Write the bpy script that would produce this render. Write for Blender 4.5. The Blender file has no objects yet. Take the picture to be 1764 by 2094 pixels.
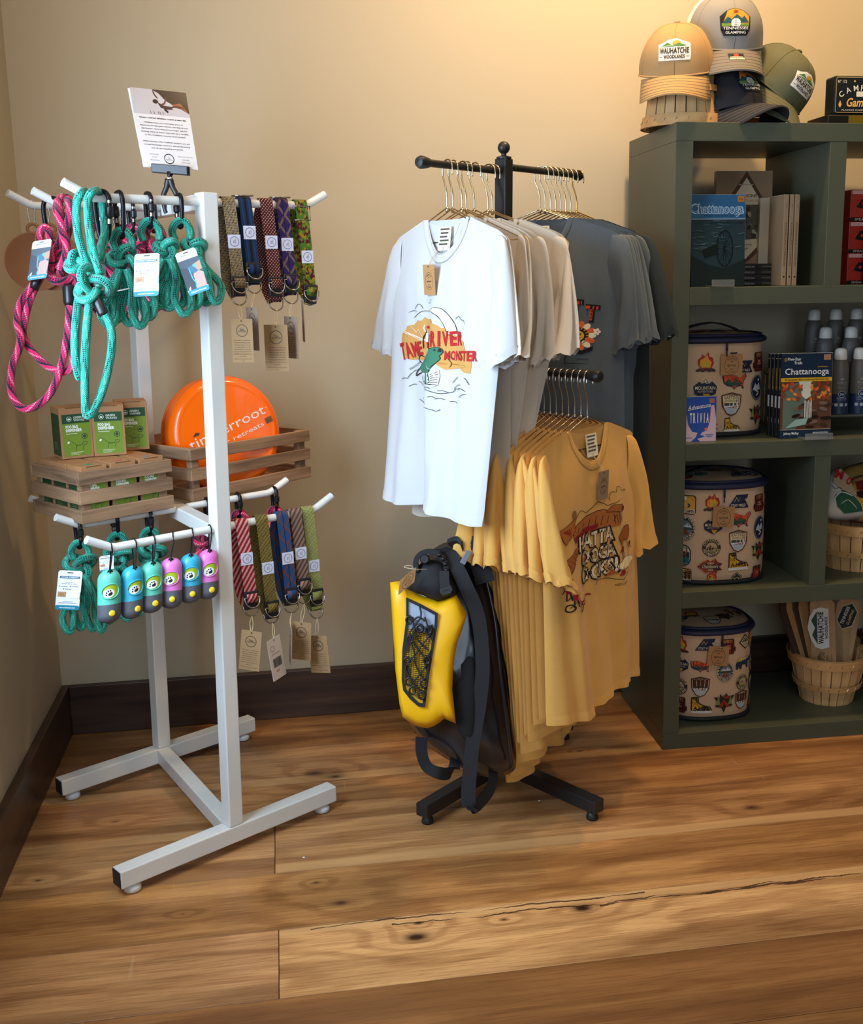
import bpy, bmesh, math, random
from mathutils import Vector, Matrix, Euler, noise, geometry
random.seed(7)
SC = bpy.context.scene
COL = SC.collection
PI = math.pi
def V(*a): return Vector(a)

# ------------------------------------------------------------------ camera
CAM = V(.5903, -2.8993, 1.1926); FPX = 2244.4; PCX, PCY = 955.7, 1006.8
YAW, PITCH, ROLL = .1676, .1949, -.0138
cf = V(math.sin(YAW)*math.cos(PITCH), math.cos(YAW)*math.cos(PITCH), -math.sin(PITCH))
cr0 = V(math.cos(YAW), -math.sin(YAW), 0); cu0 = cr0.cross(cf)
CR = cr0*math.cos(ROLL) + cu0*math.sin(ROLL); CU = cu0*math.cos(ROLL) - cr0*math.sin(ROLL); CF = cf
cam_d = bpy.data.cameras.new('camera'); cam = bpy.data.objects.new('camera', cam_d); COL.objects.link(cam)
mw = Matrix((CR, CU, -CF)).transposed().to_4x4(); mw.translation = CAM; cam.matrix_world = mw
cam_d.sensor_fit = 'VERTICAL'; cam_d.sensor_height = 24; cam_d.lens = 24*FPX/2094
cam_d.shift_x = -(PCX-882)/2094; cam_d.shift_y = (PCY-1047)/2094
cam_d.clip_start = .05; cam_d.clip_end = 60
SC.camera = cam

# ------------------------------------------------------------------ view, world, lights
SC.view_settings.view_transform = 'Standard'; SC.view_settings.look = 'None'
SC.view_settings.gamma = 1; SC.view_settings.use_curve_mapping = False
SC.view_settings.exposure = 0.0
W = bpy.data.worlds.new('world'); SC.world = W; W.use_nodes = True
W.node_tree.nodes['Background'].inputs[0].default_value = (.62, .78, 1, 1)
W.node_tree.nodes['Background'].inputs[1].default_value = 1.0
def area(name, loc, target, sx, sy, power, col, spread=PI):
    l = bpy.data.lights.new(name, 'AREA'); l.shape = 'RECTANGLE'; l.size = sx; l.size_y = sy
    l.energy = power; l.color = col; l.spread = spread
    o = bpy.data.objects.new(name, l); COL.objects.link(o); o.location = loc
    o.rotation_euler = (Vector(target)-Vector(loc)).to_track_quat('-Z', 'Y').to_euler()
    return o
# daylight through the left window; the front one is an unseen added fill
area('window_daylight', (-.10, -1.40, 1.28), (1.2, -1.15, .95), 0.7, .85, 34, (.60, .79, 1.0))
area('front_fill_light', (.75, -4.34, 1.35), (.9, 0, .75), 1.9, 1.2, 23, (.70, .85, 1.0))

def spot(name, loc, target, power, col, size, blend, rad):
    l = bpy.data.lights.new(name, 'SPOT'); l.energy = power; l.color = col; l.spot_size = size
    l.spot_blend = blend; l.shadow_soft_size = rad
    o = bpy.data.objects.new(name, l); COL.objects.link(o); o.location = loc
    o.rotation_euler = (Vector(target)-Vector(loc)).to_track_quat('-Z', 'Y').to_euler()
WARM = (1.0, .66, .33)
LAMPS = [((1.45, -.62, 2.56), (1.40, -.05, 1.65), 92), ((2.35, -.62, 2.56), (2.3, -.2, 1.6), 52), ((.55, -1.0, 2.56), (.80, 0, 1.75), 30)]
for i, (l_, t_, p_) in enumerate(LAMPS): spot('downlight_lamp', l_, t_, p_, WARM, 1.9, 1.0, .06)
area('ceiling_fill_light', (1.2, -2.0, 2.55), (1.2, -1.9, 0), 1.2, .6, 8, (1.0, .82, .60))  # warm overhead fill added to raise the ambient light, no fixture

# ------------------------------------------------------------------ geometry helpers
def lin(c):
    if isinstance(c, str): c = tuple(int(c[i:i+2], 16)/255 for i in (0, 2, 4))
    return tuple(((x/12.92) if x <= .04045 else ((x+.055)/1.055)**2.4) for x in c[:3])
def ray(px, py): return CR*((px-PCX)/FPX) - CU*((py-PCY)/FPX) + CF
def P(px, py, D): return CAM + ray(px, py)*D
def onz(px, py, z): d = ray(px, py); return CAM + d*((z-CAM.z)/d.z)
def tpx(p):
    d = Vector(p)-CAM; z = d.dot(CF); return (PCX+FPX*d.dot(CR)/z, PCY-FPX*d.dot(CU)/z, z)
XF = {}
class M:
    def __init__(s): s.v = []; s.f = []; s.m = []; s.uv = []; s.hasuv = False; s.cur = 0
    def face(s, idx, uv=None):
        s.f.append(tuple(idx)); s.m.append(s.cur); s.uv.append(uv)
        if uv: s.hasuv = True
    def box(s, c, d, R=None):
        n = len(s.v); c = Vector(c)
        for z in (-.5, .5):
            for x, y in ((-.5, -.5), (.5, -.5), (.5, .5), (-.5, .5)):
                p = V(x*d[0], y*d[1], z*d[2])
                if R: p = R @ p
                s.v.append(c+p)
        for q in ((0, 3, 2, 1), (4, 5, 6, 7), (0, 1, 5, 4), (1, 2, 6, 5), (2, 3, 7, 6), (3, 0, 4, 7)): s.face([n+i for i in q])
        return s
    def box2(s, a, b):
        return s.box([(a[i]+b[i])/2 for i in range(3)], [abs(b[i]-a[i]) for i in range(3)])
    def bar(s, a, b, w, h=None, up=(0, 0, 1)):
        a = Vector(a); b = Vector(b); d = (b-a).normalized(); u = Vector(up)
        if abs(d.dot(u)) > .97: u = V(0, 1, 0) if up == (0, 0, 1) else V(0, 0, 1)
        x = d.cross(u).normalized(); u = x.cross(d)
        R = Matrix((d, x, u)).transposed(); h = h or w
        return s.box((a+b)/2, ((b-a).length, w, h), R)
    def tube(s, pts, r, n=10, closed=False, cap=True, sq=1.0, upv=None):
        pts = [Vector(p) for p in pts]; N = len(pts)
        rad = r if isinstance(r, (list, tuple)) else [r]*N
        base = len(s.v); T = []
        for i in range(N):
            a = pts[(i-1) % N] if (closed or i > 0) else pts[i]; b = pts[(i+1) % N] if (closed or i < N-1) else pts[i]
            t = (b-a); T.append(t.normalized() if t.length > 1e-9 else V(0, 0, 1))
        u = V(0, 0, 1) if upv is None else Vector(upv)
        if abs(T[0].dot(u)) > .95: u = V(1, 0, 0)
        L = 0; Ls = []
        for i in range(N):
            if i: L += (pts[i]-pts[i-1]).length
            Ls.append(L)
            u = (u - T[i]*u.dot(T[i]))
            u = u.normalized() if u.length > 1e-6 else T[i].orthogonal().normalized()
            w = T[i].cross(u)
            for j in range(n):
                a = 2*PI*j/n; s.v.append(pts[i] + u*(math.cos(a)*rad[i]) + w*(math.sin(a)*rad[i]*sq))
        seg = N if closed else N-1
        for i in range(seg):
            i2 = (i+1) % N; la = Ls[i]; lb = Ls[i2] if i2 else L+(pts[0]-pts[-1]).length
            for j in range(n):
                j2 = (j+1) % n
                s.face([base+i*n+j, base+i*n+j2, base+i2*n+j2, base+i2*n+j], [(j/n, la), ((j+1)/n, la), ((j+1)/n, lb), (j/n, lb)])
        if cap and not closed:
            s.face([base+j for j in reversed(range(n))], [(0, 0)]*n); s.face([base+(N-1)*n+j for j in range(n)], [(0, 0)]*n)
        return s
    def lathe(s, prof, n=24, c=(0, 0, 0), R=None, sx=1, sy=1, cap=True):
        c = Vector(c); base = len(s.v)
        for (r, z) in prof:
            for j in range(n):
                a = 2*PI*j/n; p = V(math.cos(a)*r*sx, math.sin(a)*r*sy, z)
                if R: p = R @ p
                s.v.append(c+p)
        for i in range(len(prof)-1):
            for j in range(n):
                j2 = (j+1) % n; s.face([base+i*n+j, base+i*n+j2, base+(i+1)*n+j2, base+(i+1)*n+j])
        if cap:
            if prof[0][0] > 1e-5: s.face([base+j for j in reversed(range(n))])
            if prof[-1][0] > 1e-5: s.face([base+(len(prof)-1)*n+j for j in range(n)])
        return s
    def grid(s, fn, nu, nv, uv=None, flip=False):
        base = len(s.v)
        for i in range(nu+1):
            for j in range(nv+1): s.v.append(Vector(fn(i/nu, j/nv)))
        for i in range(nu):
            for j in range(nv):
                a = base+i*(nv+1)+j; q = [a, a+nv+1, a+nv+2, a+1]
                u = [(i/nu, j/nv), ((i+1)/nu, j/nv), ((i+1)/nu, (j+1)/nv), (i/nu, (j+1)/nv)]
                if uv: u = [(x*uv[0], y*uv[1]) for x, y in u]
                if flip: q.reverse(); u.reverse()
                s.face(q, u)
        return s
    def ribbon(s, pts, w, side, t=.002):
        """flat strap with thickness; side = width direction (one or per point)"""
        pts = [Vector(p) for p in pts]; base = len(s.v); N = len(pts); L = 0; Ls = [0]
        for i in range(1, N): L += (pts[i]-pts[i-1]).length; Ls.append(L)
        for i in range(N):
            T = (pts[min(i+1, N-1)]-pts[max(i-1, 0)]).normalized()
            sd = Vector(side[i] if isinstance(side, list) else side); sd = (sd-T*sd.dot(T)).normalized(); nn = T.cross(sd)
            for a, b in ((-.5, .5), (.5, .5), (.5, -.5), (-.5, -.5)): s.v.append(pts[i]+sd*w*a+nn*t*b)
        for i in range(N-1):
            for j in range(4):
                j2 = (j+1) % 4; ua, ub = ((0, 1), (1, 1), (1, 0), (0, 0))[j]
                s.face([base+i*4+j, base+i*4+j2, base+(i+1)*4+j2, base+(i+1)*4+j], [(ua, Ls[i]), (ub, Ls[i]), (ub, Ls[i+1]), (ua, Ls[i+1])])
        s.face([base+3, base+2, base+1, base], [(0, 0)]*4); e = base+(N-1)*4; s.face([e, e+1, e+2, e+3], [(0, 0)]*4)
        return s
    def prism(s, poly, fr, z0, z1):
        """extrude 2D polygon; fr(x,y,z)->3D"""
        n = len(poly); b = len(s.v)
        for z in (z0, z1):
            for x, y in poly: s.v.append(Vector(fr(x, y, z)))
        s.face([b+n+i for i in range(n)]); s.face([b+i for i in reversed(range(n))])
        for i in range(n):
            j = (i+1) % n; s.face([b+i, b+j, b+n+j, b+n+i])
        return s
    def pillow(s, outline, front, back, nrm, rings=7, p=.5, ctr=None):
        """closed puffed body from a 3D outline; front/back thickness along nrm"""
        N = len(outline); o = [Vector(q) for q in outline]; c = Vector(ctr) if ctr else sum(o, V(0, 0, 0))/N; nrm = Vector(nrm).normalized()
        b = len(s.v); s.v += o; prev = list(range(b, b+N)); start = prev[:]
        for side, th in ((1, front), (-1, back)):
            prev = start[:]
            for k in range(1, rings+1):
                f = 1-(k/rings); h = (1-f*f)**p*th*side; cur = []
                if k == rings:
                    s.v.append(c+nrm*h); ci = len(s.v)-1
                    for j in range(N):
                        q = [prev[j], prev[(j+1) % N], ci]
                        if side < 0: q.reverse()
                        s.face(q)
                    break
                for j in range(N): s.v.append(c+(o[j]-c)*f+nrm*h); cur.append(len(s.v)-1)
                for j in range(N):
                    q = [prev[j], prev[(j+1) % N], cur[(j+1) % N], cur[j]]
                    if side < 0: q.reverse()
                    s.face(q)
                prev = cur
        return s
def spl(pts, k=6, closed=False):
    pts = [Vector(p) for p in pts]; n = len(pts); out = []
    rng = range(n) if closed else range(n-1)
    for i in rng:
        if closed: a, b, c, d = pts[(i-1) % n], pts[i], pts[(i+1) % n], pts[(i+2) % n]
        else: a, b, c, d = pts[max(i-1, 0)], pts[i], pts[i+1], pts[min(i+2, n-1)]
        for j in range(k):
            t = j/k; out.append(.5*((2*b)+(c-a)*t+(2*a-5*b+4*c-d)*t*t+(3*b-a-3*c+d)*t*t*t))
    if not closed: out.append(pts[-1])
    return out
def obj(name, mb, mats, parent=None, smooth=False, world=True, bevel=0, auto=None, subd=0):
    me = bpy.data.meshes.new(name)
    inv = XF[parent.name].inverted() if (parent and world) else None
    vs = [inv @ Vector(p) for p in mb.v] if inv else mb.v
    me.from_pydata([tuple(p) for p in vs], [], mb.f)
    mats = mats if isinstance(mats, (list, tuple)) else [mats]
    for m in mats: me.materials.append(m)
    if max(mb.m, default=0): me.polygons.foreach_set('material_index', mb.m)
    if mb.hasuv:
        ul = me.uv_layers.new(name='UVMap'); k = 0; dat = []
        for f, u in zip(mb.f, mb.uv):
            dat += [c for q in (u if u else [(0, 0)]*len(f)) for c in q]
        ul.data.foreach_set('uv', dat)
    if smooth: me.shade_smooth()
    if auto is not None and smooth: me.set_sharp_from_angle(angle=auto)
    me.update()
    o = bpy.data.objects.new(name, me); COL.objects.link(o)
    if parent: o.parent = parent; XF[o.name] = XF[parent.name]
    else: XF[o.name] = Matrix.Identity(4)
    if bevel:
        b = o.modifiers.new('bevel', 'BEVEL'); b.width = bevel; b.segments = 2; b.limit_method = 'ANGLE'; b.angle_limit = .6
    if subd:
        b = o.modifiers.new('sub', 'SUBSURF'); b.levels = subd; b.render_levels = subd
    return o
def tag(o, label, cat=None, group=None, kind=None):
    if label: o['label'] = label
    if cat: o['category'] = cat
    if group: o['group'] = group
    if kind: o['kind'] = kind
    return o
def thing(name, label, cat, loc=(0, 0, 0), rz=0, group=None, rot=None):
    o = bpy.data.objects.new(name, None); COL.objects.link(o); o.empty_display_size = .05
    o.location = loc; e = Euler(rot) if rot else Euler((0, 0, rz)); o.rotation_euler = e
    XF[o.name] = Matrix.Translation(Vector(loc)) @ e.to_matrix().to_4x4()
    return tag(o, label, cat, group)
def dup(root, label=None, loc=None, rz=None, rot=None, group=None):
    r = root.copy(); COL.objects.link(r)
    if loc is not None: r.location = loc
    if rot is not None: r.rotation_euler = rot
    elif rz is not None: r.rotation_euler = (0, 0, rz)
    if label: r['label'] = label
    if group: r['group'] = group
    XF[r.name] = Matrix.Translation(r.location) @ r.rotation_euler.to_matrix().to_4x4()
    def rec(a, b):
        for ch in list(a.children):
            c = ch.copy(); COL.objects.link(c); c.parent = b; XF[c.name] = XF[r.name]; rec(ch, c)
    rec(root, r)
    return r
# ------------------------------------------------------------------ materials
MC = {}
def mat(name, col, rough=.6, metal=0, bump=0, bscale=200, var=0, vscale=8, spec=.5, coat=0, sheen=0, trans=0, emit=0):
    if name in MC: return MC[name]
    m = bpy.data.materials.new(name); m.use_nodes = True; nt = m.node_tree; b = nt.nodes['Principled BSDF']
    c = (*lin(col), 1); b.inputs['Base Color'].default_value = c; b.inputs['Roughness'].default_value = rough
    b.inputs['Metallic'].default_value = metal; b.inputs['Specular IOR Level'].default_value = spec
    b.inputs['Coat Weight'].default_value = coat; b.inputs['Sheen Weight'].default_value = sheen
    if sheen: b.inputs['Sheen Roughness'].default_value = .6
    b.inputs['Transmission Weight'].default_value = trans
    if emit: b.inputs['Emission Color'].default_value = c; b.inputs['Emission Strength'].default_value = emit
    if bump or var:
        tc = nt.nodes.new('ShaderNodeTexCoord')
    if bump:
        n = nt.nodes.new('ShaderNodeTexNoise'); n.inputs['Scale'].default_value = bscale; n.inputs['Detail'].default_value = 3
        bp = nt.nodes.new('ShaderNodeBump'); bp.inputs['Strength'].default_value = bump; bp.inputs['Distance'].default_value = .002
        nt.links.new(tc.outputs['Object'], n.inputs['Vector']); nt.links.new(n.outputs['Fac'], bp.inputs['Height']); nt.links.new(bp.outputs[0], b.inputs['Normal'])
    if var:
        n = nt.nodes.new('ShaderNodeTexNoise'); n.inputs['Scale'].default_value = vscale; n.inputs['Detail'].default_value = 4
        mx = nt.nodes.new('ShaderNodeMix'); mx.data_type = 'RGBA'
        mx.inputs[6].default_value = tuple(x*(1-var) for x in c[:3])+(1,); mx.inputs[7].default_value = tuple(min(1, x*(1+var)) for x in c[:3])+(1,)
        nt.links.new(tc.outputs['Object'], n.inputs['Vector']); nt.links.new(n.outputs['Fac'], mx.inputs[0]); nt.links.new(mx.outputs[2], b.inputs['Base Color'])
    MC[name] = m; return m
class NT:
    """small node helper"""
    def __init__(s, name, rough=.6, spec=.5, coat=0):
        s.m = bpy.data.materials.new(name); s.m.use_nodes = True; s.nt = s.m.node_tree; s.b = s.nt.nodes['Principled BSDF']
        s.b.inputs['Roughness'].default_value = rough; s.b.inputs['Specular IOR Level'].default_value = spec; s.b.inputs['Coat Weight'].default_value = coat
        MC[name] = s.m
    def n(s, t, **k):
        x = s.nt.nodes.new(t)
        for a, v in k.items(): setattr(x, a, v)
        return x
    def l(s, a, b): s.nt.links.new(a, b)
    def val(s, x, inp):
        if isinstance(x, (int, float)): inp.default_value = x
        else: s.l(x, inp)
    def math(s, op, a, b=0, c=None):
        x = s.n('ShaderNodeMath', operation=op); s.val(a, x.inputs[0]); s.val(b, x.inputs[1])
        if c is not None: s.val(c, x.inputs[2])
        return x.outputs[0]
    def mix(s, f, a, b, bt='MIX'):
        x = s.n('ShaderNodeMix'); x.data_type = 'RGBA'; x.blend_type = bt; s.val(f, x.inputs[0])
        for v, i in ((a, 6), (b, 7)):
            if isinstance(v, (str, tuple)): x.inputs[i].default_value = (*lin(v), 1)
            else: s.l(v, x.inputs[i])
        return x.outputs[2]
    def noise(s, vec, scale, detail=3, rough=.5, dist=0):
        x = s.n('ShaderNodeTexNoise'); x.inputs['Scale'].default_value = scale; x.inputs['Detail'].default_value = detail
        x.inputs['Roughness'].default_value = rough; x.inputs['Distortion'].default_value = dist
        s.l(vec, x.inputs['Vector']); return x.outputs['Fac']
    def mapping(s, vec, scale=(1, 1, 1), loc=(0, 0, 0), rot=(0, 0, 0)):
        x = s.n('ShaderNodeMapping'); x.inputs['Scale'].default_value = scale; x.inputs['Location'].default_value = loc; x.inputs['Rotation'].default_value = rot
        s.l(vec, x.inputs['Vector']); return x.outputs[0]
    def ramp(s, f, stops):
        x = s.n('ShaderNodeValToRGB'); cr = x.color_ramp
        while len(cr.elements) < len(stops): cr.elements.new(.5)
        for e, (p, c) in zip(cr.elements, stops): e.position = p; e.color = (*lin(c), 1) if not isinstance(c, (int, float)) else (c, c, c, 1)
        s.l(f, x.inputs[0]); return x.outputs[0]
    def smooth(s, f, a, b):
        x = s.n('ShaderNodeMapRange'); x.interpolation_type = 'SMOOTHSTEP'; s.l(f, x.inputs[0]); x.inputs[1].default_value = a; x.inputs[2].default_value = b
        return x.outputs[0]
    def bump(s, h, st=.3, d=.002):
        x = s.n('ShaderNodeBump'); x.inputs['Strength'].default_value = st; x.inputs['Distance'].default_value = d
        s.l(h, x.inputs['Height']); s.l(x.outputs[0], s.b.inputs['Normal'])
    def xyz(s, vec):
        x = s.n('ShaderNodeSeparateXYZ'); s.l(vec, x.inputs[0]); return x.outputs
    def comb(s, x, y, z=0):
        c = s.n('ShaderNodeCombineXYZ'); s.val(x, c.inputs[0]); s.val(y, c.inputs[1]); s.val(z, c.inputs[2]); return c.outputs[0]
    def base(s, c): s.l(c, s.b.inputs['Base Color'])
def tc(s, k='Object'): return s.n('ShaderNodeTexCoord').outputs[k]

# floor planks: colour per object, long grain along x, knots and cracks where the boards have them
def plank_material():
    s = NT('plank_wood', .34, .5)
    geo = s.n('ShaderNodeNewGeometry').outputs['Position']; oi = s.n('ShaderNodeObjectInfo')
    X = s.xyz(geo)
    off = s.math('MULTIPLY', oi.outputs['Random'], 37.0)
    v = s.comb(X[0], X[1], off)
    wob = s.noise(s.mapping(v, (1.3, 7, 1)), 1.6, 3, .5)
    # knots bend the grain
    knots = [(.79, -1.085, .018, 1), (1.115, -1.052, .017, 1), (.66, -.945, .02, .7), (.63, -.36, .022, .8), (1.60, -.735, .018, .7), (.62, -1.36, .012, .5), (.06, -.745, .010, .7), (.96, -1.06, .006, .8), (.18, -.52, .008, .6), (.68, -.39, .012, .7),
             (.36, -.925, .006, .6), (.615, -.862, .010, .7), (1.30, -.365, .007, .8), (.855, -.40, .03, .35), (1.72, -1.34, .014, .6), (.80, -1.04, .005, .9)]
    ktot = None; kring = None
    for (kx, ky, kr, ks) in knots:
        dx = s.math('MULTIPLY', s.math('SUBTRACT', X[0], kx), .55); dy = s.math('SUBTRACT', X[1], ky)
        d = s.math('SQRT', s.math('ADD', s.math('MULTIPLY', dx, dx), s.math('MULTIPLY', dy, dy)))
        d = s.math('MULTIPLY_ADD', s.math('SUBTRACT', wob, .5), kr*.8, d)
        e = s.math('MULTIPLY', s.math('EXPONENT', s.math('MULTIPLY', d, -1/kr)), ks)
        ktot = e if ktot is None else s.math('ADD', ktot, e)
        g = s.math('MULTIPLY', s.math('EXPONENT', s.math('MULTIPLY', d, -.28/kr)), ks*.9)
        kring = g if kring is None else s.math('ADD', kring, g)
    warp = s.math('ADD', s.math('MULTIPLY', wob, 1.5), s.math('MULTIPLY', kring, 1.6))
    g1 = s.math('SINE', s.math('MULTIPLY_ADD', X[1], 46, s.math('MULTIPLY', warp, 13)))
    g1 = s.smooth(g1, -.2, 1)
    fine = s.noise(s.mapping(v, (6, 150, 1)), 2, 5, .6)
    broad = s.noise(s.mapping(v, (.7, 9, 1)), 1.3, 4, .55)
    lightc = s.mix(1.0, oi.outputs['Color'], (1.0, .93, .84), 'MULTIPLY')
    darkc = s.mix(1.0, oi.outputs['Color'], (.74, .65, .56), 'MULTIPLY')
    c = s.mix(s.smooth(broad, .36, .66), lightc, darkc)
    c = s.mix(s.math('MULTIPLY', g1, .38), c, s.mix(1.0, c, (.66, .54, .44), 'MULTIPLY'))
    fine2 = s.noise(s.mapping(v, (2.5, 330, 1)), 2, 3, .55)
    c = s.mix(s.math('MULTIPLY', s.smooth(fine2, .50, .62), .22), c, s.mix(1.0, c, (.62, .50, .42), 'MULTIPLY'))
    c = s.mix(s.math('MULTIPLY', s.smooth(fine, .46, .62), .38), c, s.mix(1.0, c, (.68, .58, .5), 'MULTIPLY'))
    # pale sapwood strips along some edges
    for (y0, y1, x0, x1) in ((-1.014, -1.036, .541, 3), (-.779, -.8095, .534, 3), (-.372, -.404, .0, .95), (-.60, -.635, 0, .53), (-.40, -.372, 1.0, 1.7)):
        yy = s.math('MULTIPLY_ADD', s.math('SUBTRACT', wob, .5), .03, X[1]); a, b2 = min(y0, y1), max(y0, y1)
        k = s.math('MULTIPLY', s.smooth(yy, a-.006, a+.004), s.math('SUBTRACT', 1, s.smooth(yy, b2-.003, b2+.006)))
        k = s.math('MULTIPLY', k, s.math('MULTIPLY', s.math('GREATER_THAN', X[0], x0), s.math('LESS_THAN', X[0], x1)))
        c = s.mix(s.math('MULTIPLY', k, .6), c, (.83, .64, .42))
    # dark heart band in the front board
    k = s.math('MULTIPLY', s.smooth(s.math('MULTIPLY_ADD', s.math('SUBTRACT', wob, .5), .10, X[1]), -1.165, -1.235), 1)
    c = s.mix(s.math('MULTIPLY', k, .35), c, (.42, .27, .15))
    c = s.mix(s.smooth(ktot, .22, .8), c, (.20, .10, .06))
    # long cracks with black lines
    jag = s.noise(s.mapping(v, (3.2, 1, 1)), 2.0, 6, .65)
    for (y0, x0, x1, am, w) in ((-1.021, .60, 1.25, .02, .0011), (-1.04, .75, 1.7, .03, .0010), (-1.045, 1.15, 2.0, .02, .0012)):
        d = s.math('ABSOLUTE', s.math('SUBTRACT', X[1], s.math('MULTIPLY_ADD', s.math('SUBTRACT', jag, .5), am*2, y0)))
        br = s.noise(s.mapping(v, (5, 1, 1), (x0, 0, 0)), 1.5, 2)
        ww = s.math('MULTIPLY', s.smooth(br, .40, .62), w*2.2)
        k = s.math('MULTIPLY', s.math('LESS_THAN', d, ww), s.math('MULTIPLY', s.math('GREATER_THAN', X[0], x0), s.math('LESS_THAN', X[0], x1)))
        c = s.mix(s.math('MULTIPLY', k, .85), c, (.12, .07, .06))
    # little scratches and specks
    sc1 = s.noise(s.mapping(v, (25, 2.5, 1), rot=(0, 0, .9)), 2.2, 1); k = s.smooth(sc1, .78, .80)
    c = s.mix(s.math('MULTIPLY', k, .12), c, (.9, .78, .62))
    s.base(c)
    s.bump(s.math('ADD', s.math('MULTIPLY', fine, .5), s.math('MULTIPLY', g1, .2)), .12, .001)
    r = s.math('MULTIPLY_ADD', broad, .22, .24); s.l(r, s.b.inputs['Roughness'])
    return s.m
def stained(name, c1, c2, axis=0, rough=.45, sc=1):
    if name in MC: return MC[name]
    s = NT(name, rough); o = tc(s); sc3 = [60*sc]*3; sc3[axis] = 3*sc
    n1 = s.noise(s.mapping(o, sc3), 1, 5, .6, .4); sc4 = [14*sc]*3; sc4[axis] = 1.2*sc
    n2 = s.noise(s.mapping(o, sc4), 1, 3, .5, 1.2)
    f = s.math('ADD', s.math('MULTIPLY', n1, .5), s.math('MULTIPLY', n2, .5))
    s.base(s.ramp(f, [(.34, c1), (.62, c2)])); s.bump(n1, .25, .001); return s.m
def wall_paint():
    s = NT('wall_paint', .55, .35); o = tc(s)
    n = s.noise(o, 260, 3); s.base(s.mix(s.math('MULTIPLY', s.noise(o, 1.5, 2), .3), (.72, .67, .57), (.69, .64, .54))); s.bump(n, .10, .001); return s.m
def rope_mat(name, main, fleck, kind):
    s = NT(name, .55, .35); u = s.xyz(tc(s, 'UV'))
    K = 14.0; Fq = 300.0
    a = s.math('MULTIPLY', u[0], K); b = s.math('MULTIPLY', u[1], Fq)
    p = s.math('ADD', a, b); q = s.math('SUBTRACT', a, b)
    ch = s.n('ShaderNodeTexChecker'); ch.inputs['Scale'].default_value = 1.0; s.l(s.comb(p, q, .5), ch.inputs['Vector']); chk = ch.outputs['Fac']
    hgt = s.math('MULTIPLY', s.math('ABSOLUTE', s.math('SINE', s.math('MULTIPLY', p, PI))), s.math('ABSOLUTE', s.math('SINE', s.math('MULTIPLY', q, PI))))
    if kind == 'teal':
        z = s.math('ABSOLUTE', s.math('SUBTRACT', s.math('FRACT', s.math('MULTIPLY_ADD', u[1], 9, s.math('MULTIPLY', u[0], 2))), .5))
        z2 = s.math('ABSOLUTE', s.math('SUBTRACT', s.math('FRACT', s.math('MULTIPLY_ADD', u[1], -9, s.math('MULTIPLY', u[0], 2))), .5))
        m = s.math('MULTIPLY', s.math('GREATER_THAN', s.math('MAXIMUM', z, z2), .40), chk)
        c = s.mix(m, main, fleck)
        w = s.math('MULTIPLY', s.math('LESS_THAN', s.math('MINIMUM', z, z2), .035), s.math('SUBTRACT', 1, chk)); c = s.mix(s.math('MULTIPLY', w, .5), c, (.7, .95, .9))
    else:
        bd = s.math('FRACT', s.math('MULTIPLY_ADD', u[1], 22, s.math('MULTIPLY', u[0], 2)))
        m = s.math('MULTIPLY', s.math('GREATER_THAN', bd, .52), s.math('MAXIMUM', chk, s.math('GREATER_THAN', bd, .8)))
        c = s.mix(m, main, fleck)
        w = s.math('MULTIPLY', s.math('MULTIPLY', s.math('GREATER_THAN', bd, .30), s.math('LESS_THAN', bd, .46)), s.math('SUBTRACT', 1, chk)); c = s.mix(s.math('MULTIPLY', w, .7), c, (.95, .72, .78))
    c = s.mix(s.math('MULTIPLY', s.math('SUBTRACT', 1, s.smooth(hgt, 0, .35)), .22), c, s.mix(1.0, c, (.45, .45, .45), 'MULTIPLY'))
    s.base(c); s.bump(hgt, .6, .0015); s.b.inputs['Sheen Weight'].default_value = .2; return s.m
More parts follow.
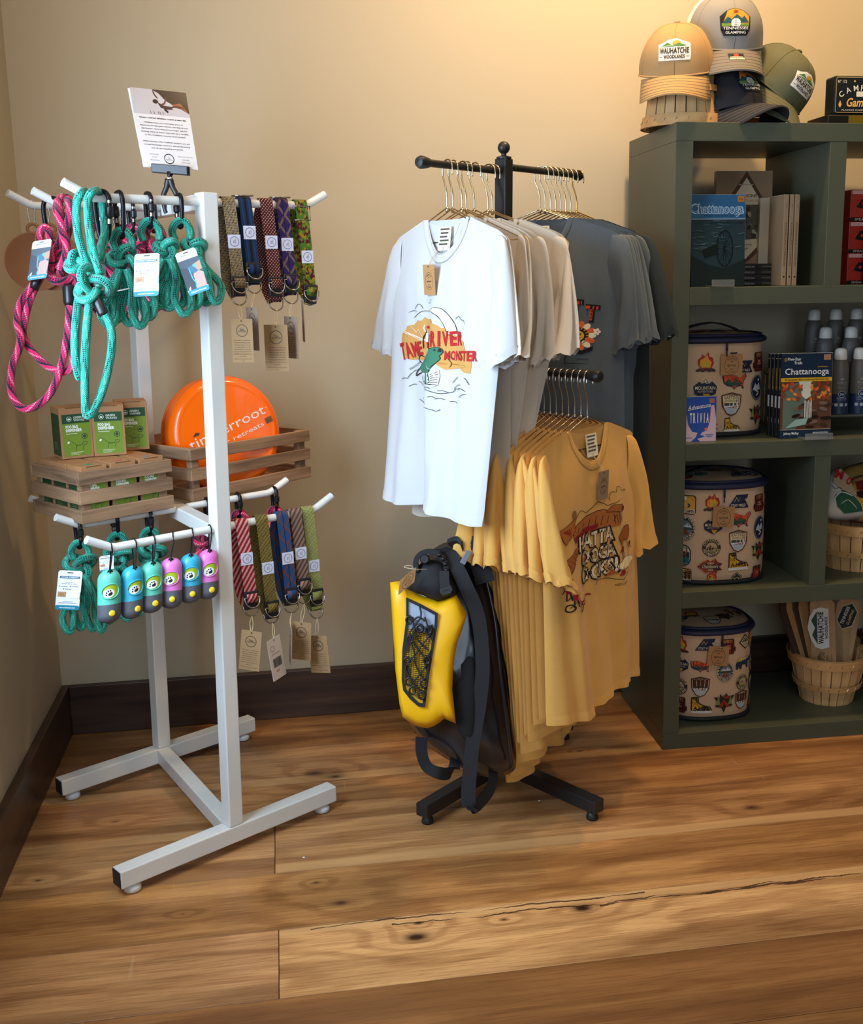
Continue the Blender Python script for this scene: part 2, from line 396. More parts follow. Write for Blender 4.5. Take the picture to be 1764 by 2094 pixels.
def web_mat(name, cols, kind):
    s = NT(name, .8, .3); u = s.xyz(tc(s, 'UV')); a = s.math('MULTIPLY', u[0], 14); b = s.math('MULTIPLY', u[1], 560)
    def chk(x, y, sc=1):
        ch = s.n('ShaderNodeTexChecker'); ch.inputs['Scale'].default_value = sc; s.l(s.comb(x, y, .5), ch.inputs['Vector']); return ch.outputs['Fac']
    fine = chk(a, b)
    diag = s.math('FRACT', s.math('MULTIPLY_ADD', u[0], 3.0, s.math('MULTIPLY', u[1], 120)))
    diag2 = s.math('FRACT', s.math('MULTIPLY_ADD', u[0], 3.0, s.math('MULTIPLY', u[1], -120)))
    if kind == 'weave':
        c = s.mix(chk(s.math('MULTIPLY_ADD', u[0], 9, s.math('MULTIPLY', u[1], 330)), s.math('MULTIPLY_ADD', u[0], 9, s.math('MULTIPLY', u[1], -330))), cols[0], cols[1])
        c = s.mix(s.math('MULTIPLY', s.math('LESS_THAN', diag, .25), fine), c, cols[2])
    elif kind == 'stripe':
        e = s.math('ABSOLUTE', s.math('SUBTRACT', u[0], .5)); c = s.mix(s.math('MULTIPLY', s.math('LESS_THAN', e, .09), 1), cols[0], cols[1])
        c = s.mix(s.math('MULTIPLY', s.math('MULTIPLY', s.math('GREATER_THAN', e, .26), s.math('LESS_THAN', e, .30)), fine), c, cols[2])
    elif kind == 'dots':
        d = chk(s.math('MULTIPLY_ADD', u[0], 8, s.math('MULTIPLY', u[1], 300)), s.math('MULTIPLY_ADD', u[0], 8, s.math('MULTIPLY', u[1], -300)))
        g = s.math('MULTIPLY', s.math('LESS_THAN', s.math('FRACT', s.math('MULTIPLY_ADD', u[0], 4, s.math('MULTIPLY', u[1], 150))), .34), d); c = s.mix(g, cols[0], cols[1])
    elif kind == 'plaid':
        g = s.math('MAXIMUM', s.math('LESS_THAN', s.math('FRACT', s.math('MULTIPLY_ADD', u[0], 1.0, s.math('MULTIPLY', u[1], 26))), .2), s.math('LESS_THAN', s.math('FRACT', s.math('MULTIPLY_ADD', u[0], 1.0, s.math('MULTIPLY', u[1], -26))), .2))
        c = s.mix(s.math('MULTIPLY', g, .75), cols[0], cols[1]); c = s.mix(s.math('LESS_THAN', s.math('ABSOLUTE', s.math('SUBTRACT', u[0], .5)), .04), c, cols[2])
    elif kind == 'camo':
        n = s.n('ShaderNodeTexVoronoi'); n.inputs['Scale'].default_value = 1; s.l(s.comb(s.math('MULTIPLY', u[0], 5.5), s.math('MULTIPLY', u[1], 170), 0), n.inputs['Vector'])
        xx = s.xyz(n.outputs['Color']); c = s.mix(s.math('GREATER_THAN', xx[0], .45), cols[0], cols[1]); c = s.mix(s.math('GREATER_THAN', xx[0], .75), c, cols[2])
        c = s.mix(s.math('MULTIPLY', fine, .45), c, (.05, .05, .04))
    else:  # zig
        g = s.math('LESS_THAN', s.math('FRACT', s.math('MULTIPLY_ADD', u[0], 2.4, s.math('MULTIPLY', u[1], 70))), .45); c = s.mix(s.math('MULTIPLY', g, .85), cols[0], cols[1]); c = s.mix(s.math('MULTIPLY', fine, .35), c, cols[2])
    c = s.mix(s.math('MULTIPLY', fine, .12), c, (.08, .08, .08))
    s.base(c); s.bump(fine, .4, .001); return s.m

# ------------------------------------------------------------------ flat print ("art"): polygons and lettering laid on a surface
FC = {}
def glyphs(text, bold=0.0, shear=0.0):
    key = (text, bold, shear)
    if key in FC: return FC[key]
    cu = bpy.data.curves.new('t', 'FONT'); cu.body = text; cu.size = 1; cu.offset = bold; cu.shear = shear; cu.resolution_u = 2; cu.fill_mode = 'FRONT'
    ob = bpy.data.objects.new('t', cu); me = bpy.data.meshes.new_from_object(ob)
    vs = [(v.co.x, v.co.y) for v in me.vertices]; fs = [tuple(p.vertices) for p in me.polygons]
    bpy.data.objects.remove(ob); bpy.data.curves.remove(cu); bpy.data.meshes.remove(me)
    x0 = min([v[0] for v in vs], default=0); x1 = max([v[0] for v in vs], default=1); y1 = max([v[1] for v in vs], default=.7); y0 = min([v[1] for v in vs], default=0)
    FC[key] = (vs, fs, x0, x1, y0, y1); return FC[key]
class Art:
    def __init__(s): s.items = []; s.tf = []
    def _p(s, x, y):
        for f in reversed(s.tf): x, y = f(x, y)
        return (x, y)
    def push(s, ox=0, oy=0, sc=1, rot=0, sy=None):
        c, n = math.cos(rot), math.sin(rot); sy = sc if sy is None else sy
        s.tf.append(lambda x, y: (ox+c*x*sc-n*y*sy, oy+n*x*sc+c*y*sy)); return s
    def pop(s): s.tf.pop(); return s
    def poly(s, pts, col):
        pts = [s._p(*p) for p in pts]
        s.items.append((pts, None, col)); return s
    def tris(s, vs, fs, col): s.items.append(([s._p(*v) for v in vs], fs, col)); return s
    def rect(s, x0, y0, x1, y1, col): return s.poly([(x0, y0), (x1, y0), (x1, y1), (x0, y1)], col)
    def rrect(s, x0, y0, x1, y1, r, col):
        pts = []
        for cx, cy, a in ((x1-r, y0+r, -90), (x1-r, y1-r, 0), (x0+r, y1-r, 90), (x0+r, y0+r, 180)):
            for k in range(5): t = math.radians(a+k*22.5); pts.append((cx+r*math.cos(t), cy+r*math.sin(t)))
        return s.poly(pts, col)
    def ell(s, x, y, rx, ry, col, n=20, rot=0):
        c, q = math.cos(rot), math.sin(rot)
        return s.poly([(x+c*rx*math.cos(t)-q*ry*math.sin(t), y+q*rx*math.cos(t)+c*ry*math.sin(t)) for t in [2*PI*k/n for k in range(n)]], col)
    def ring(s, x, y, rx, ry, w, col, n=28):
        vs = []; fs = []
        for k in range(n):
            t = 2*PI*k/n; vs += [(x+rx*math.cos(t), y+ry*math.sin(t)), (x+(rx-w)*math.cos(t), y+(ry-w)*math.sin(t))]
            j = (k+1) % n; fs.append((2*k, 2*j, 2*j+1, 2*k+1))
        return s.tris(vs, fs, col)
    def line(s, pts, w, col, k=0):
        if k:
            q = [(p.x, p.y) for p in spl([V(a, b, 0) for a, b in pts], k)]; pts = q
        vs = []; fs = []; n = len(pts)
        for i, (x, y) in enumerate(pts):
            a = pts[max(i-1, 0)]; b = pts[min(i+1, n-1)]; dx, dy = b[0]-a[0], b[1]-a[1]; L = math.hypot(dx, dy) or 1
            ww = w/2*(1 if 0 < i < n-1 or n == 2 else .5); vs += [(x-dy/L*ww, y+dx/L*ww), (x+dy/L*ww, y-dx/L*ww)]
            if i: fs.append((2*i-2, 2*i-1, 2*i+1, 2*i))
        return s.tris(vs, fs, col)
    def text(s, t, x, y, h, col, w=None, align='c', bold=.01, shear=0, rot=0, maxw=None):
        """h = capital height; w forces the width"""
        vs, fs, x0, x1, y0, y1 = glyphs(t, bold, shear)
        k = h/.73; kx = k
        if w: kx = w/(x1-x0)
        elif maxw and (x1-x0)*k > maxw: kx = maxw/(x1-x0)
        ww = (x1-x0)*kx; ox = {'c': -ww/2, 'l': 0, 'r': -ww}[align]-x0*kx
        c, q = math.cos(rot), math.sin(rot)
        def f(a, b): a = a*kx+ox; b = b*k; return (x+c*a-q*b, y+q*a+c*b)
        return s.tris([f(*v) for v in vs], fs, col)
    def arc(s, t, x, y, r, h, col, a0=90, span=None, bold=.01, out=True, ry=None):
        """letters round an arc centred on angle a0"""
        ry = ry or r; k = h/.73; ws = []
        for ch in t:
            if ch == ' ': ws.append(.35*k); continue
            g = glyphs(ch, bold, 0); ws.append((g[3]-g[2])*k+.08*k)
        tot = sum(ws); rm = (r+ry)/2; sp = math.radians(span) if span else tot/rm; st = sp/tot
        cur = -sp/2
        for ch, wd in zip(t, ws):
            mid = cur+wd*st/2; cur += wd*st
            if ch == ' ': continue
            g = glyphs(ch, bold, 0); a = math.radians(a0) - mid*(1 if out else -1)
            px, py = x+r*math.cos(a), y+ry*math.sin(a); ro = a-PI/2 if out else a+PI/2
            c, q = math.cos(ro), math.sin(ro); gx = (g[2]+g[3])/2
            s.tris([(px+c*(vx-gx)*k-q*vy*k, py+q*(vx-gx)*k+c*vy*k) for vx, vy in g[0]], g[1], col)
        return s
    def build(s, name, parent, fn, edge=0, lift=.0002, base=.0004, mats=None, label=None, rough=.6, world=True):
        """fn(x, y, h) -> 3D point; edge = longest edge allowed on a curved surface"""
        mb = M(); cols = []; pool = {}
        for li, (pts, fs, col) in enumerate(s.items):
            if fs is None:
                tr = geometry.tessellate_polygon([[V(a, b, 0) for a, b in pts]]); fs = [tuple(t) for t in tr]
            key = col
            if key not in cols: cols.append(key)
            mb.cur = cols.index(key); h = base+lift*min(li, 9)+.00001*li
            if edge:
                V2 = list(pts); F2 = []
                for f in fs:
                    f = list(f)
                    for q in range(1, len(f)-1): F2.append((f[0], f[q], f[q+1]))
                for _ in range(4):
                    out = []; mids = {}; ch = False
                    def mid(a, b):
                        kk = (min(a, b), max(a, b))
                        if kk not in mids: mids[kk] = len(V2); V2.append(((V2[a][0]+V2[b][0])/2, (V2[a][1]+V2[b][1])/2))
                        return mids[kk]
                    for a, b, c in F2:
                        m = max(math.dist(V2[a], V2[b]), math.dist(V2[b], V2[c]), math.dist(V2[c], V2[a]))
                        if m > edge:
                            ch = True; x, y, z = mid(a, b), mid(b, c), mid(c, a); out += [(a, x, z), (x, b, y), (z, y, c), (x, y, z)]
                        else: out.append((a, b, c))
                    F2 = out
                    if not ch: break
                pts2, fs2 = V2, F2
            else: pts2, fs2 = pts, fs
            b0 = len(mb.v); mb.v += [Vector(fn(a, b, h)) for a, b in pts2]
            for f in fs2:
                f = [b0+i for i in f]
                p = [mb.v[i] for i in f[:3]]
                mb.face(f)
        ms = [mat('print_'+c, c, rough, spec=.3) if isinstance(c, str) else c for c in cols]
        o = obj(name, mb, ms, parent, world=world)
        if label: o['label'] = label
        return o
def frame(o, r, u):
    """planar mapping: origin, unit right, unit up; height goes towards the viewer side (right x up)"""
    o = Vector(o); r = Vector(r).normalized(); u = Vector(u); u = (u-r*u.dot(r)).normalized(); n = r.cross(u)
    return lambda x, y, h: o+r*x+u*y+n*h
def quad_frame(tl, tr, bl):
    tl, tr, bl = Vector(tl), Vector(tr), Vector(bl); r = tr-tl; u = tl-bl
    w, h = r.length, u.length; ru, uu = r/w, u/h; n = ru.cross(uu).normalized()
    return (lambda x, y, z: bl+ru*x+uu*y+n*z), w, h
# ------------------------------------------------------------------ room shell
def struct(name, mb, m, bevel=0): o = obj(name, mb, m, bevel=bevel); o['kind'] = 'structure'; return o
PAINT = wall_paint(); PLANK = plank_material(); BASEW = stained('dark_stained_wood', '241712', '4d3527', 0, .38)
BASEW_Y = stained('dark_stained_wood_y', '2a1c16', '523a2c', 1, .38)
RX, RY, RZ = 3.7, -4.3, 2.6
floor = struct('floor', M().box2((-.12, RY-.1, -.06), (RX+.1, .12, -.0145)), mat('subfloor', '20150c', .8))
rows = [(.02, -.203), (-.203, -.405), (-.405, -.608), (-.608, -.81), (-.81, -1.012), (-1.012, -1.215), (-1.215, -1.417)]
while rows[-1][1] > RY: rows.append((rows[-1][1], rows[-1][1]-.2025))
joints = {0: [1.9], 1: [2.6], 2: [2.9], 3: [.534, 2.7], 4: [2.35], 5: [.541, 2.95], 6: [2.2]}
pcols = {(0, 0): 'b08a5c', (1, 0): 'cda478', (2, 0): 'c2986a', (3, 0): 'deb586', (3, 1): 'cba273', (4, 0): 'cc9f69', (5, 0): 'd0a476', (5, 1): 'e6bb85', (6, 0): 'b98755', (7, 0): 'a06f42'}
for i, (ya, yb) in enumerate(rows):
    xs = [-.02]+[j for j in joints.get(i, [random.uniform(.3, 1.6), random.uniform(2.0, 3.2)])]+[RX]
    for k in range(len(xs)-1):
        g = .0006
        mb = M().box2((xs[k]+g, yb+g, -.0145), (xs[k+1]-g, ya-g, 0))
        o = obj('plank', mb, PLANK, floor, bevel=.0009)
        o.color = (*lin(pcols.get((i, k), random.choice(['b98b58', 'c39763', 'a77a4a']))), 1)
struct('wall_back', M().box2((-.12, .02, 0), (RX+.1, .12, RZ)), PAINT)
wl = M()
for a, b in (((-.12, -.86, 0), (-.02, .02, RZ)), ((-.12, RY, 0), (-.02, -1.94, RZ)), ((-.12, -1.94, 0), (-.02, -.86, .70)), ((-.12, -1.94, 1.86), (-.02, -.86, RZ))): wl.box2(a, b)
struct('wall_left', wl, PAINT)
struct('wall_right', M().box2((RX, RY, 0), (RX+.1, .02, RZ)), PAINT)
wf = M()
for a, b in (((-.12, RY-.1, 0), (-.22, RY, RZ)), ((-.12, RY-.1, 0), (-.2, RY, RZ)), ((-.12, RY-.1, 0), (-.25+.0, RY, RZ))): pass
for a, b in (((-.12, RY-.1, 0), (-.20+.0, RY, RZ)),): pass
for a, b in (((-.12, RY-.1, 0), (RX+.1, RY, .75)), ((-.12, RY-.1, 1.95), (RX+.1, RY, RZ)), ((-.12, RY-.1, .75), (-.20+.0, RY, 1.95)), ((1.70, RY-.1, .75), (RX+.1, RY, 1.95))): wf.box2(a, b)
struct('wall_front', wf, PAINT)
struct('ceiling', M().box2((-.12, RY-.1, RZ), (RX+.1, .12, RZ+.08)), mat('ceiling_paint', 'e8e2d4', .8))
WF = mat('window_frame_wood', '3a2a20', .5)
def window(name, a, b, axis):
    f = M(); t = .04
    (x0, y0, z0), (x1, y1, z1) = a, b
    if axis == 'x':
        for q in (((x0, y0, z0), (x1, y1, z0+t)), ((x0, y0, z1-t), (x1, y1, z1)), ((x0, y0, z0), (x1, y0+t, z1)), ((x0, y1-t, z0), (x1, y1, z1))): f.box2(*q)
    else:
        for q in (((x0, y0, z0), (x1, y1, z0+t)), ((x0, y0, z1-t), (x1, y1, z1)), ((x0, y0, z0), (x0+t, y1, z1)), ((x1-t, y0, z0), (x1, y1, z1))): f.box2(*q)
    return struct(name, f, WF)
window('window_1', (-.05, -1.94, .70), (-.01, -.86, 1.86), 'x')
window('added_window_frame', (-.20, RY-.03, .75), (1.70, RY+.01, 1.95), 'y')  # unseen opening added behind the camera for the front fill
# baseboards: a board with a slightly eased top edge
bb = struct('baseboard_back', M().box2((0, 0, .0), (RX, .02, .1355)), BASEW, bevel=.002)
struct('baseboard_left', M().box2((-.02, RY, .0), (0, .0199, .1355)), BASEW_Y, bevel=.002)
# recessed downlights over the wall
for (l_, t_, p_), w_ in zip(LAMPS, ('above the garment rack', 'above the shelving unit', 'above the white display rack')):
    t = thing('recessed_downlight', 'round white recessed ceiling downlight '+w_, 'lamp', (l_[0], l_[1], RZ), group='ceiling downlights')
    obj('trim_ring', M().lathe([(.045, 0), (.07, 0), (.07, -.006), (.047, -.01), (.045, 0)], 24, cap=False), mat('lamp_trim', 'f0efe8', .4), t, True, world=False)
    obj('lamp_glass', M().lathe([(.0, -.002), (.045, -.002)], 24, cap=False), mat('lamp_glow', 'ffd9a8', .5, emit=2), t, world=False)

# ------------------------------------------------------------------ green shelving unit
SHX, SHY, SHA = 1.507, -.4019, -.024
cs, sn = math.cos(SHA), math.sin(SHA)
def SH(a, b, z=0): return V(SHX+a*cs-b*sn, SHY+a*sn+b*cs, z)
GREEN = mat('painted_green_wood', '464b3d', .42, bump=.05, bscale=120, var=.05, vscale=5, spec=.45)
T_ = .042; CW = .333; CH = .33; SW = 4*CW+5*T_; SD = .372; SHH = 1.53
sh = thing('shelving_unit', 'tall dark green open cube shelving unit against the back wall, filled with goods', 'shelf', (SHX, SHY, 0), SHA)
def spart(name, a, b): return obj(name, M().box2(a, b), GREEN, sh, world=False, bevel=.0012)
spart('top_board', (0, 0, SHH-T_), (SW, SD, SHH)); spart('bottom_board', (0, 0, 0), (SW, SD, T_))
spart('side_panel', (0, 0, T_), (T_, SD, SHH-T_)); spart('side_panel', (SW-T_, 0, T_), (SW, SD, SHH-T_))
SZ = [T_, .414, .786, 1.158]      # tops of the boards
for z in SZ[1:]: spart('shelf_board', (T_, 0, z-T_), (SW-T_, SD, z))
for r, cols in ((3, (1, 2, 3)), (2, (2,)), (1, (1, 2, 3)), (0, (2,))):
    for c in cols:
        x = c*(CW+T_); z0 = SZ[r]; z1 = (SZ+[SHH])[r+1]-T_
        spart('divider', (x, .0005, z0), (x+T_, SD-.0005, z1))

# ------------------------------------------------------------------ white display rack
FR = V(.83, .557, 0).normalized(); BK = V(-.189, .44, 0)
pf = V(.447, -.69, 0); pb = V(.258, -.25, 0)
WMET = NT('white_enamel', .38, .5, .15); _o = tc(WMET); _n = WMET.noise(_o, 70, 5, .7); _w = WMET.noise(_o, 3, 3)
WMET.base(WMET.mix(WMET.smooth(_n, .70, .73), WMET.mix(_w, (.90, .90, .89), (.85, .85, .82)), (.22, .2, .18))); WMET = WMET.m
rack = thing('display_rack', 'white metal H-base display rack with upturned hook arms on two levels', 'rack', ((pf+pb)/2))
LEAN = FR*.024
def rp(c, z): return V(c.x, c.y, 0)+LEAN*(z/1.35)+V(0, 0, z)
S_ = .033
for c in (pf, pb): obj('post', M().bar(rp(c, .057), rp(c, 1.355 if c is pf else 1.352), S_, S_, up=FR), WMET, rack, bevel=.0025)
for c, L0, L1 in ((pf, -.262, .262), (pb, -.262, .262)):
    o = V(c.x, c.y, .0385)
    obj('foot_bar', M().bar(o+FR*L0, o+FR*L1, S_+.002, .037), WMET, rack, bevel=.0025)
    for L in (L0+.03, L1-.03): obj('foot_pad', M().lathe([(.012, .0), (.0175, .003), (.0175, .012), (.008, .02)], 16, o+FR*L-V(0, 0, .0385)), mat('pad_plastic', 'd9dcdc', .4), rack, True)
    obj('end_cap', M().bar(o+FR*(L0-.0015), o+FR*L0, S_-.002, .033), mat('cap_black', '2a2828', .6), rack)
dB = (pb-pf).normalized()
obj('base_rail', M().bar(V(pf.x, pf.y, .0385)+dB*.0175, V(pb.x, pb.y, .0385)-dB*.0175, S_, .035), WMET, rack, bevel=.0025)
obj('middle_rail', M().bar(rp(pf, .69)+dB*.0165, rp(pb, .69)-dB*.0165, .030, .030), WMET, rack, bevel=.0025)
obj('top_rail', M().bar(rp(pf, 1.338)+dB*.0165, rp(pb, 1.338)-dB*.0165, .030, .030), WMET, rack, bevel=.0025)
pm = (pf+pb)/2
ARMZ = {('f', 1): 1.338, ('m', 1): 1.340, ('b', 1): 1.352, ('f', 0): .700, ('m', 0): .700, ('b', 0): .700}
CC = {'f': pf, 'm': pm, 'b': pb}
def armp(k, lvl, t): z = ARMZ[(k, lvl)]; return rp(CC[k], z)+FR*t
AR = .0082
for (k, lvl), z in ARMZ.items():
    for s_ in (-1, 1):
        up = V(0, 0, 1); e = .225
        pts = [armp(k, lvl, s_*x) for x in (.0155, .10, e-.01, e)]+[armp(k, lvl, s_*(e+.012))+up*.003, armp(k, lvl, s_*(e+.055))+up*.024]
        obj('arm', M().tube(pts, AR, 12), WMET, rack, True, auto=.9)
def arm_at(k, lvl, px):
    """point of an arm seen in column px, with its depth"""
    lo, hi = -.3, .3
    for _ in range(40):
        m = (lo+hi)/2
        if tpx(armp(k, lvl, m))[0] < px: lo = m
        else: hi = m
    p = armp(k, lvl, lo); return p, tpx(p)[2]

# ------------------------------------------------------------------ black four-way garment rack
rc = V(1.075, -.47, 0); DA = V(-.74, -.68, 0).normalized(); DB = V(.54, -.84, 0).normalized()
BMET = mat('black_powder_coat', '1b1b1d', .42, bump=.08, bscale=400, spec=.5)
brk = thing('garment_rack', 'black four-way metal garment rack with ball finial and crossed feet', 'rack', rc)
def bp(z): return rc+V(.016, -.002, 0)*(z/1.44)+V(0, 0, z)
obj('post', M().bar(bp(.05), bp(1.440), .029, .029, up=DA), BMET, brk, bevel=.002)
fin = M().lathe([(.0165, 0), (.0165, .004), (.006, .007), (.0055, .010)]+[(.0135*math.sin(a), .0235-.0135*math.cos(a)) for a in [PI*(.15+.85*i/10) for i in range(11)]], 20, bp(1.440))
obj('finial', fin, BMET, brk, True, auto=.7)
def barm(z, d, L, name='arm'):
    o = obj(name, M().tube([bp(z)+d*.014, bp(z)+d*L], .0076, 14), BMET, brk, True, auto=.8)
    R = Matrix((d.orthogonal().normalized(), d.cross(d.orthogonal().normalized()), d)).transposed()
    obj('arm_end_cap', M().lathe([(.0078, -.022), (.0095, -.018), (.0125, -.002), (.0128, .006), (.010, .012), (.0, .0135)], 18, bp(z)+d*L, R), mat('cap_rubber', '151517', .5), o, True, auto=.8)
    return lambda t: bp(z)+d*t
AW = barm(1.414, DA, .275); AG = barm(1.424, -DA, .30); AM = barm(.985, DB, .275); barm(.985, -DB, .24)
for d, L in ((DA, .30), (DB, .31), (-DA, .30), (-DB, .31)):
    obj('leg', M().bar(V(rc.x, rc.y, .036)+d*.012, V(rc.x, rc.y, .036)+d*L, .032, .030), BMET, brk, bevel=.002)
    obj('glide', M().lathe([(.013, 0), (.014, .004), (.009, .021)], 14, V(rc.x, rc.y, 0)+d*(L-.02)), mat('cap_rubber', '151517', .5), brk, True)
# ------------------------------------------------------------------ hangers and T-shirts
CHROME = mat('chrome_wire', 'd8c9a8', .18, 1.0); STEEL = mat('steel_wire', 'b9b6b2', .2, 1.0)
def hanger_mesh():
    k = M()
    hook = [(.021, 0, -.020), (.0215, 0, -.008), (.018, 0, .004), (.009, 0, .0098), (-.002, 0, .0098), (-.010, 0, .005), (-.0135, 0, -.006), (-.0125, 0, -.022), (-.004, 0, -.042), (0, 0, -.060), (0, 0, -.086)]
    k.tube(spl(hook, 4), .0017, 8)
    s = M()
    s.tube([(-.178, 0, -.149), (-.174, 0, -.146), (-.01, 0, -.088), (0, 0, -.085), (.01, 0, -.088), (.174, 0, -.146), (.178, 0, -.149), (.174, 0, -.152), (.0, 0, -.153), (-.174, 0, -.152)], .0017, 6, closed=True)
    s.tube([(0, 0, -.084), (.0, 0, -.094)], .0032, 8)
    return k, s
hk, hs = hanger_mesh()
def make_hanger(label, loc, rz, group, m):
    t = thing('coat_hanger', label, 'hanger', loc, rz, group)
    obj('hook', hk, m, t, True, world=False); obj('shoulder_wire', hs, m, t, True, world=False)
    return t
def sstep(a, b, x): t = max(0, min(1, (x-a)/(b-a))); return t*t*(3-2*t)
def seam_of(m):
    n_ = 'seam_'+m.name
    if n_ not in MC:
        c = m.node_tree.nodes['Principled BSDF'].inputs['Base Color'].default_value; q = mat(n_, 'ffffff', .95); q.node_tree.nodes['Principled BSDF'].inputs['Base Color'].default_value = (c[0]*.72, c[1]*.70, c[2]*.68, 1)
    return MC[n_]
class Shirt:
    HW = .205; NK = .082; ZN = -.106; ZT = -.158
    def __init__(s, seed, length=.61, amp=1.0, hw=.205, drop=.085, thick=1.0, cseed=None, lean=0, taper=0, back=.8, sth=0):
        s.sth = sth
        s.seed = seed; s.zh = s.ZN-length; s.amp = amp; s.HW = hw; s.drop = drop; s.th = thick
        r = random.Random(seed); s.ph = [r.uniform(0, 6.28) for _ in range(8)]; s.fr = [r.uniform(.8, 1.25) for _ in range(4)]; s.lean = lean; s.taper = taper; s.bk = back
        if cseed is not None: r = random.Random(cseed); s.ph[0], s.ph[1], s.fr[0], s.fr[1] = r.uniform(0, 6.28), r.uniform(0, 6.28), r.uniform(.8, 1.2), r.uniform(.8, 1.2)
    def ws(s, z): d = max(0, (s.ZN-z)/.6); return s.HW*(1+.02*d+.012*math.sin(z*9+s.ph[4]))*(1-s.taper*d)
    def top(s, x):
        a = abs(x); return s.ZN-max(0, a-s.NK)*.32-max(0, a-.17)**2*10
    def cen(s, x, z):
        d = max(0, (s.ZN-z)/.6)
        return -s.lean*d**1.4+s.amp*(.012*d*math.sin(x*16*s.fr[0]+s.ph[0]+1.4*z)+.010*(d**1.5)*math.sin(x*31*s.fr[1]+s.ph[1]+2*z))
    def thk(s, x, z):
        u = min(1, abs(x)/s.ws(z)); sh = max(0, s.top(x)-z)
        return s.th*(.004+.026*sstep(0, .16, sh))*math.sqrt(max(0, 1-u**3.2))
    def fold(s, x, z, k):
        d = max(0, (s.ZN-z)/.6); u = min(1, abs(x)/s.ws(z)); e = (1-u**4)
        q = s.amp*e*(.0075*(d**1.3)*math.sin(x*62*s.fr[2]+s.ph[2+k]+1.2*math.sin(z*5+s.ph[5]))+.0035*(d**1.1)*math.sin(x*118*s.fr[3]+s.ph[3+k]+3*z))
        q += e*.010*s.amp*(noise.noise(V(x*9+s.seed, z*3.4, k*3.1))*(.25+d))+e*.0022*noise.noise(V(x*30, z*14, s.seed+k))
        return q
    def yf(s, x, z): return s.cen(x, z)-s.thk(x, z)-s.fold(x, z, 0)*min(1, s.thk(x, z)/.012)
    def yb(s, x, z): return s.cen(x, z)+s.thk(x, z)*s.bk+s.fold(x, z, 1)*min(1, s.thk(x, z)/.012)*min(1, s.bk*1.3)
    def hem(s, x): return s.zh+.006*math.sin(x*22+s.ph[6])
    def neckf(s, x): q = min(1, abs(x)/s.NK); return s.ZN-s.drop*(1-q**2.2)**.75
    def neckb(s, x): q = min(1, abs(x)/s.NK); return s.ZN-.014*(1-q**2)
    def build(s, label, cat, loc, rz, group, m, mrib, art=None, tagart=None, droop=(0, 0), mlab=None, nu=44, nv=44, neck_label=True, swing=(0, 0)):
        t = thing('t_shirt', label, cat, loc, rz, group)
        b = M()
        def pan(front):
            def fn(i, j):
                u = -1+2*i; u = math.copysign(abs(u)**.9, u); x = u*s.HW
                zt = (s.neckf(x) if front else s.neckb(x)) if abs(x) < s.NK else s.top(x)
                zz = s.hem(x); z = zt+(zz-zt)*j; xx = u*s.ws(z)
                return V(xx, s.yf(xx, z) if front else s.yb(xx, z), z)
            return fn
        b.grid(pan(True), nu, nv, flip=False); b.grid(pan(False), nu//2+4, nv//2, flip=True)
        obj('body', b, m, t, True, world=False)
        # hem: doubled band round the bottom
        h = M()
        for fr in (1, 0):
            y = s.yf if fr else s.yb; sg = -1 if fr else 1
            h.grid(lambda i, j: (lambda xx, z: V(xx*1.004, y(xx, z)+sg*(.0014 if j > 0 else .0002), z))((-1+2*i)*s.ws(s.zh)*.999, s.hem((-1+2*i)*s.HW)+.019*(1-j)-.0012*j), nu, 2, flip=not fr)
        obj('hem', h, m, t, True, world=False)
        # ribbed collar
        c = M()
        def ring(front):
            f = s.neckf if front else s.neckb
            def fn(i, j):
                x = (-1+2*i); x = math.copysign(1-(1-abs(x))**1.6, x)*s.NK; z = f(x)
                q = x/s.NK; ang = q*PI/2; wd = .019*(j)
                # shrink towards the neck centre
                xx = x-math.sin(ang)*wd*(.75 if front else .3); z2 = z+math.cos(ang)*wd*(1 if front else .8)
                y = (s.yf(x, z)-.0016-.002*math.sin(j*PI)) if front else (s.yb(x, z)+.0008)
                return V(xx, y+ (.004*j if front else -.002*j), z2 if front else z+wd*.6*math.cos(ang))
            return fn
        c.grid(ring(True), 28, 4); c.grid(ring(False), 20, 3, flip=True)
        obj('collar', c, mrib, t, True, world=False)
        sm = M(); sm.tube([V(x*s.NK, s.yf(x*s.NK, s.neckf(x*s.NK)-.0015)-.0006, s.neckf(x*s.NK)-.0015) for x in [-1+2*i/30 for i in range(31)]], .0010, 5)
        sm.tube([V(x*s.NK*.8, s.yf(x*s.NK*.8, s.neckf(x*s.NK)+.0)-.0035-(0), s.neckf(x*s.NK)+.0165) for x in [-.9+1.8*i/24 for i in range(25)]], .0006, 5)
        obj('neck_seam', sm, seam_of(m), t, True, world=False)
        # sleeves
        for side in (-1, 1):
            dr = droop[0 if side < 0 else 1]; sw = swing[0 if side < 0 else 1]; w = M(); n = 22
            O = [(s.HW-.030, -.050+s.ZN+.012), (s.HW+.004, s.ZN-.052), (s.HW+.034-.018*dr, s.ZN-.125), (s.HW+.062-.045*dr, s.ZN-.215), (s.HW+.075-.055*dr, s.ZN-.262-.02*dr)]
            I = [(s.HW-.045, s.ZN-.150), (s.HW-.020, s.ZN-.185), (s.HW-.010-.008*dr, s.ZN-.225), (s.HW-.004-.03*dr, s.ZN-.265-.01*dr), (s.HW-.001-.045*dr, s.ZN-.288-.03*dr)]
            Oc = spl([V(a, 0, z) for a, z in O], 5); Ic = spl([V(a, 0, z) for a, z in I], 5); N = len(Oc)
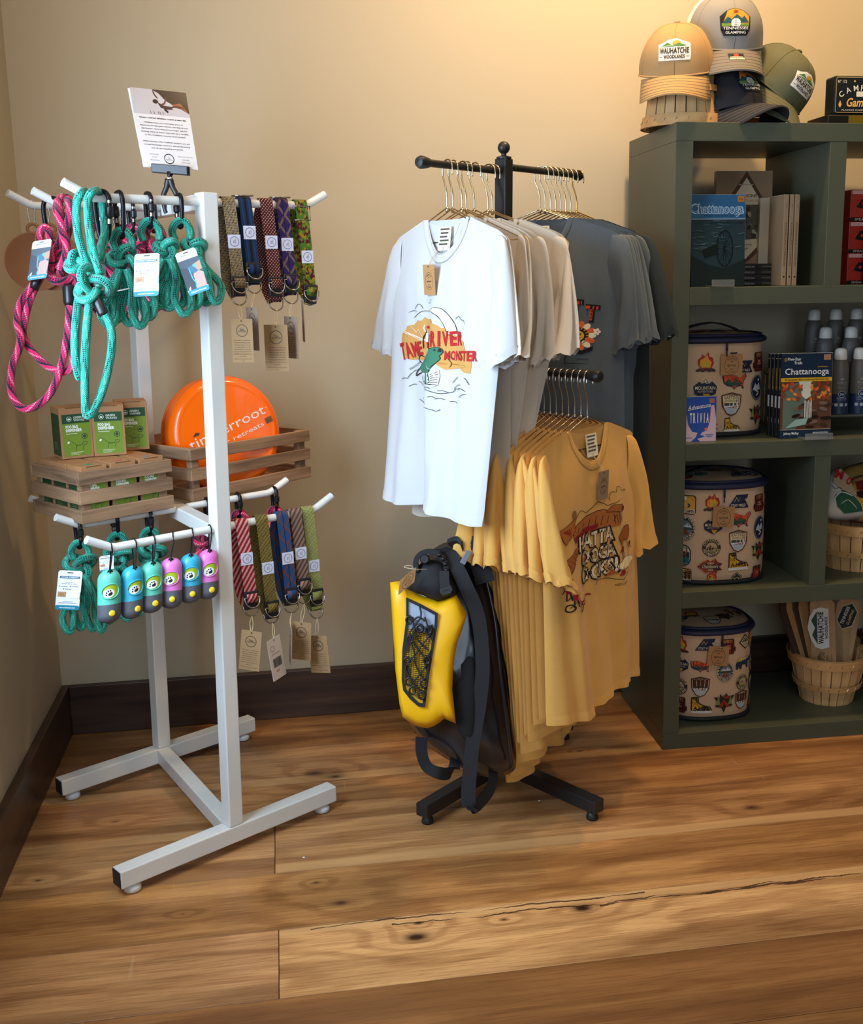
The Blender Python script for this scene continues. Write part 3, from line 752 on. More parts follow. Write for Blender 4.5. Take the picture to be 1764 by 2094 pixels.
            for q in range(N):
                f = q/(N-1); o, i = Oc[q], Ic[q]; mid = (o+i)/2; hx = (o-i)/2
                th = max(s.th, s.sth)*(.012+.018*math.sin(min(1, f*1.3)*PI*.6))
                for a in range(n):
                    an = 2*PI*a/n; ca, sa = math.cos(an), math.sin(an)
                    p = mid+hx*ca+V(0, 1, 0)*(th*sa*(1-.25*abs(ca)))
                    p.y += s.amp*f*(.007*math.sin(ca*5+s.ph[2]+f*3)+.008*noise.noise(V(ca*3+s.seed, f*3, side)))+s.cen(s.HW*side, p.z)*1.0
                    sx = (p.x-s.HW+.03); p.y += sw*f*.16
                    p.z += s.amp*f*.006*math.sin(ca*7+s.ph[6])
                    w.v.append(V(p.x*side, p.y, p.z))
            for q in range(N-1):
                for a in range(n):
                    a2 = (a+1) % n; fc = [q*n+a, q*n+a2, (q+1)*n+a2, (q+1)*n+a]
                    if side > 0: fc.reverse()
                    w.face(fc)
            so = obj('sleeve', w, m, t, True, world=False)
            # cuff band
            cb = M(); k0 = N-3
            for q in (k0, N-1):
                for a in range(n):
                    p = w.v[q*n+a]; ctr = sum((w.v[q*n+z] for z in range(n)), V(0, 0, 0))/n; d = (p-ctr); d.z = 0
                    cb.v.append(p+d.normalized()*.0016+(V(0, 0, -.0015) if q == N-1 else V(0, 0, 0)))
            for a in range(n):
                a2 = (a+1) % n; fc = [a, a2, n+a2, n+a]
                if side > 0: fc.reverse()
                cb.face(fc)
            obj('cuff', cb, m, so, True, world=False)
        if neck_label:
            A = Art(); A.rrect(-.022, 0, .022, .048, .003, 'efe6cc'); 
            for k, (tx, hh) in enumerate((('LUMEN WASH', .005), ('SMALL', .0055), ('100% COTTON', .004), ('MACHINE WASH', .0035), ('WARM', .0035))):
                A.rect(-.017+.002*(k % 2), .041-k*.0075, .016-.003*(k % 3), .0445-k*.0075, '5a5648')
            A.text('S', 0, .002, .005, '5a5648')
            zt = s.neckb(0)-.004
            A.build('neck_label', t, lambda x, y, hh: V(x+.004, s.yb(0, zt)-.006-hh-.006*(1-y/.048), zt-.046+y), world=False, base=.001, rough=.8)
        if art:
            art[0].build('printed_graphic', t, lambda x, y, hh: V(x, s.yf(x, y)-hh, y), edge=.012, base=.0010, lift=.00012, world=False, rough=.85)
        return t
def emblem(A, x, y, r, col='2a2420', ry=None):
    ry = ry or r
    A.ring(x, y, r, ry, r*.05, col); A.text('sprout', x, y-r*.16, r*.36, col, w=r*1.25, bold=.012)
    A.arc('GENERAL', x, y, r*.66, r*.19, col, 90, 100, ry=ry*.66); A.arc('STORE', x, y, r*.80, r*.19, col, -90, 80, out=False, ry=ry*.80)
    for sgn in (.42, -.40):
        for k in (-1, 0, 1): A.ell(x+k*r*.13, y+sgn*ry, r*.075, r*.035, col, 8, rot=k*.6)
def kraft_tag(parent, o, r, u, w=.040, h=.058, string_from=None, name='hang_tag', world=False, col='b98a58', content=None, hole=True):
    """tag card with top centre at o, hanging along -u"""
    r = Vector(r).normalized(); u = Vector(u).normalized(); n = r.cross(u).normalized(); o = Vector(o)
    bl = o-r*w/2-u*h
    b = M(); R = Matrix((r, u, n)).transposed(); b.box(bl+r*w/2+u*h/2, (w, h, .0007), R)
    t = obj(name, b, mat('kraft_'+col, col, .85, var=.06, vscale=60), parent, world=world)
    A = Art()
    if content: content(A, w, h)
    else: emblem(A, w/2, h*.46, w*.33, ry=w*.42)
    if hole: A.ell(w/2, h-.004, .0016, .0016, '3a2c20', 8)
    A.build('tag_print', t, lambda x, y, hh: bl+r*x+u*y+n*(hh+.0003), world=world, lift=.00008, base=.0002)
    if string_from is not None:
        sf = Vector(string_from); e = o-u*.004+n*.0005
        k = M()
        for sg in (-1, 1): k.tube(spl([sf, (sf+e)/2+r*.0035*sg+n*.002, e], 5), .0006, 5)
        obj('string', k, mat('twine', 'c8b48c', .9), t, True, world=world)
    return t
CW1 = mat('white_cotton', 'cfd0d2', .92, bump=.25, bscale=900, spec=.2, sheen=.15)
CW2 = mat('cream_cotton', 'd8cdbd', .92, bump=.25, bscale=900, spec=.2, sheen=.15)
CG = mat('slate_cotton', '566068', .92, bump=.3, bscale=900, var=.10, vscale=14, spec=.2, sheen=.15)
CY = mat('mustard_cotton', 'dba554', .92, bump=.3, bscale=900, var=.05, vscale=10, spec=.2, sheen=.15)
CD = mat('dark_cotton', '2e3436', .92, bump=.3, bscale=900, spec=.2)

def white_art():
    A = Art(); A.push(.0, -.368, .98, 0, sy=.60); K = '2b2624'; RD = 'b8242a'; GO = 'cf9a55'; GR = '3d7a5e'
    blob = [(-.135, -.03), (-.142, .01), (-.14, .04), (-.12, .055), (-.115, .07), (-.09, .075), (-.075, .092), (-.06, .09), (-.045, .104), (-.03, .096), (-.012, .1), (0, .085), (.02, .08), (.035, .07), (.05, .072), (.06, .055), (.08, .05), (.095, .035), (.11, .03), (.12, .0), (.138, -.01), (.14, -.05), (.138, -.075), (.12, -.072), (.1, -.06), (.06, -.068), (.03, -.05), (-.02, -.06), (-.06, -.045), (-.1, -.05), (-.125, -.045)]
    A.poly(blob, GO)
    moon = [(-.03, .125), (0, .138), (.03, .135), (.055, .115), (.075, .085), (.085, .045), (.06, .05), (.045, .08), (.02, .11), (-.005, .12)]
    A.poly(moon, 'efe4d0'); A.line(moon, .0018, K, 3)
    A.line([(-.09, .10), (-.06, .122), (-.03, .125), (.0, .12), (.03, .10), (.05, .07), (.06, .045)], .0018, K, 4)
    A.line([(-.11, .118), (-.09, .125), (-.075, .122)], .0015, K, 2); A.line([(-.085, .13), (-.075, .145), (-.065, .148), (-.055, .14), (-.052, .132)], .0015, K, 3)
    A.line([(-.03, .155), (-.022, .152), (-.018, .16)], .0014, K); A.line([(-.028, .165), (-.02, .162), (-.015, .168)], .0014, K)
    A.line([(.075, .10), (.085, .112), (.095, .10), (.108, .098), (.112, .085)], .0015, K, 2)
    for k in range(9): x = -.13+k*.009; A.line([(x, .055-k*.004), (x+.03, .040-k*.002)], .0014, 'f4ece0')
    A.line([(-.13, .048), (-.09, .034), (-.06, .02)], .002, 'f4ece0', 3); A.line([(-.10, .07), (-.08, .05), (-.07, .06), (-.05, .035)], .0016, 'f4ece0', 2)
    # lettering with the slanted, growing letters
    def word(t, x, y, h0, h1, w, rot, col):
        n = len(t); step = w/n
        for k, ch in enumerate(t):
            h = h0+(h1-h0)*k/(n-1); A.text(ch, x+(k+.5)*step*math.cos(rot), y+(k+.5)*step*math.sin(rot), h, col, w=step*.9 if ch != 'I' else step*.45, rot=rot, bold=.035)
    word('TAME', -.135, -.052, .060, .048, .096, .30, RD)
    word('RIVER', .005, .008, .052, .046, .104, .10, RD)
    word('MONSTER', .056, -.034, .030, .034, .100, .03, RD)
    A.push(-.016, 0)
    # the rider
    A.ell(-.008, .058, .007, .008, 'e6c7a8'); A.poly([(-.02, .066), (-.016, .074), (0, .075), (.004, .066)], RD)
    A.poly([(-.02, .05), (.002, .05), (.008, .02), (-.018, .018)], 'f2efe8'); A.line([(-.02, .052), (-.03, .065), (-.024, .078)], .004, 'f2efe8', 2); A.line([(.002, .048), (.016, .04), (.012, .02)], .003, K, 2)
    A.poly([(-.016, .02), (.010, .02), (.016, .0), (-.006, -.004)], RD); A.line([(.01, .0), (.006, -.022)], .006, 'f2efe8')
    A.line([(-.012, .065), (-.022, .045), (-.030, .03), (-.028, -.005)], .005, K, 3)
    # the fish
    body = [(-.03, -.055), (-.012, -.028), (.005, -.012), (.022, .0), (.045, .006), (.062, .002), (.068, -.010), (.058, -.022), (.062, -.032), (.045, -.05), (.03, -.068), (.028, -.09), (.035, -.112), (.022, -.12), (.012, -.108), (-.004, -.09), (-.03, -.088), (-.045, -.075)]
    A.poly(body, GR); A.line(body+[body[0]], .0022, K, 2)
    A.ell(.056, -.004, .010, .006, K); A.ell(.040, -.004, .004, .003, K); A.line([(-.02, -.06), (0, -.05), (.02, -.065), (.035, -.07)], .0018, 'bfe0cf', 3)
    A.line([(-.032, -.058), (-.05, -.045), (-.04, -.03), (-.02, -.035)], .003, K, 3); A.line([(-.045, -.075), (-.06, -.09), (-.065, -.105), (-.055, -.1), (-.035, -.088)], .004, K, 2)
    tail = [(.02, -.085), (.045, -.072), (.062, -.07), (.066, -.09), (.062, -.12), (.045, -.13), (.028, -.125)]
    A.poly(tail, 'dfe8df'); 
    for k in range(6): A.line([(.03, -.09-k*.006), (.06, -.075-k*.009)], .0022, K)
    A.pop(); A.line([(.062, -.028), (.075, -.045), (.07, -.06)], .0015, K, 2); A.line([(.064, -.02), (.085, -.035)], .0015, K)
    for (x, y, a) in ((-.08, -.088, .3), (-.12, -.12, .2), (-.055, -.13, -.5), (-.09, -.14, .4), (.01, -.135, 0), (.06, -.142, -.1), (.10, -.12, .5), (.115, -.13, -.3), (.09, -.10, .9), (-.1, -.105, 1), (.03, -.165, 0), (.055, -.168, .05), (.09, -.175, -.1), (-.01, -.178, -.4), (.12, -.15, .6), (-.03, -.12, .2), (.13, -.10, -1)):
        c, q = math.cos(a), math.sin(a); A.line([(x-.014*c, y-.014*q), (x, y+.004), (x+.014*c, y+.014*q)], .0017, K, 3)
    A.line([(-.05, -.1), (-.04, -.125), (0, -.138), (.05, -.148), (.085, -.14), (.09, -.125)], .0018, K, 4); A.line([(-.01, -.11), (.0, -.12), (.03, -.122)], .0018, K, 3)
    A.line([(0, -.2), (.05, -.208), (.06, -.20)], .0018, K, 2); A.line([(-.06, -.185), (-.03, -.197)], .0018, K)
    A.text('tennessee', -.078, -.07, .010, K, rot=.6, shear=.4, bold=0, w=.055)
    A.text('ETHR', .10, -.132, .006, K, bold=0); A.pop(); return (A,)
def gray_art():
    A = Art(); A.push(.078, -.345, .62, 0, sy=.52); OR = 'c9472a'; K = '14171a'
    for k, ch in enumerate('CHATT'):
        x = -.145+k*.058; r = .22-.11*k; y = .02+.016*math.sin(k/4*PI); hh = .088-.012*abs(k-2)
        A.text(ch, x+.0035, y-.003, hh+.006, K, w=.056, rot=r*.5, bold=.06); A.text(ch, x, y, hh, OR, w=.048, rot=r*.5, bold=.03)
        A.line([(x-.012, y+.02), (x-.010, y+.05)], .0018, K)
    c = (.045, -.045)
    for k in range(14):
        a = 2*PI*k/14; A.ell(c[0]+.046*math.cos(a), c[1]+.046*math.sin(a), .019, .012, 'd8663a' if k % 2 else 'efe0c4', 10, rot=a)
    A.ell(c[0], c[1], .038, .038, K); 
    for k in range(16): a = 2*PI*k/16; A.ell(c[0]+.033*math.cos(a), c[1]+.033*math.sin(a), .006, .003, 'c08a3a', 6, rot=a)
    A.ell(c[0], c[1], .022, .022, 'd9a53c'); A.ell(c[0]-.008, c[1]+.006, .0025, .005, K, 8); A.ell(c[0]+.008, c[1]+.006, .0025, .005, K, 8); A.line([(c[0]-.010, c[1]-.006), (c[0], c[1]-.013), (c[0]+.010, c[1]-.006)], .0022, K, 3)
    for (dx, dy) in ((-.095, -.03), (.112, -.028)):
        for k in range(5): a = 2*PI*k/5; A.ell(dx+.008*math.cos(a), dy+.008*math.sin(a), .008, .006, 'efe8d8', 8, rot=a)
        A.ell(dx, dy, .004, .004, OR, 8)
    A.poly([(-.02, -.105), (.02, -.095), (.06, -.11), (.10, -.09), (.095, -.11), (.06, -.125), (.02, -.12), (-.01, -.125)], K); A.line([(.0, -.13), (-.01, -.15), (-.005, -.165)], .004, K, 2); A.line([(.03, -.09), (.02, -.10), (.05, -.075)], .005, 'c9a060', 2)
    A.line([(-.02, -.17), (.03, -.165), (.09, -.168)], .0018, K, 2); A.text('TENNESSEE', .06, -.150, .007, K, bold=0); return (A,)
def mustard_art():
    A = Art(); A.push(.0, -.355, 1.0, 0, sy=.62); K = '2a1a16'; BR = '8a3c1c'; RD = '8f1f22'; CR_ = 'f0dcb8'
    rock = [(-.10, .04), (-.105, .07), (-.09, .088), (-.06, .10), (-.02, .112), (.02, .112), (.05, .098), (.078, .088), (.088, .06), (.08, .04)]
    A.poly(rock, 'b06a34'); A.line(rock, .0022, K, 2)
    for k in range(7): A.line([(-.085+k*.024, .06), (-.078+k*.024, .098-.006*abs(k-3))], .0018, K, 0)
    A.line([(-.12, .09), (-.07, .135), (-.045, .118), (0, .145), (.04, .12), (.09, .13)], .0022, K, 2)
    sm = [(.05, .135), (.045, .15), (.055, .165), (.07, .16), (.075, .178), (.09, .172), (.10, .158), (.115, .158), (.12, .15)]
    A.line(sm, .002, K, 3)
    A.poly([(.03, .10), (.10, .085), (.105, .108), (.06, .118)], 'a3602c'); A.line([(.03, .10), (.10, .085), (.105, .108), (.06, .118), (.03, .10)], .002, K); A.ell(.10, .095, .010, .010, K, 12)
    for k in range(5): A.line([(.06+k*.008, .085-k*.001), (.064+k*.008, .05)], .0014, K)
    A.poly([(-.10, .03), (-.098, .052), (-.05, .068), (.0, .07), (.0, .056), (-.05, .05)], RD)
    A.text('HATTA', -.012, -.005, .054, K, w=.152, bold=.07); A.text('HATTA', -.012, -.002, .049, CR_, w=.140, bold=.035)
    A.text('OOGA', .0, -.062, .052, K, w=.142, bold=.07); A.text('OOGA', .0, -.059, .047, CR_, w=.130, bold=.035)
    A.text('OCKS!', .0, -.122, .056, K, w=.150, bold=.07); A.text('OCKS!', .0, -.119, .050, CR_, w=.138, bold=.035)
    A.ell(-.054, -.038, .011, .012, 'a8602c', 14); A.ell(-.054, -.036, .007, .008, CR_, 12)
    hawk = [(-.15, .085), (-.105, .112), (-.085, .125), (-.10, .10), (-.098, .075), (-.125, .05), (-.132, .035), (-.14, .05)]
    A.poly(hawk, 'b0682e'); A.line(hawk+[hawk[0]], .002, K); A.poly([(-.14, .08), (-.115, .09), (-.118, .06)], RD); A.ell(-.10, .13, .009, .013, '8a6a3a', 12)
    A.poly([(-.15, -.03), (-.10, .015), (-.085, .01), (-.13, -.07)], 'a05a2a'); A.line([(-.15, -.03), (-.10, .015), (-.085, .01), (-.13, -.07), (-.15, -.03)], .0022, K)
    for k in range(5): A.line([(-.145+k*.01, -.035+k*.009), (-.132+k*.01, -.052+k*.009)], .0018, K)
    bear = [(.072, .0), (.09, .02), (.11, .028), (.13, .025), (.14, .01), (.135, -.02), (.12, -.025), (.10, -.02), (.085, -.03)]
    A.poly(bear, 'a45a28'); A.line(bear+[bear[0]], .002, K, 2)
    for (x, y) in ((.095, -.05), (-.135, -.115), (-.12, -.14)):
        A.ell(x, y+.014, .006, .007, 'c89060', 10); A.poly([(x-.008, y+.008), (x+.008, y+.008), (x+.006, y-.012), (x-.006, y-.012)], RD); A.line([(x-.004, y-.012), (x-.006, y-.035)], .004, K); A.line([(x+.004, y-.012), (x+.007, y-.035)], .004, K); A.line([(x-.008, y+.004), (x-.018, y-.008)], .003, K)
    A.line([(.12, -.03), (.13, -.06), (.125, -.09)], .0022, K, 2); A.ell(.14, -.045, .005, .009, K, 10); A.line([(.13, -.055), (.15, -.06)], .002, K)
    A.ell(.11, -.105, .045, .020, CR_, 22); A.ring(.11, -.105, .045, .020, .002, K); A.poly([(.03, -.13), (.05, -.105), (.07, -.13)], 'a8602c'); A.poly([(.07, -.14), (.09, -.11), (.105, -.14)], RD)
    A.line([(-.02, -.14), (.03, -.135), (.08, -.155), (.13, -.14)], .0022, K, 3); A.line([(-.10, -.13), (-.105, -.155), (-.08, -.175), (-.05, -.165), (-.03, -.17)], .006, RD, 3)
    for (x, y) in ((-.135, -.175), (-.09, -.19)): A.ring(x, y, .014, .014, .0045, K, 16)
    A.line([(-.135, -.175), (-.115, -.155), (-.09, -.19)], .004, K, 0); A.poly([(-.08, -.185), (-.05, -.18), (-.055, -.195)], RD)
    A.text('NEIGHBOR', .085, -.175, .009, K, bold=0, w=.05, shear=.2); A.pop(); return (A,)
def scan_tag(t, s, side_x=.0, w=.042, h=.062, zt=None, col='b98a58', rot=0, sf=None):
    zt = zt if zt is not None else s.neckf(0)-.004
    y0 = min(s.yf(side_x+dx_, zt-dz_) for dx_ in (-.02, 0, .02) for dz_ in (0, .03, .055))-.007
    c, q = math.cos(rot), math.sin(rot)
    kraft_tag(t, (side_x, y0, zt), (c, 0, q), (-q, -.04, c), w, h, sf or (side_x-.004, s.yb(0, s.neckb(0))-.012, s.neckb(0)-.05), col=col)

# white and cream shirts on the upper left arm ----------------------------------------------------
phiW = -math.atan2(.942, .335)     # width direction of the front shirts
def arm_angle(d): return math.atan2(d[1], d[0])
whites = [(.200, -1.12, CW1, 0), (.181, -1.14, CW2, 1), (.150, -1.05, CW2, 2), (.136, -1.02, CW2, 3), (.108, -1.0, CW2, 4), (.060, -.86, CW2, 5), (.044, -.83, CW2, 6)]
wl_sh = ['white T-shirt with a river monster graphic and kraft tag, front of upper left arm',
 'cream T-shirt directly behind the white graphic T-shirt', 'cream T-shirt, third from the front on the upper left arm', 'cream T-shirt, fourth from the front on the upper left arm',
 'cream T-shirt in the middle of the upper left arm, mostly hidden', 'cream T-shirt, second from the black post on the upper left arm', 'cream T-shirt hanging nearest the black post on the upper left arm']
for k, (L, rz, m, q) in enumerate(whites):
    p = AW(L)
    make_hanger(['chrome wire hanger of the white graphic T-shirt at the front of the upper left arm', 'chrome wire hanger pressed against the front hanger on the upper left arm', 'chrome wire hanger third from the front on the upper left arm', 'chrome wire hanger fourth from the front on the upper left arm', 'single chrome wire hanger in the middle of the upper left arm', 'chrome wire hanger second from the black post on the upper left arm', 'chrome wire hanger closest to the black post on the upper left arm'][k], p, rz, 'hangers on the upper left arm', CHROME)
    s = Shirt(11+k, [.60, .61, .615, .60, .62, .64, .60][k], [1.15, .5, .8, .8, .8, .9, .9][k], hw=.200 if k == 0 else .205, drop=.088, thick=[.8, .22, .3, .3, .4, .35, .4][k], cseed=5, lean=[.05, -.02, .0, .02, .05, .09, .10][k], taper=[.06, .2, .25, .25, .3, .3, .35][k], back=.15 if k == 0 else .5)
    dl = [(.12, .25), (.2, .1), (.4, .3), (.3, .05), (.3, .5), (.2, .0), (.5, .15)][k]
    t = s.build(wl_sh[k], 't-shirt', p, rz, 'white and cream T-shirts on the upper left arm', m, m, art=white_art() if k == 0 else None, droop=dl, nu=56 if k == 0 else 30, nv=56 if k == 0 else 30, neck_label=k == 0, swing=(0, [-.1, -.25, -.35, -.5, 0, -.2, -.55][k]))
    if k == 0: scan_tag(t, s, -.012)
# slate shirts on the upper right arm -------------------------------------------------------------
gl = ['slate blue T-shirt with an orange lettered graphic, front of the upper right arm', 'slate T-shirt directly behind the slate graphic T-shirt', 'slate T-shirt third from the front on the upper right arm', 'slate T-shirt fourth from the front on the upper right arm', 'slate T-shirt fifth from the front on the upper right arm', 'slate T-shirt sixth from the front on the upper right arm', 'slate T-shirt last on the upper right arm, closest to the wall']
gh = ['front', 'second', 'third', 'fourth', 'fifth', 'sixth', 'last']
for k in range(7):
    L = .140+.0215*k; rz = -.63-.04*k; p = AG(L)
    make_hanger('chrome wire hanger of the slate T-shirts, %s on the upper right arm' % gh[k], p, rz, 'hangers of the slate T-shirts', CHROME)
    s = Shirt(31+k, [.60, .60, .61, .60, .62, .60, .62][k], 1.0, drop=.085, thick=[.7, .36, .36, .36, .36, .36, .36][k], cseed=9, back=.3 if k == 0 else .5, lean=[0, 0, -.01, -.01, -.02, -.02, -.03][k], taper=[0, .05, .05, .1, .1, .15, .1][k])
    t = s.build(gl[k], 't-shirt', p, rz, 'slate T-shirts beside the shelf', CG, CG, art=gray_art() if k == 0 else None, droop=(.3, [.65, .4, .3, .35, .1, .0, -.1][k]), nu=44 if k == 0 else 26, nv=44 if k == 0 else 26, neck_label=k == 0, swing=(0, [-.05, -.1, -.15, -.2, -.2, .1, -.1][k]))
    if k == 0: scan_tag(t, s, -.02, rot=.25, col='a5642f')
# one darker shirt last of all
p = AG(.296); make_hanger('gold wire hanger of the dark charcoal T-shirt, tip of the upper right arm', p, -.98, None, mat('gold_wire', 'c9a258', .2, 1))
Shirt(77, .66, 1, thick=.5, hw=.225, cseed=9).build('dark charcoal T-shirt behind the slate ones, closest to the shelving unit', 't-shirt', p, -.98, None, CD, CD, nu=24, nv=24, neck_label=False, droop=(.2, -.1))
# mustard shirts on the lower arm ----------------------------------------------------------------
order = ['front', 'second', 'third', 'fourth', 'fifth', 'sixth', 'seventh', 'eighth', 'ninth', 'tenth', 'eleventh', 'twelfth']
for k in range(12):
    L = .252-.0178*k; rz = .74+.006*k; p = AM(L)
    make_hanger('chrome wire hanger of the mustard T-shirts, %s from the end of the lower arm' % order[k] if k else 'chrome wire hanger of the mustard graphic T-shirt at the end of the lower arm', p, rz, 'hangers on the lower arm', STEEL)
    s = Shirt(51+k, [.60, .60, .615, .65, .64, .69, .68, .72, .71, .75, .77, .79][k], [1.1, .9, 1.0, .9, 1.1, .9, 1.0, .9, 1.0, .9, .9, .9][k], hw=.190, drop=.09, thick=.8 if k == 0 else .32, cseed=3, lean=[.03, .015, .01, .01, .01, .01, .015, .02, .02, .025, .03, .03][k], taper=[0, .04, .06, .06, .08, .1, .1, .12, .14, .15, .15, .16][k], back=.2 if k == 0 else .5, sth=.75)
    t = s.build('mustard T-shirt with a brown mountain graphic and tag, front of the lower arm' if k == 0 else 'mustard yellow T-shirt, %s from the front on the lower arm' % order[k], 't-shirt', p, rz, 'mustard T-shirts on the lower arm', CY, CY, art=mustard_art() if k == 0 else None,
        droop=([.70, .85, .75, .5, .95, .6, .85, .35, .7, .4, .5, .1][k], .6), nu=52 if k == 0 else 28, nv=52 if k == 0 else 28, neck_label=k == 0, swing=([-.30, -.05, -.55, -.15, -.65, -.2, -.5, -.0, -.35, .0, -.2, .1][k], -.1))
    if k == 0: scan_tag(t, s, .012, col='9c7f63')
# ------------------------------------------------------------------ goods on the white rack
BLK = mat('black_plastic', '17171a', .38, spec=.5); BLKM = mat('black_anodised', '1d1d22', .3, .6); SILV = mat('nickel_ring', 'a09a92', .22, 1.0)
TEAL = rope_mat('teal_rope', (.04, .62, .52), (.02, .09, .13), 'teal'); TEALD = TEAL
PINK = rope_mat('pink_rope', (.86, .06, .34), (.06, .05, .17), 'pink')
HS = mat('shrink_sleeve', '191a1e', .35); ZIP = mat('zip_tie', 'd8d8d2', .4)
UPV = V(0, 0, 1)
def facing(p):
    d = (CAM-Vector(p)); d.z = 0; return d.normalized()
def carabiner(parent, top, h, ax, down=None, tr=.0040, gate=1, w=None):
    """D-shaped clip hanging from point top; ax = width direction"""
    ax = Vector(ax).normalized(); dn = Vector(down).normalized() if down else V(0, 0, -1); w = w or h*.52
    def q(x, y): return Vector(top)+ax*(x*w)+dn*(y*h)
    pts = spl([q(0, 0), q(.36, .05), q(.52, .22), q(.44, .6), q(.34, .86), q(.16, 1.0), q(-.10, 1.0), q(-.26, .88), q(-.38, .5), q(-.40, .2), q(-.26, .04)], 4, True)
    if gate < 0: pts = [Vector(top)-(Vector(p)-Vector(top)).dot(ax)*2*ax+(Vector(p)-Vector(top)) for p in pts]
    c = obj('carabiner', M().tube(pts, tr, 8, closed=True, sq=1.2), BLKM, parent, True)
    s = gate
    obj('screw_gate', M().tube([q(s*.50, .30), q(s*.485, .33), q(s*.465, .52), q(s*.455, .55)], [tr*1.1, tr*1.75, tr*1.75, tr*1.1], 10), BLK, c, True, auto=.8)
    obj('gate_collar', M().tube([q(s*.452, .58), q(s*.435, .68)], tr*1.45, 10).tube([q(s*.51, .20), q(s*.505, .26)], tr*1.35, 10), SILV, c, True, auto=.8)
    return c
def knot_pts(c, r, ax, seed=0, squash=.75, n=48, up=None):
    ax = Vector(ax).normalized(); up = Vector(up).normalized() if up else V(0, 0, 1); nn = ax.cross(up)
    out = []
    for k in range(n):
        t = 2*PI*k/n; x = (math.sin(t)+2*math.sin(2*t))/3; y = (math.cos(t)-2*math.cos(2*t))/3; z = -math.sin(3*t)
        a = seed*1.3; x, y = x*math.cos(a)-y*math.sin(a), x*math.sin(a)+y*math.cos(a)
        out.append(Vector(c)+ax*x*r+up*y*r*squash*1.15+nn*z*r*.42)
    return out
def leash_tag(parent, tl, tr, bl, kind, px=True):
    """printed card given by three corners (pixel+depth or 3D)"""
    fn, w, h = quad_frame(tl, tr, bl)
    b = M(); b.prism([(0, .003), (.003, 0), (w-.003, 0), (w, .003), (w, h-.003), (w-.003, h), (.003, h), (0, h-.003)], fn, -.0006, 0)
    t = obj('card_tag', b, mat('card_white', 'e6e6ea', .5), parent)
    A = Art()
    A.rrect(0, 0, w, h*.115, .003, '1f7f97')
    if kind == 'photo':
        A.rect(0, h*.115, w, h*.80, '39424e'); A.poly([(w*.35, h*.115), (w*.95, h*.115), (w, h*.42), (w*.62, h*.55), (w*.5, h*.4)], 'b08a80')
        A.poly([(0, h*.115), (w*.45, h*.115), (w*.5, h*.35), (w*.3, h*.6), (0, h*.66)], '262d3a'); A.poly([(w*.35, h*.62), (w*.8, h*.66), (w*.86, h*.5), (w*.6, h*.45), (w*.42, h*.5)], '2d5f78')
        A.line([(w*.4, h*.6), (w*.42, h*.35), (w*.5, h*.25), (w*.44, h*.14)], w*.05, '2aa3b4', 4); A.poly([(w*.6, h*.64), (w, h*.7), (w, h*.5), (w*.8, h*.48)], 'a77f6a')
        A.poly([(w*.1, h*.16), (w*.2, h*.2), (w*.17, h*.115), (w*.08, h*.115)], 'd8dade'); A.ell(w*.68, h*.62, w*.07, h*.04, '3fb0c0', 10)
        A.text('adventure', w*.5, h*.88, h*.045, '7a8088', w=w*.42); A.ell(w*.25, h*.90, w*.03, w*.03, '7a8088', 8)
        A.text('Adventure Pro Leash', w/2, h*.038, h*.042, 'f4f6f8', w=w*.74)
    else:
        A.text('Register your', w/2, h*.885, h*.016, '44566a', bold=0); A.rect(w*.08, h*.80, w*.92, h*.86, '2e5c74'); A.text('LIFETIME WARRANTY', w/2, h*.815, h*.032, 'eef2f4', w=w*.76)
        A.text('at outdoorpets.com', w/2, h*.765, h*.015, '44566a', bold=0)
        A.text('JOIN THE PACK', w/2, h*.69, h*.018, '44566a'); A.text('AND GET SPECIAL OFFERS', w/2, h*.655, h*.018, '44566a', w=w*.66)
        for (x, y) in ((.10, .60), (.56, .60), (.28, .53)): A.ell(w*x, h*y, w*.025, w*.025, '44566a', 10); A.rect(w*(x+.06), h*(y-.008), w*(x+.33), h*(y+.006), '7d8996')
        A.rect(w*.06, h*.33, w*.40, h*.46, 'b98a62'); A.text('$25', w*.24, h*.365, h*.05, '6a4228', bold=.0)
        A.rect(w*.58, h*.30, w*.90, h*.47, 'f2f2f4'); A.rect(w*.98, h*.28, w, h*.46, '1f7f97')
        A.rect(w*.3, h*.205, w*.7, h*.215, '7d8996'); A.rect(w*.12, h*.17, w*.88, h*.182, '7d8996')
        A.text('www.outdoorpets.com', w/2, h*.04, h*.04, 'f4f6f8', w=w*.66)
    A.rrect(w*.38, h*.935, w*.62, h*.96, h*.010, '2a2c30')
    A.build('tag_print', t, fn, lift=.00006, base=.00015, rough=.35); return t
RR = .0073
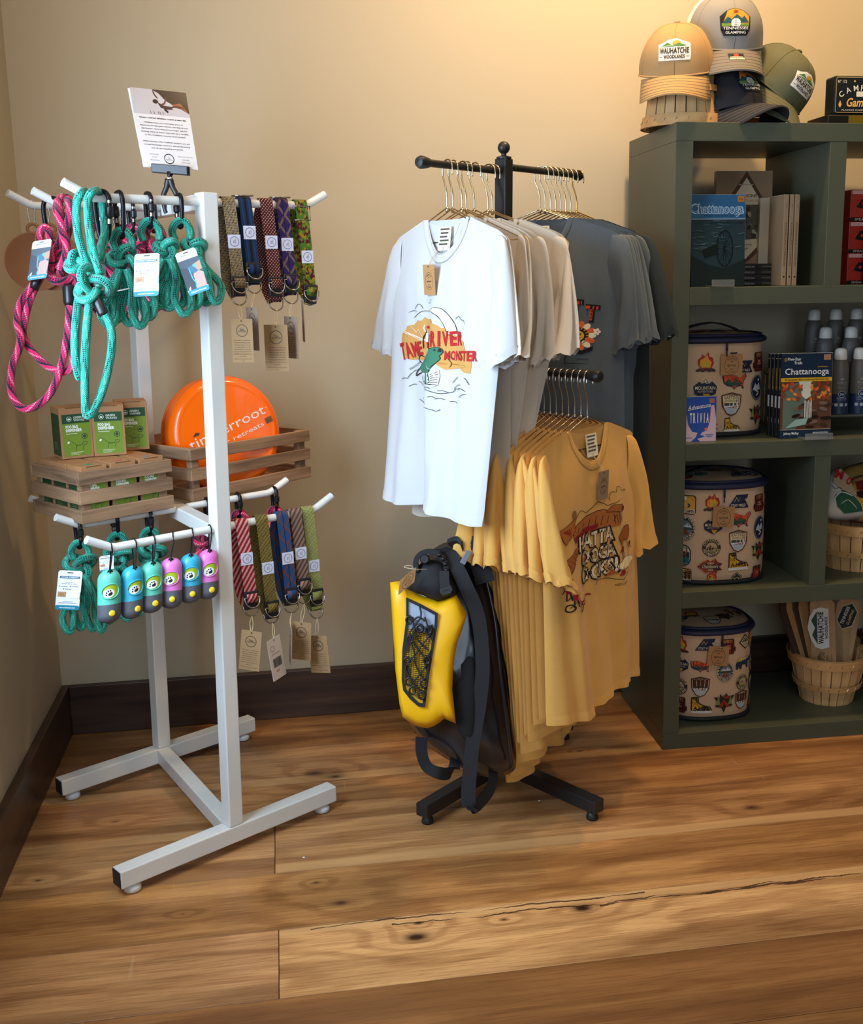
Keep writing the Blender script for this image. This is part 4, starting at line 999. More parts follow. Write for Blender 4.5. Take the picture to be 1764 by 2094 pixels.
def hank(label, k, lvl, px, m, h=.062, seed=0, nl=4, drop=.20, w=.045, cuff=True, tagc=None, group=None, dx=0, knot=1.0, dz=0, kside=0):
    """a leash gathered into a hank and hung on an arm by its carabiner"""
    r = random.Random(seed); p, D = arm_at(k, lvl, px); p = p+UPV*(AR+.0035)+V(0, 0, dz)
    t = thing('dog_leash', label, 'leash', p-UPV*(AR+.0035), group=group)
    nb = facing(p); ax = V(0, 0, 1).cross(nb).normalized()      # ax = to the right seen from the camera
    axc = (ax*.35+nb*.9).normalized()
    carabiner(t, p, h, axc, tr=.0036, gate=1 if seed % 2 else -1)
    a = p-UPV*(h-.006)+nb*.002
    # small loop through the clip
    lp = [a-UPV*.028+ax*.016, a-UPV*.012+ax*.017, a+UPV*.004+ax*.008+nb*.004, a+UPV*.004-ax*.006+nb*.003, a-UPV*.012-ax*.016, a-UPV*.030-ax*.012]
    rope = M(); rope.tube(spl(lp, 6), RR, 12)
    kc = a-UPV*.045+ax*kside
    if knot: rope.tube(knot_pts(kc, .021*knot, ax, seed), RR*1.02, 12, closed=True)
    top = kc-UPV*.018; bz = p.z-drop
    for i in range(nl):
        f = (i+.5)/nl-.5; x0 = f*w*.35; x1 = f*w*1.5+r.uniform(-.004, .004); wd = w*(.34+.1*r.random()); b = bz+r.uniform(0, .018)+abs(f)*.02
        nn = nb*(.010*math.cos(i*2.1)+.006)
        H = top.z-b
        q = [top+ax*x0+nn, top+ax*(x0+x1)*.5-UPV*H*.35+nn*1.2, top+ax*(x1-wd*.45)-UPV*H*.72+nn*1.6, top+ax*(x1-wd*.1)-UPV*H+nn*1.7, top+ax*(x1+wd*.4)-UPV*(H*.93)+nn*1.2, top+ax*(x1+wd*.5)-UPV*H*.62+nn*.4, top+ax*(x0+x1)*.55-UPV*H*.28-nn*.3, top+ax*x0*.8-nn*.6]
        rope.tube(spl(q, 6), RR, 12)
    obj('rope', rope, m, t, True)
    if cuff:
        c0 = top-UPV*.002+ax*.008+nb*.010; obj('cuff_sleeve', M().tube([c0+UPV*.012, c0, c0-UPV*.022+ax*.003, c0-UPV*.03+ax*.004], [.007, .0092, .0088, .0075], 12), HS, t, True)
        z0 = top-UPV*.036; obj('zip_tie', M().tube([z0+ax*.022*math.cos(a_)+nb*(.018*math.sin(a_)+.006)+UPV*.004*math.cos(a_) for a_ in [2*PI*i/20 for i in range(20)]], .0014, 6, closed=True), ZIP, t, True)
    if tagc:
        (x0, y0), (x1, y1), (x2, y2), dd, kind = tagc
        leash_tag(t, P(x0, y0, D+dd), P(x1, y1, D+dd), P(x2, y2, D+dd), kind)
    return t
def pxrope(pts, D): return spl([P(a[0], a[1], D+(a[2] if len(a) > 2 else 0)) for a in pts], 7)
GT = 'teal rope leashes on the display rack'; GP = 'pink rope leashes on the display rack'
# the large teal leash with a long hanging handle
p, D = arm_at('f', 1, 190); t = thing('dog_leash', 'largest teal rope leash, its long handle loop hanging lowest, front of the upper arm', 'leash', p, group=GT)
nb = facing(p); ax = V(0, 0, 1).cross(nb).normalized()
rp_ = M()
F_ = D-.035
rp_.tube(pxrope([(186, 560, .01), (172, 525), (160, 480), (156, 440), (158, 410), (165, 396), (172, 392, .02), (178, 398, .045), (181, 430, .06), (186, 500, .06), (192, 545, .04)], F_), RR, 12)
rp_.tube(pxrope([(205, 560, -.01), (192, 520), (184, 480), (180, 440), (180, 408), (187, 394), (196, 390, .02), (205, 398, .045), (211, 430, .06), (214, 480, .05), (204, 530, .03)], F_), RR, 12)
rp_.tube(knot_pts(P(188, 583, F_-.004), .030, ax, 1, .9, 60), RR*1.05, 12, closed=True)
rp_.tube(knot_pts(P(156, 538, F_+.02), .017, ax, 4, .9), RR, 12, closed=True)
rp_.tube(pxrope([(172, 575, -.006), (161, 610), (156, 650), (153, 690), (154, 730), (160, 766), (166, 770, .01), (172, 740, .03), (176, 680, .035), (182, 620, .03)], F_), RR, 12)
rp_.tube(pxrope([(186, 600, .0), (180, 640, -.01), (176, 700, -.012), (174, 760, -.01), (174, 810, -.005), (176, 845), (183, 849), (193, 838, .005), (207, 805, .01), (219, 765, .012), (227, 725, .012), (229, 690, .01), (224, 662, .006), (214, 643)], F_), RR, 12)
rp_.tube(pxrope([(220, 430, .05), (216, 470, .045), (205, 510, .04), (196, 545, .03)], F_), RR, 12)
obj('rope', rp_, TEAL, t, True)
obj('cuff_sleeve', M().tube([P(190, 600, F_), P(198, 612, F_), P(211, 640, F_), P(213, 646, F_)], [.007, .0098, .0095, .0075], 12), HS, t, True)
p2, D2 = arm_at('f', 1, 206); carabiner(t, p2+UPV*(AR+.0035), .085, (ax*.6+nb*.8), tr=.0042)
leash_tag(t, P(206, 520, D+.02), P(217, 524, D+.04), P(203, 612, D+.02), 'warranty')
hank('teal rope leash with a large knot and black cuff, second from the front tip', 'f', 1, 243, TEAL, .080, 2, 5, .245, .062, group=GT, knot=1.25)
hank('teal rope leash with the white warranty card and price sticker, upper arm', 'f', 1, 302, TEAL, .062, 5, 5, .225, .070, group=GT, tagc=((275, 520), (326, 517), (273, 607), -.06, 'warranty'), kside=.028, cuff=False)
hank('teal rope leash with a tilted photo card, nearest the front post', 'f', 1, 366, TEAL, .060, 8, 4, .215, .060, group=GT, tagc=((357, 520), (398, 505), (388, 606), -.06, 'photo'), kside=.022, cuff=False)
# pink leashes
p, D = arm_at('m', 1, 104); t = thing('dog_leash', 'pink rope leash with a photo card and the widest hanging loop, far left', 'leash', p, group=GP); F_ = D-.03
nb = facing(p); ax = V(0, 0, 1).cross(nb).normalized()
carabiner(t, p+UPV*(AR+.0035), .085, (ax*.8+nb*.6), tr=.0042)
rp_ = M()
rp_.tube(pxrope([(80, 500, .01), (82, 475), (92, 465, -.005), (100, 475), (102, 500, .01)], F_), RR, 12)
rp_.tube(pxrope([(84, 560, .0), (62, 590), (42, 620), (35, 655), (42, 690, -.012), (38, 715, -.012), (26, 745, -.008), (22, 785), (29, 818), (50, 836), (78, 828), (104, 802), (122, 760), (134, 708), (140, 664), (142, 625)], F_), RR, 12)
rp_.tube(pxrope([(88, 560, .01), (70, 592, .01), (58, 622, .008), (49, 660, .006), (47, 684, .01), (60, 711, .012), (86, 740, .012), (112, 757, .012), (134, 760, .01), (148, 748, .01), (150, 720, .01), (148, 660, .01), (146, 628, .01)], F_), RR, 12)
rp_.tube(pxrope([(96, 560, .02), (110, 520, .015), (124, 490, .01), (140, 450), (143, 420), (138, 408, .02)], F_), RR*1.05, 12)
rp_.tube(pxrope([(118, 410, .02), (122, 440), (128, 475), (136, 500, .0), (132, 530), (120, 552)], F_), RR*1.05, 12)
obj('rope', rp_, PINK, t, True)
leash_tag(t, P(67, 494, F_-.02), P(106, 488, F_-.02), P(56, 574, F_-.02), 'photo')
obj('cuff_sleeve', M().tube([P(78, 566, F_), P(72, 580, F_), P(66, 590, F_)], [.008, .0095, .0075], 12), HS, t, True)
p, D = arm_at('m', 1, 128); t = thing('dog_leash', 'pink rope leash with a big knot over a black cuff, beside the largest teal one', 'leash', p, group=GP); F_ = D-.02
rp_ = M()
rp_.tube(pxrope([(112, 545), (118, 520), (128, 470), (116, 430), (122, 408), (132, 404, .02), (144, 412, .03), (146, 450, .02), (130, 500, .0), (118, 530)], F_), RR*1.1, 12)
rp_.tube(knot_pts(P(136, 560, F_-.005), .032, ax, 2, .9, 60), RR*1.1, 12, closed=True)
rp_.tube(knot_pts(P(116, 532, F_), .022, ax, 5, .9), RR, 12, closed=True)
rp_.tube(pxrope([(134, 590, .005), (142, 600, .005), (150, 580, .005), (160, 560, .01), (150, 540, .01)], F_), RR, 12)
obj('rope', rp_, PINK, t, True)
obj('cuff_sleeve', M().tube([P(140, 582, F_-.01), P(140, 588, F_-.01), P(142, 618, F_-.01), P(143, 626, F_-.01)], [.0095, .0118, .0115, .009], 14), HS, t, True)
hank('pink rope leash hidden behind the two middle teal leashes', 'm', 1, 198, PINK, .060, 11, 4, .235, .06, group=GP, cuff=False)
hank('pink rope leash behind the teal leash with the warranty card', 'm', 1, 266, PINK, .062, 13, 4, .215, .06, group=GP)
hank('pink rope leash behind the teal leash nearest the front post', 'm', 1, 312, PINK, .060, 14, 4, .225, .06, group=GP, cuff=False)
# lower level
hank('dark teal leash with the warranty card at the left tip of the lower middle arm', 'm', 0, 158, TEAL, .058, 21, 4, .245, .055, group=GT, tagc=((120, 1166), (169, 1168), (112, 1246), -.07, 'warranty'), knot=1.5, cuff=False)
hank('dark teal leash behind the blue and mint bag dispensers, lower middle arm', 'm', 0, 236, TEAL, .055, 24, 4, .235, .055, group=GT, tagc=((203, 1138), (232, 1134), (204, 1170), -.05, 'warranty'), knot=1.4)
hank('dark teal leash hanging under the small crate above the mint dispenser', 'm', 0, 303, TEAL, .058, 27, 3, .16, .04, group=GT, knot=1.4, cuff=False)
hank('pink rope leash behind the white front post on the lower middle arm', 'm', 0, 422, PINK, .055, 31, 4, .15, .05, group=GP, knot=1.3, cuff=False)
hank('pink rope leash behind the red and white dog collar, lower middle arm', 'm', 0, 486, PINK, .055, 33, 4, .20, .05, group=GP, knot=1.2)
hank('pink rope leash behind the blue dog collar, lower middle arm', 'm', 0, 560, PINK, .062, 35, 4, .20, .05, group=GP, knot=1.2)

# tan silicone bowls on the back arm, and dark bowls behind the ropes
def bowl(label, px, col, dx, r=.062, dy=0, tilt=.0, dz=0):
    p, D = arm_at('b', 1, px); t = thing('travel_bowl', label, 'pet bowl', p, group='collapsible travel bowls on the back arm')
    n = (facing(p)+V(tilt, 0, 0)).normalized(); a = V(0, 0, 1).cross(n).normalized(); u = n.cross(a); R = Matrix((a, u, n)).transposed()
    c = p-UPV*(.055+r)+a*dx+n*dy
    m = mat('silicone_'+col, col, .6, spec=.4)
    obj('bowl', M().lathe([(r*.0, 0), (r*.60, 0), (r*.62, .004), (r*.70, .001), (r*.72, .006), (r*.80, .002), (r*.83, .008), (r*.94, .004), (r*.98, .010), (r, .012), (r, .015), (r*.93, .015), (r*.8, .010), (0, .010)][::-1], 44, c, R), m, t, True, auto=.9)
    A = Art(); A.text('rover', 0, -.004, .010, '8a5a34' if col == '8a5730' else '333333'); A.build('bowl_mark', t, frame(c+n*.0102, a, u), lift=.0001)
    tabp = c+u*(r+.006)
    obj('hang_tab', M().tube([tabp+a*.011*math.cos(x)+u*.010*math.sin(x)+n*.012 for x in [2*PI*i/18 for i in range(18)]], .0035, 8, closed=True), m, t, True)
    obj('wire_clip', M().tube([p+UPV*.012+a*.010*math.cos(x)*0+a*.007*math.cos(x)-UPV*(.026-.026*math.sin(x))+n*.002 for x in [2*PI*i/18 for i in range(18)]], .0014, 6, closed=True), SILV, t, True)
bowl('tan round travel bowl hanging at the far left tip of the back arm', 63, '8a5730', 0)
bowl('second tan travel bowl just behind the pink leash with the photo card', 92, '8a5730', .006, dz=0)
bowl('black travel bowl behind the knotted teal leashes on the back arm', 225, '1d1a1a', .02, r=.066)
bowl('third tan travel bowl, behind the teal leash nearest the front post', 252, '8a5730', .035, r=.060)

# clip stand with the folded-back sign card
p = arm_at('m', 1, 330)[0]; base = rp(pm, 1.353)
base = P(348, 404, 2.20)
t = thing('sign_clip_stand', 'black spring clamp with white ball joint holding the climbing rope sign', 'sign holder', base)
mb = M(); 
a_, n_ = CR.copy(), -CF.copy(); a_.z = 0; a_.normalize()
for sg in (-1, 1):
    mb.tube(spl([base+UPV*.036+a_*.002*sg, base+UPV*.020+a_*.006*sg, base+UPV*.004+a_*.013*sg, base-UPV*.022+a_*.0125*sg, base-UPV*.030+a_*.010*sg], 4), [.006]*4+[.0052]*8+[.004]*5, 8, sq=.6)
obj('clamp', mb, BLK, t, True)
jt = P(347, 371, 2.20); obj('ball_joint', M().tube([base+UPV*.034, (base+jt)/2+UPV*.01, jt+UPV*.008], [.0038, .0055, .0042], 12).lathe([(.006*math.sin(x), -.006*math.cos(x)) for x in [PI*i/8 for i in range(9)]], 12, jt-UPV*.004), mat('white_plastic', 'dcdcdc', .4), t, True)
cb = P(347, 348, 2.20)
obj('clip_neck', M().tube([jt+UPV*.004, cb-UPV*.006], [.005, .010], 10, sq=.6), BLK, t, True)
rr_ = (P(385, 350, 2.20)-P(311, 344, 2.20)).normalized(); uu_ = (P(312, 340, 2.20)-P(315, 352, 2.20)); uu_ = UPV
c0 = (P(312, 343, 2.20)+P(384, 350, 2.20))/2
nn_ = rr_.cross(uu_).normalized(); Rm = Matrix((rr_, nn_, uu_)).transposed()
obj('grip_jaw', M().box(c0+nn_*(-.005), (.076, .006, .018), Rm).box(c0+nn_*(.005), (.072, .005, .017), Rm), BLK, t, bevel=.0012)
obj('grip_strip', M().box(c0+nn_*(-.0082)-UPV*.001, (.060, .001, .006), Rm), mat('amber_strip', '3a2a18', .25), t)
# the sign itself, curved a little, leaning back to the left
tl, tr_, bl, br = P(265, 178, 2.21), P(380, 190, 2.23), P(292, 339, 2.19), P(405, 347, 2.21)
sg = thing('printed_sign', 'white card sign about retired climbing ropes with a climber photo, held in the clip', 'sign', (bl+br)/2)
def sfn(x, y, h):
    nn = ((tr_-tl).cross(tl-bl)).normalized()
    return bl+(br-bl)*x*(1-y)+(tr_-tl)*x*y+(tl-bl)*y+nn*(h+.006*math.sin(y*PI)-.006*math.sin(x*PI)*0)
mb = M(); mb.grid(lambda i, j: sfn(i, j, 0), 4, 12); mb.grid(lambda i, j: sfn(i, j, -.0012), 4, 12, flip=True)
for j in range(12):
    for i, fl in ((0, 0), (1, 1)):
        b0 = len(mb.v); mb.v += [sfn(i, j/12, 0), sfn(i, (j+1)/12, 0), sfn(i, (j+1)/12, -.0012), sfn(i, j/12, -.0012)]; mb.face([b0, b0+1, b0+2, b0+3])
obj('card', mb, mat('glossy_card', 'cfc3bc', .28, spec=.6), sg, True, auto=.6)
# a second leaf just behind gives the card its white left edge
mb = M(); off = V(-.010, .010, 0)
mb.grid(lambda i, j: sfn(i*.12-.045*(j)*(1), j, -.004)+V(0, .004, 0), 2, 10); mb.grid(lambda i, j: sfn(i*.12-.045*(j), j, -.0048)+V(0, .004, 0), 2, 10, flip=True)
obj('rear_leaf', mb, mat('card_white', 'e6e6ea', .5), sg, True)
A = Art(); A.rect(0, .655, 1, 1, 'b3a6a2'); A.poly([(.38, 1), (1, 1), (1, .70), (.86, .76), (.74, .80), (.60, .86), (.50, .95)], '2b1d1c'); A.poly([(1, .70), (.9, .75), (.78, .77), (.70, .81), (.86, .84)], '8a4a30')
A.line([(.40, .99), (.42, .93), (.47, .88)], .025, '4a2a22', 2); A.line([(.62, .90), (.58, .82), (.52, .80)], .025, '5a3026', 2); A.ell(.42, .835, .05, .03, '221414', 12); A.poly([(.45, .83), (.55, .79), (.68, .78), (.72, .745), (.60, .735), (.5, .755)], '3a2220')
A.line([(.66, .76), (.78, .79), (.92, .77)], .02, '3a2220', 2); A.line([(.56, .74), (.62, .70)], .03, '241818')
for x in (.30, .36, .44, .47, .52): A.line([(x, .70), (x+.01, .665)], .010, '6a5a56')
A.text('Giving retired climbing ropes a new life', .5, .600, .017, '2a2222', w=.84, bold=.03)
ln = ['Climbing ropes are a necessary piece of', 'equipment for any sport climber, but they do not', 'last forever. Once they are no longer safe for', 'climbing, many of these ropes end up in landfills,', 'so Fits Outfitters recycles them instead.', '', 'When you buy a Fits Outfitters product, you are', 'not just becoming a customer, you are becoming', 'part of our recycling ecosystem.']
for k, l in enumerate(ln):
    if l: A.text(l, .5, .540-k*.040, .016, '332a2a', w=min(.86, .0178*len(l)), bold=.012)
A.ring(.5, .105, .09, .062, .010, '2a2222'); A.text('Fits', .5, .110, .014, '2a2222'); A.text('OUTFITTERS', .5, .088, .010, '2a2222', w=.12)
for k, (a1, b1) in enumerate((('Small business', 'Made in Salt Lake City'), ('Handmade', 'Sustainable'), ('Upcycled ropes', 'Eco-friendly'))): A.text(a1, .24, .145-k*.035, .012, '443a3a', w=.012*len(a1)*1.0, bold=0); A.text(b1, .80, .135-k*.035, .012, '443a3a', w=.012*len(b1), bold=0)
A.build('sign_print', sg, sfn, edge=.12, lift=.00004, base=.0002, rough=.3)

# ------------------------------------------------------------------ dog collars
LBL = mat('woven_label', 'c9c8d6', .8)
def collar(label, k, lvl, pxt, ptop, plow, m, ylab, ydee, ytag, level, tagkind='kraft', slider=False, tagdx=0, tagrot=0, w=.0265, twist=.35, tagw=.044, tagh=.084):
    """webbing loop over an arm; ptop/plow = pixel rows of the fold and of the lower end of the front run"""
    p, D = arm_at(k, lvl, pxt); t = thing('dog_collar', label, 'dog collar', p, group='rope-pattern dog collars on the %s right arm' % level)
    nb = facing(p); ax = V(0, 0, 1).cross(nb).normalized(); sd = (FR*.80+ax*.35).normalized(); nf = V(0, 0, 1).cross(sd).normalized()*-1
    nf = sd.cross(V(0, 0, 1)).normalized()
    if nf.dot(nb) < 0: nf = -nf
    mpp = D/FPX; L = (plow-ptop)*mpp*1.02
    def q(dx, dz, dn): return p+sd*dx+UPV*(AR+.002+dz)+nf*dn
    drift = .012
    fr_ = [q(0, -.012, -.0115), q(0, -.004, -.009), q(0, 0, -.003), q(0, 0, .004), q(0, -.004, .0095), q(0, -.012, .0115)]
    fr_ += [q(drift*f, -.012-(L-.012)*f, .0115+.002*math.sin(f*3)) for f in (.15, .3, .45, .6, .75, .9, 1.0)]
    pts = spl(fr_, 3)
    st = obj('webbing', M().ribbon(pts, w, sd, .0024), m, t, True, auto=.8)
    bk = spl([q(0, -.012, -.0115), q(-.006, -.05, -.016), q(-.004, -L*.5, -.020), q(.002, -L*.85, -.014), q(drift, -L-.005, -.004)], 4)
    obj('back_run', M().ribbon(bk, w, sd, .0024), m, t, True, auto=.8)
    def at(py, dn=.0168):
        f = (py-ptop)/(plow-ptop); return q(drift*f, -L*f, dn)
    c = at(ylab, .0155); s2 = .0128
    lf = frame(c, sd, V(0, 0, 1)); n0 = 1 if sd.cross(V(0, 0, 1)).dot(nf) > 0 else -1
    def fn(x, y, h): return c+sd*x+UPV*y+nf*h
    b = M(); b.prism([(-s2, -s2), (s2, -s2), (s2, s2), (-s2, s2)], fn, -.0004, .0006); pl = obj('woven_patch', b, LBL, t)
    A = Art(); A.ring(0, 0, .0095, .0095, .0009, '2c2a34', 24); A.text('Fits', 0, 0, .0030, '3a3640', rot=PI/2); A.push(.0032, 0).text('OUTFITTERS', 0, 0, .0018, '3a3640', rot=PI/2, w=.010).pop()
    A.build('patch_print', pl, fn, lift=.00008, base=.0008)
    # bar tack, buckle, D rings
    y1 = ydee-12 if True else ydee
    obj('stitching', M().ribbon([at(ydee-24, .0132)+UPV*.0012, at(ydee-24, .0132)-UPV*.0012], w*.9, sd, .0010), mat('black_thread', '121014', .8), t)
    bu = at(ydee-4, .014); Rb = Matrix((sd, nf, UPV)).transposed()
    obj('buckle', M().box(bu, (w*1.25, .009, .011), Rb).box(bu-UPV*.020-nf*.003, (w*1.05, .008, .028), Rb), BLK, t, bevel=.0025)
    def dring(cc, r, nm='d_ring', dn=.006):
        a = [cc+sd*(-r)+UPV*.003]+[cc+sd*(r*math.cos(x))-UPV*(r*math.sin(x)*1.05-.0)+nf*dn*math.sin(x) for x in [PI-PI*i/14 for i in range(15)]]+[cc+sd*r+UPV*.003]
        return obj(nm, M().tube(a, .0015, 8, closed=True), SILV, t, True)
    dring(at(ydee+6, .019), .0165)
    lw = at(ydee+3, .0185); obj('ring_loop', M().ribbon([lw+UPV*.008, lw+nf*.003, lw-UPV*.010], w*.86, sd, .003), m, t, True)
    low = at(plow, .006); dring(low-UPV*.004, .0165, 'tag_ring')
    obj('lower_loop', M().ribbon([low+UPV*.018, low+nf*.003, low-UPV*.004], w*.9, sd, .0035), m, t, True)
    if slider:
        sc_ = q(0, .0 if slider == 1 else -.026, .0125 if slider == 2 else 0)+(UPV*.004 if slider == 1 else V(0, 0, 0))
        hh = .010 if slider == 1 else .014; u2 = nf if slider == 1 else UPV
        obj('slider', M().tube([sc_+sd*(w*.68*a)+u2*hh*b for a, b in ((-1, -1), (1, -1), (1, 1), (-1, 1))], .0016, 8, closed=True), SILV, t, True)
    if tagkind:
        tp = P(tpx(low)[0]+tagdx, ytag, D-.01); c_, q_ = math.cos(tagrot), math.sin(tagrot)
        if tagkind == 'kraft': r_ = ax*.92+nb*.38; u_ = UPV*c_+ax*q_; hh, cc = tagh, '94744e'
        elif tagkind == 'pale': r_ = ax*.55+nb*.83; u_ = UPV*c_+ax*q_; hh, cc = tagh, '8d7562'
        elif tagkind == 'edge': r_ = ax*.10+nb*.99; u_ = UPV*c_+ax*q_; hh, cc = tagh, '8d7562'
        else: r_ = ax*.62-nb*.78; u_ = UPV*c_+ax*q_; hh, cc = tagh, 'c9beb4'
        r_ = (r_-u_*r_.dot(u_)/u_.dot(u_)).normalized()
        def content(A, w_, h_):
            if tagkind == 'code':
                A.ring(w_*.32, h_*.76, w_*.14, w_*.14, .0008, '2a2622'); A.rect(w_*.2, h_*.62, w_*.8, h_*.63, '4a4642')
                x = w_*.2
                rr = random.Random(3)
                while x < w_*.78: ww = rr.choice((.0004, .0008, .0013)); A.rect(x, h_*.30, x+ww, h_*.52, '2a2622'); x += ww+rr.choice((.0005, .0009))
                A.text('$28', w_*.45, h_*.18, .005, 'b0603a')
            else:
                A.ring(w_/2, h_*.73, w_*.27, w_*.27, .0012, '2a2622'); A.text('Fits', w_/2, h_*.735, .0045, '3a342e'); A.text('OUTFITTERS', w_/2, h_*.695, .0034, '3a342e', w=w_*.4)
                for i, l in enumerate(('This collar is made from', 'retired climbing rope.', 'Climbing ropes are not', 'biodegradable, so up-', 'cycling them is a great', 'way to keep them out of', 'landfills and give them a', 'new life.')): A.text(l, w_/2, h_*(.50-.052*i), h_*.022, '3a342e', w=w_*.034*len(l), bold=.0)
                A.text('Made in Salt Lake City, Utah', w_/2, h_*.075, h_*.018, '3a342e', w=w_*.8, bold=0); A.text('M  $28', w_/2, h_*.03, h_*.016, '3a342e', bold=0)
        kraft_tag(t, tp, r_, u_, tagw, hh, low-UPV*.020+nf*.004, world=True, col=cc, content=content)
    return t
W1 = web_mat('tan_weave', ((.62, .55, .42), (.10, .11, .17), (.75, .55, .16)), 'weave')
W2 = web_mat('blue_stripe', ((.06, .15, .28), (.02, .03, .07), (.2, .35, .5)), 'stripe')
W3 = web_mat('maroon_dots', ((.28, .02, .04), (.75, .62, .55), (.1, .0, .0)), 'dots')
W4 = web_mat('purple_plaid', ((.16, .06, .30), (.46, .36, .26), (.08, .04, .12)), 'plaid')
W5 = web_mat('camo_multi', ((.30, .46, .12), (.34, .03, .04), (.62, .50, .10)), 'camo')
W6 = web_mat('red_white', ((.62, .05, .09), (.82, .68, .66), (.4, .02, .05)), 'zig')
W7 = web_mat('olive_weave', ((.50, .42, .13), (.22, .17, .10), (.62, .55, .3)), 'weave')
W8 = web_mat('blue_rust', ((.13, .26, .42), (.42, .22, .15), (.06, .13, .25)), 'plaid')
W9 = web_mat('beige_green', ((.55, .45, .38), (.16, .17, .13), (.5, .2, .18)), 'zig')
W10 = web_mat('lime_weave', ((.62, .62, .34), (.42, .42, .22), (.68, .68, .45)), 'weave')
U = 'upper'
collar('tan and navy woven dog collar beside the front post, kraft tag below', 'f', 1, 463, 411, 602, W1, 498, 576, 652, U, tagdx=6)
collar('denim blue striped dog collar with a steel slider at its top', 'f', 1, 496, 404, 570, W2, 472, 540, 628, U, 'pale', slider=1, tagdx=-4, tagw=.040)
collar('maroon dog collar with pale dots and the largest kraft tag', 'f', 1, 540, 415, 614, W3, 500, 578, 664, U, tagw=.050, tagh=.092)
collar('purple and tan plaid dog collar with a slider on the arm', 'f', 1, 572, 408, 592, W4, 496, 563, 647, U, 'pale', slider=1, tagw=.046)
collar('green, red and yellow patterned dog collar at the arm tip', 'f', 1, 611, 414, 600, W5, 525, 590, 614, U, 'edge', slider=2, tagdx=-14, tagw=.040)
U = 'lower'
collar('red and white zigzag dog collar beside the front post, lower arm', 'f', 0, 490, 1074, 1255, W6, 1154, 1232, 1290, U, tagdx=2, tagrot=.12)
collar('mustard woven dog collar with a white barcode tag', 'f', 0, 531, 1064, 1268, W7, 1171, 1250, 1305, U, 'code', tagdx=4, tagrot=-.12, tagh=.088)
collar('blue dog collar with rust diagonal lines, tag seen edge on', 'f', 0, 573, 1056, 1246, W8, 1150, 1222, 1280, U, 'edge', tagrot=.05)
collar('beige and green diagonal dog collar, fourth on the lower arm', 'f', 0, 600, 1052, 1228, W9, 1141, 1203, 1272, U, tagdx=-4, tagrot=.05)
collar('lime green dog collar at the tip of the lower arm', 'f', 0, 625, 1046, 1258, W10, 1166, 1224, 1300, U, tagdx=2, tagrot=-.06)

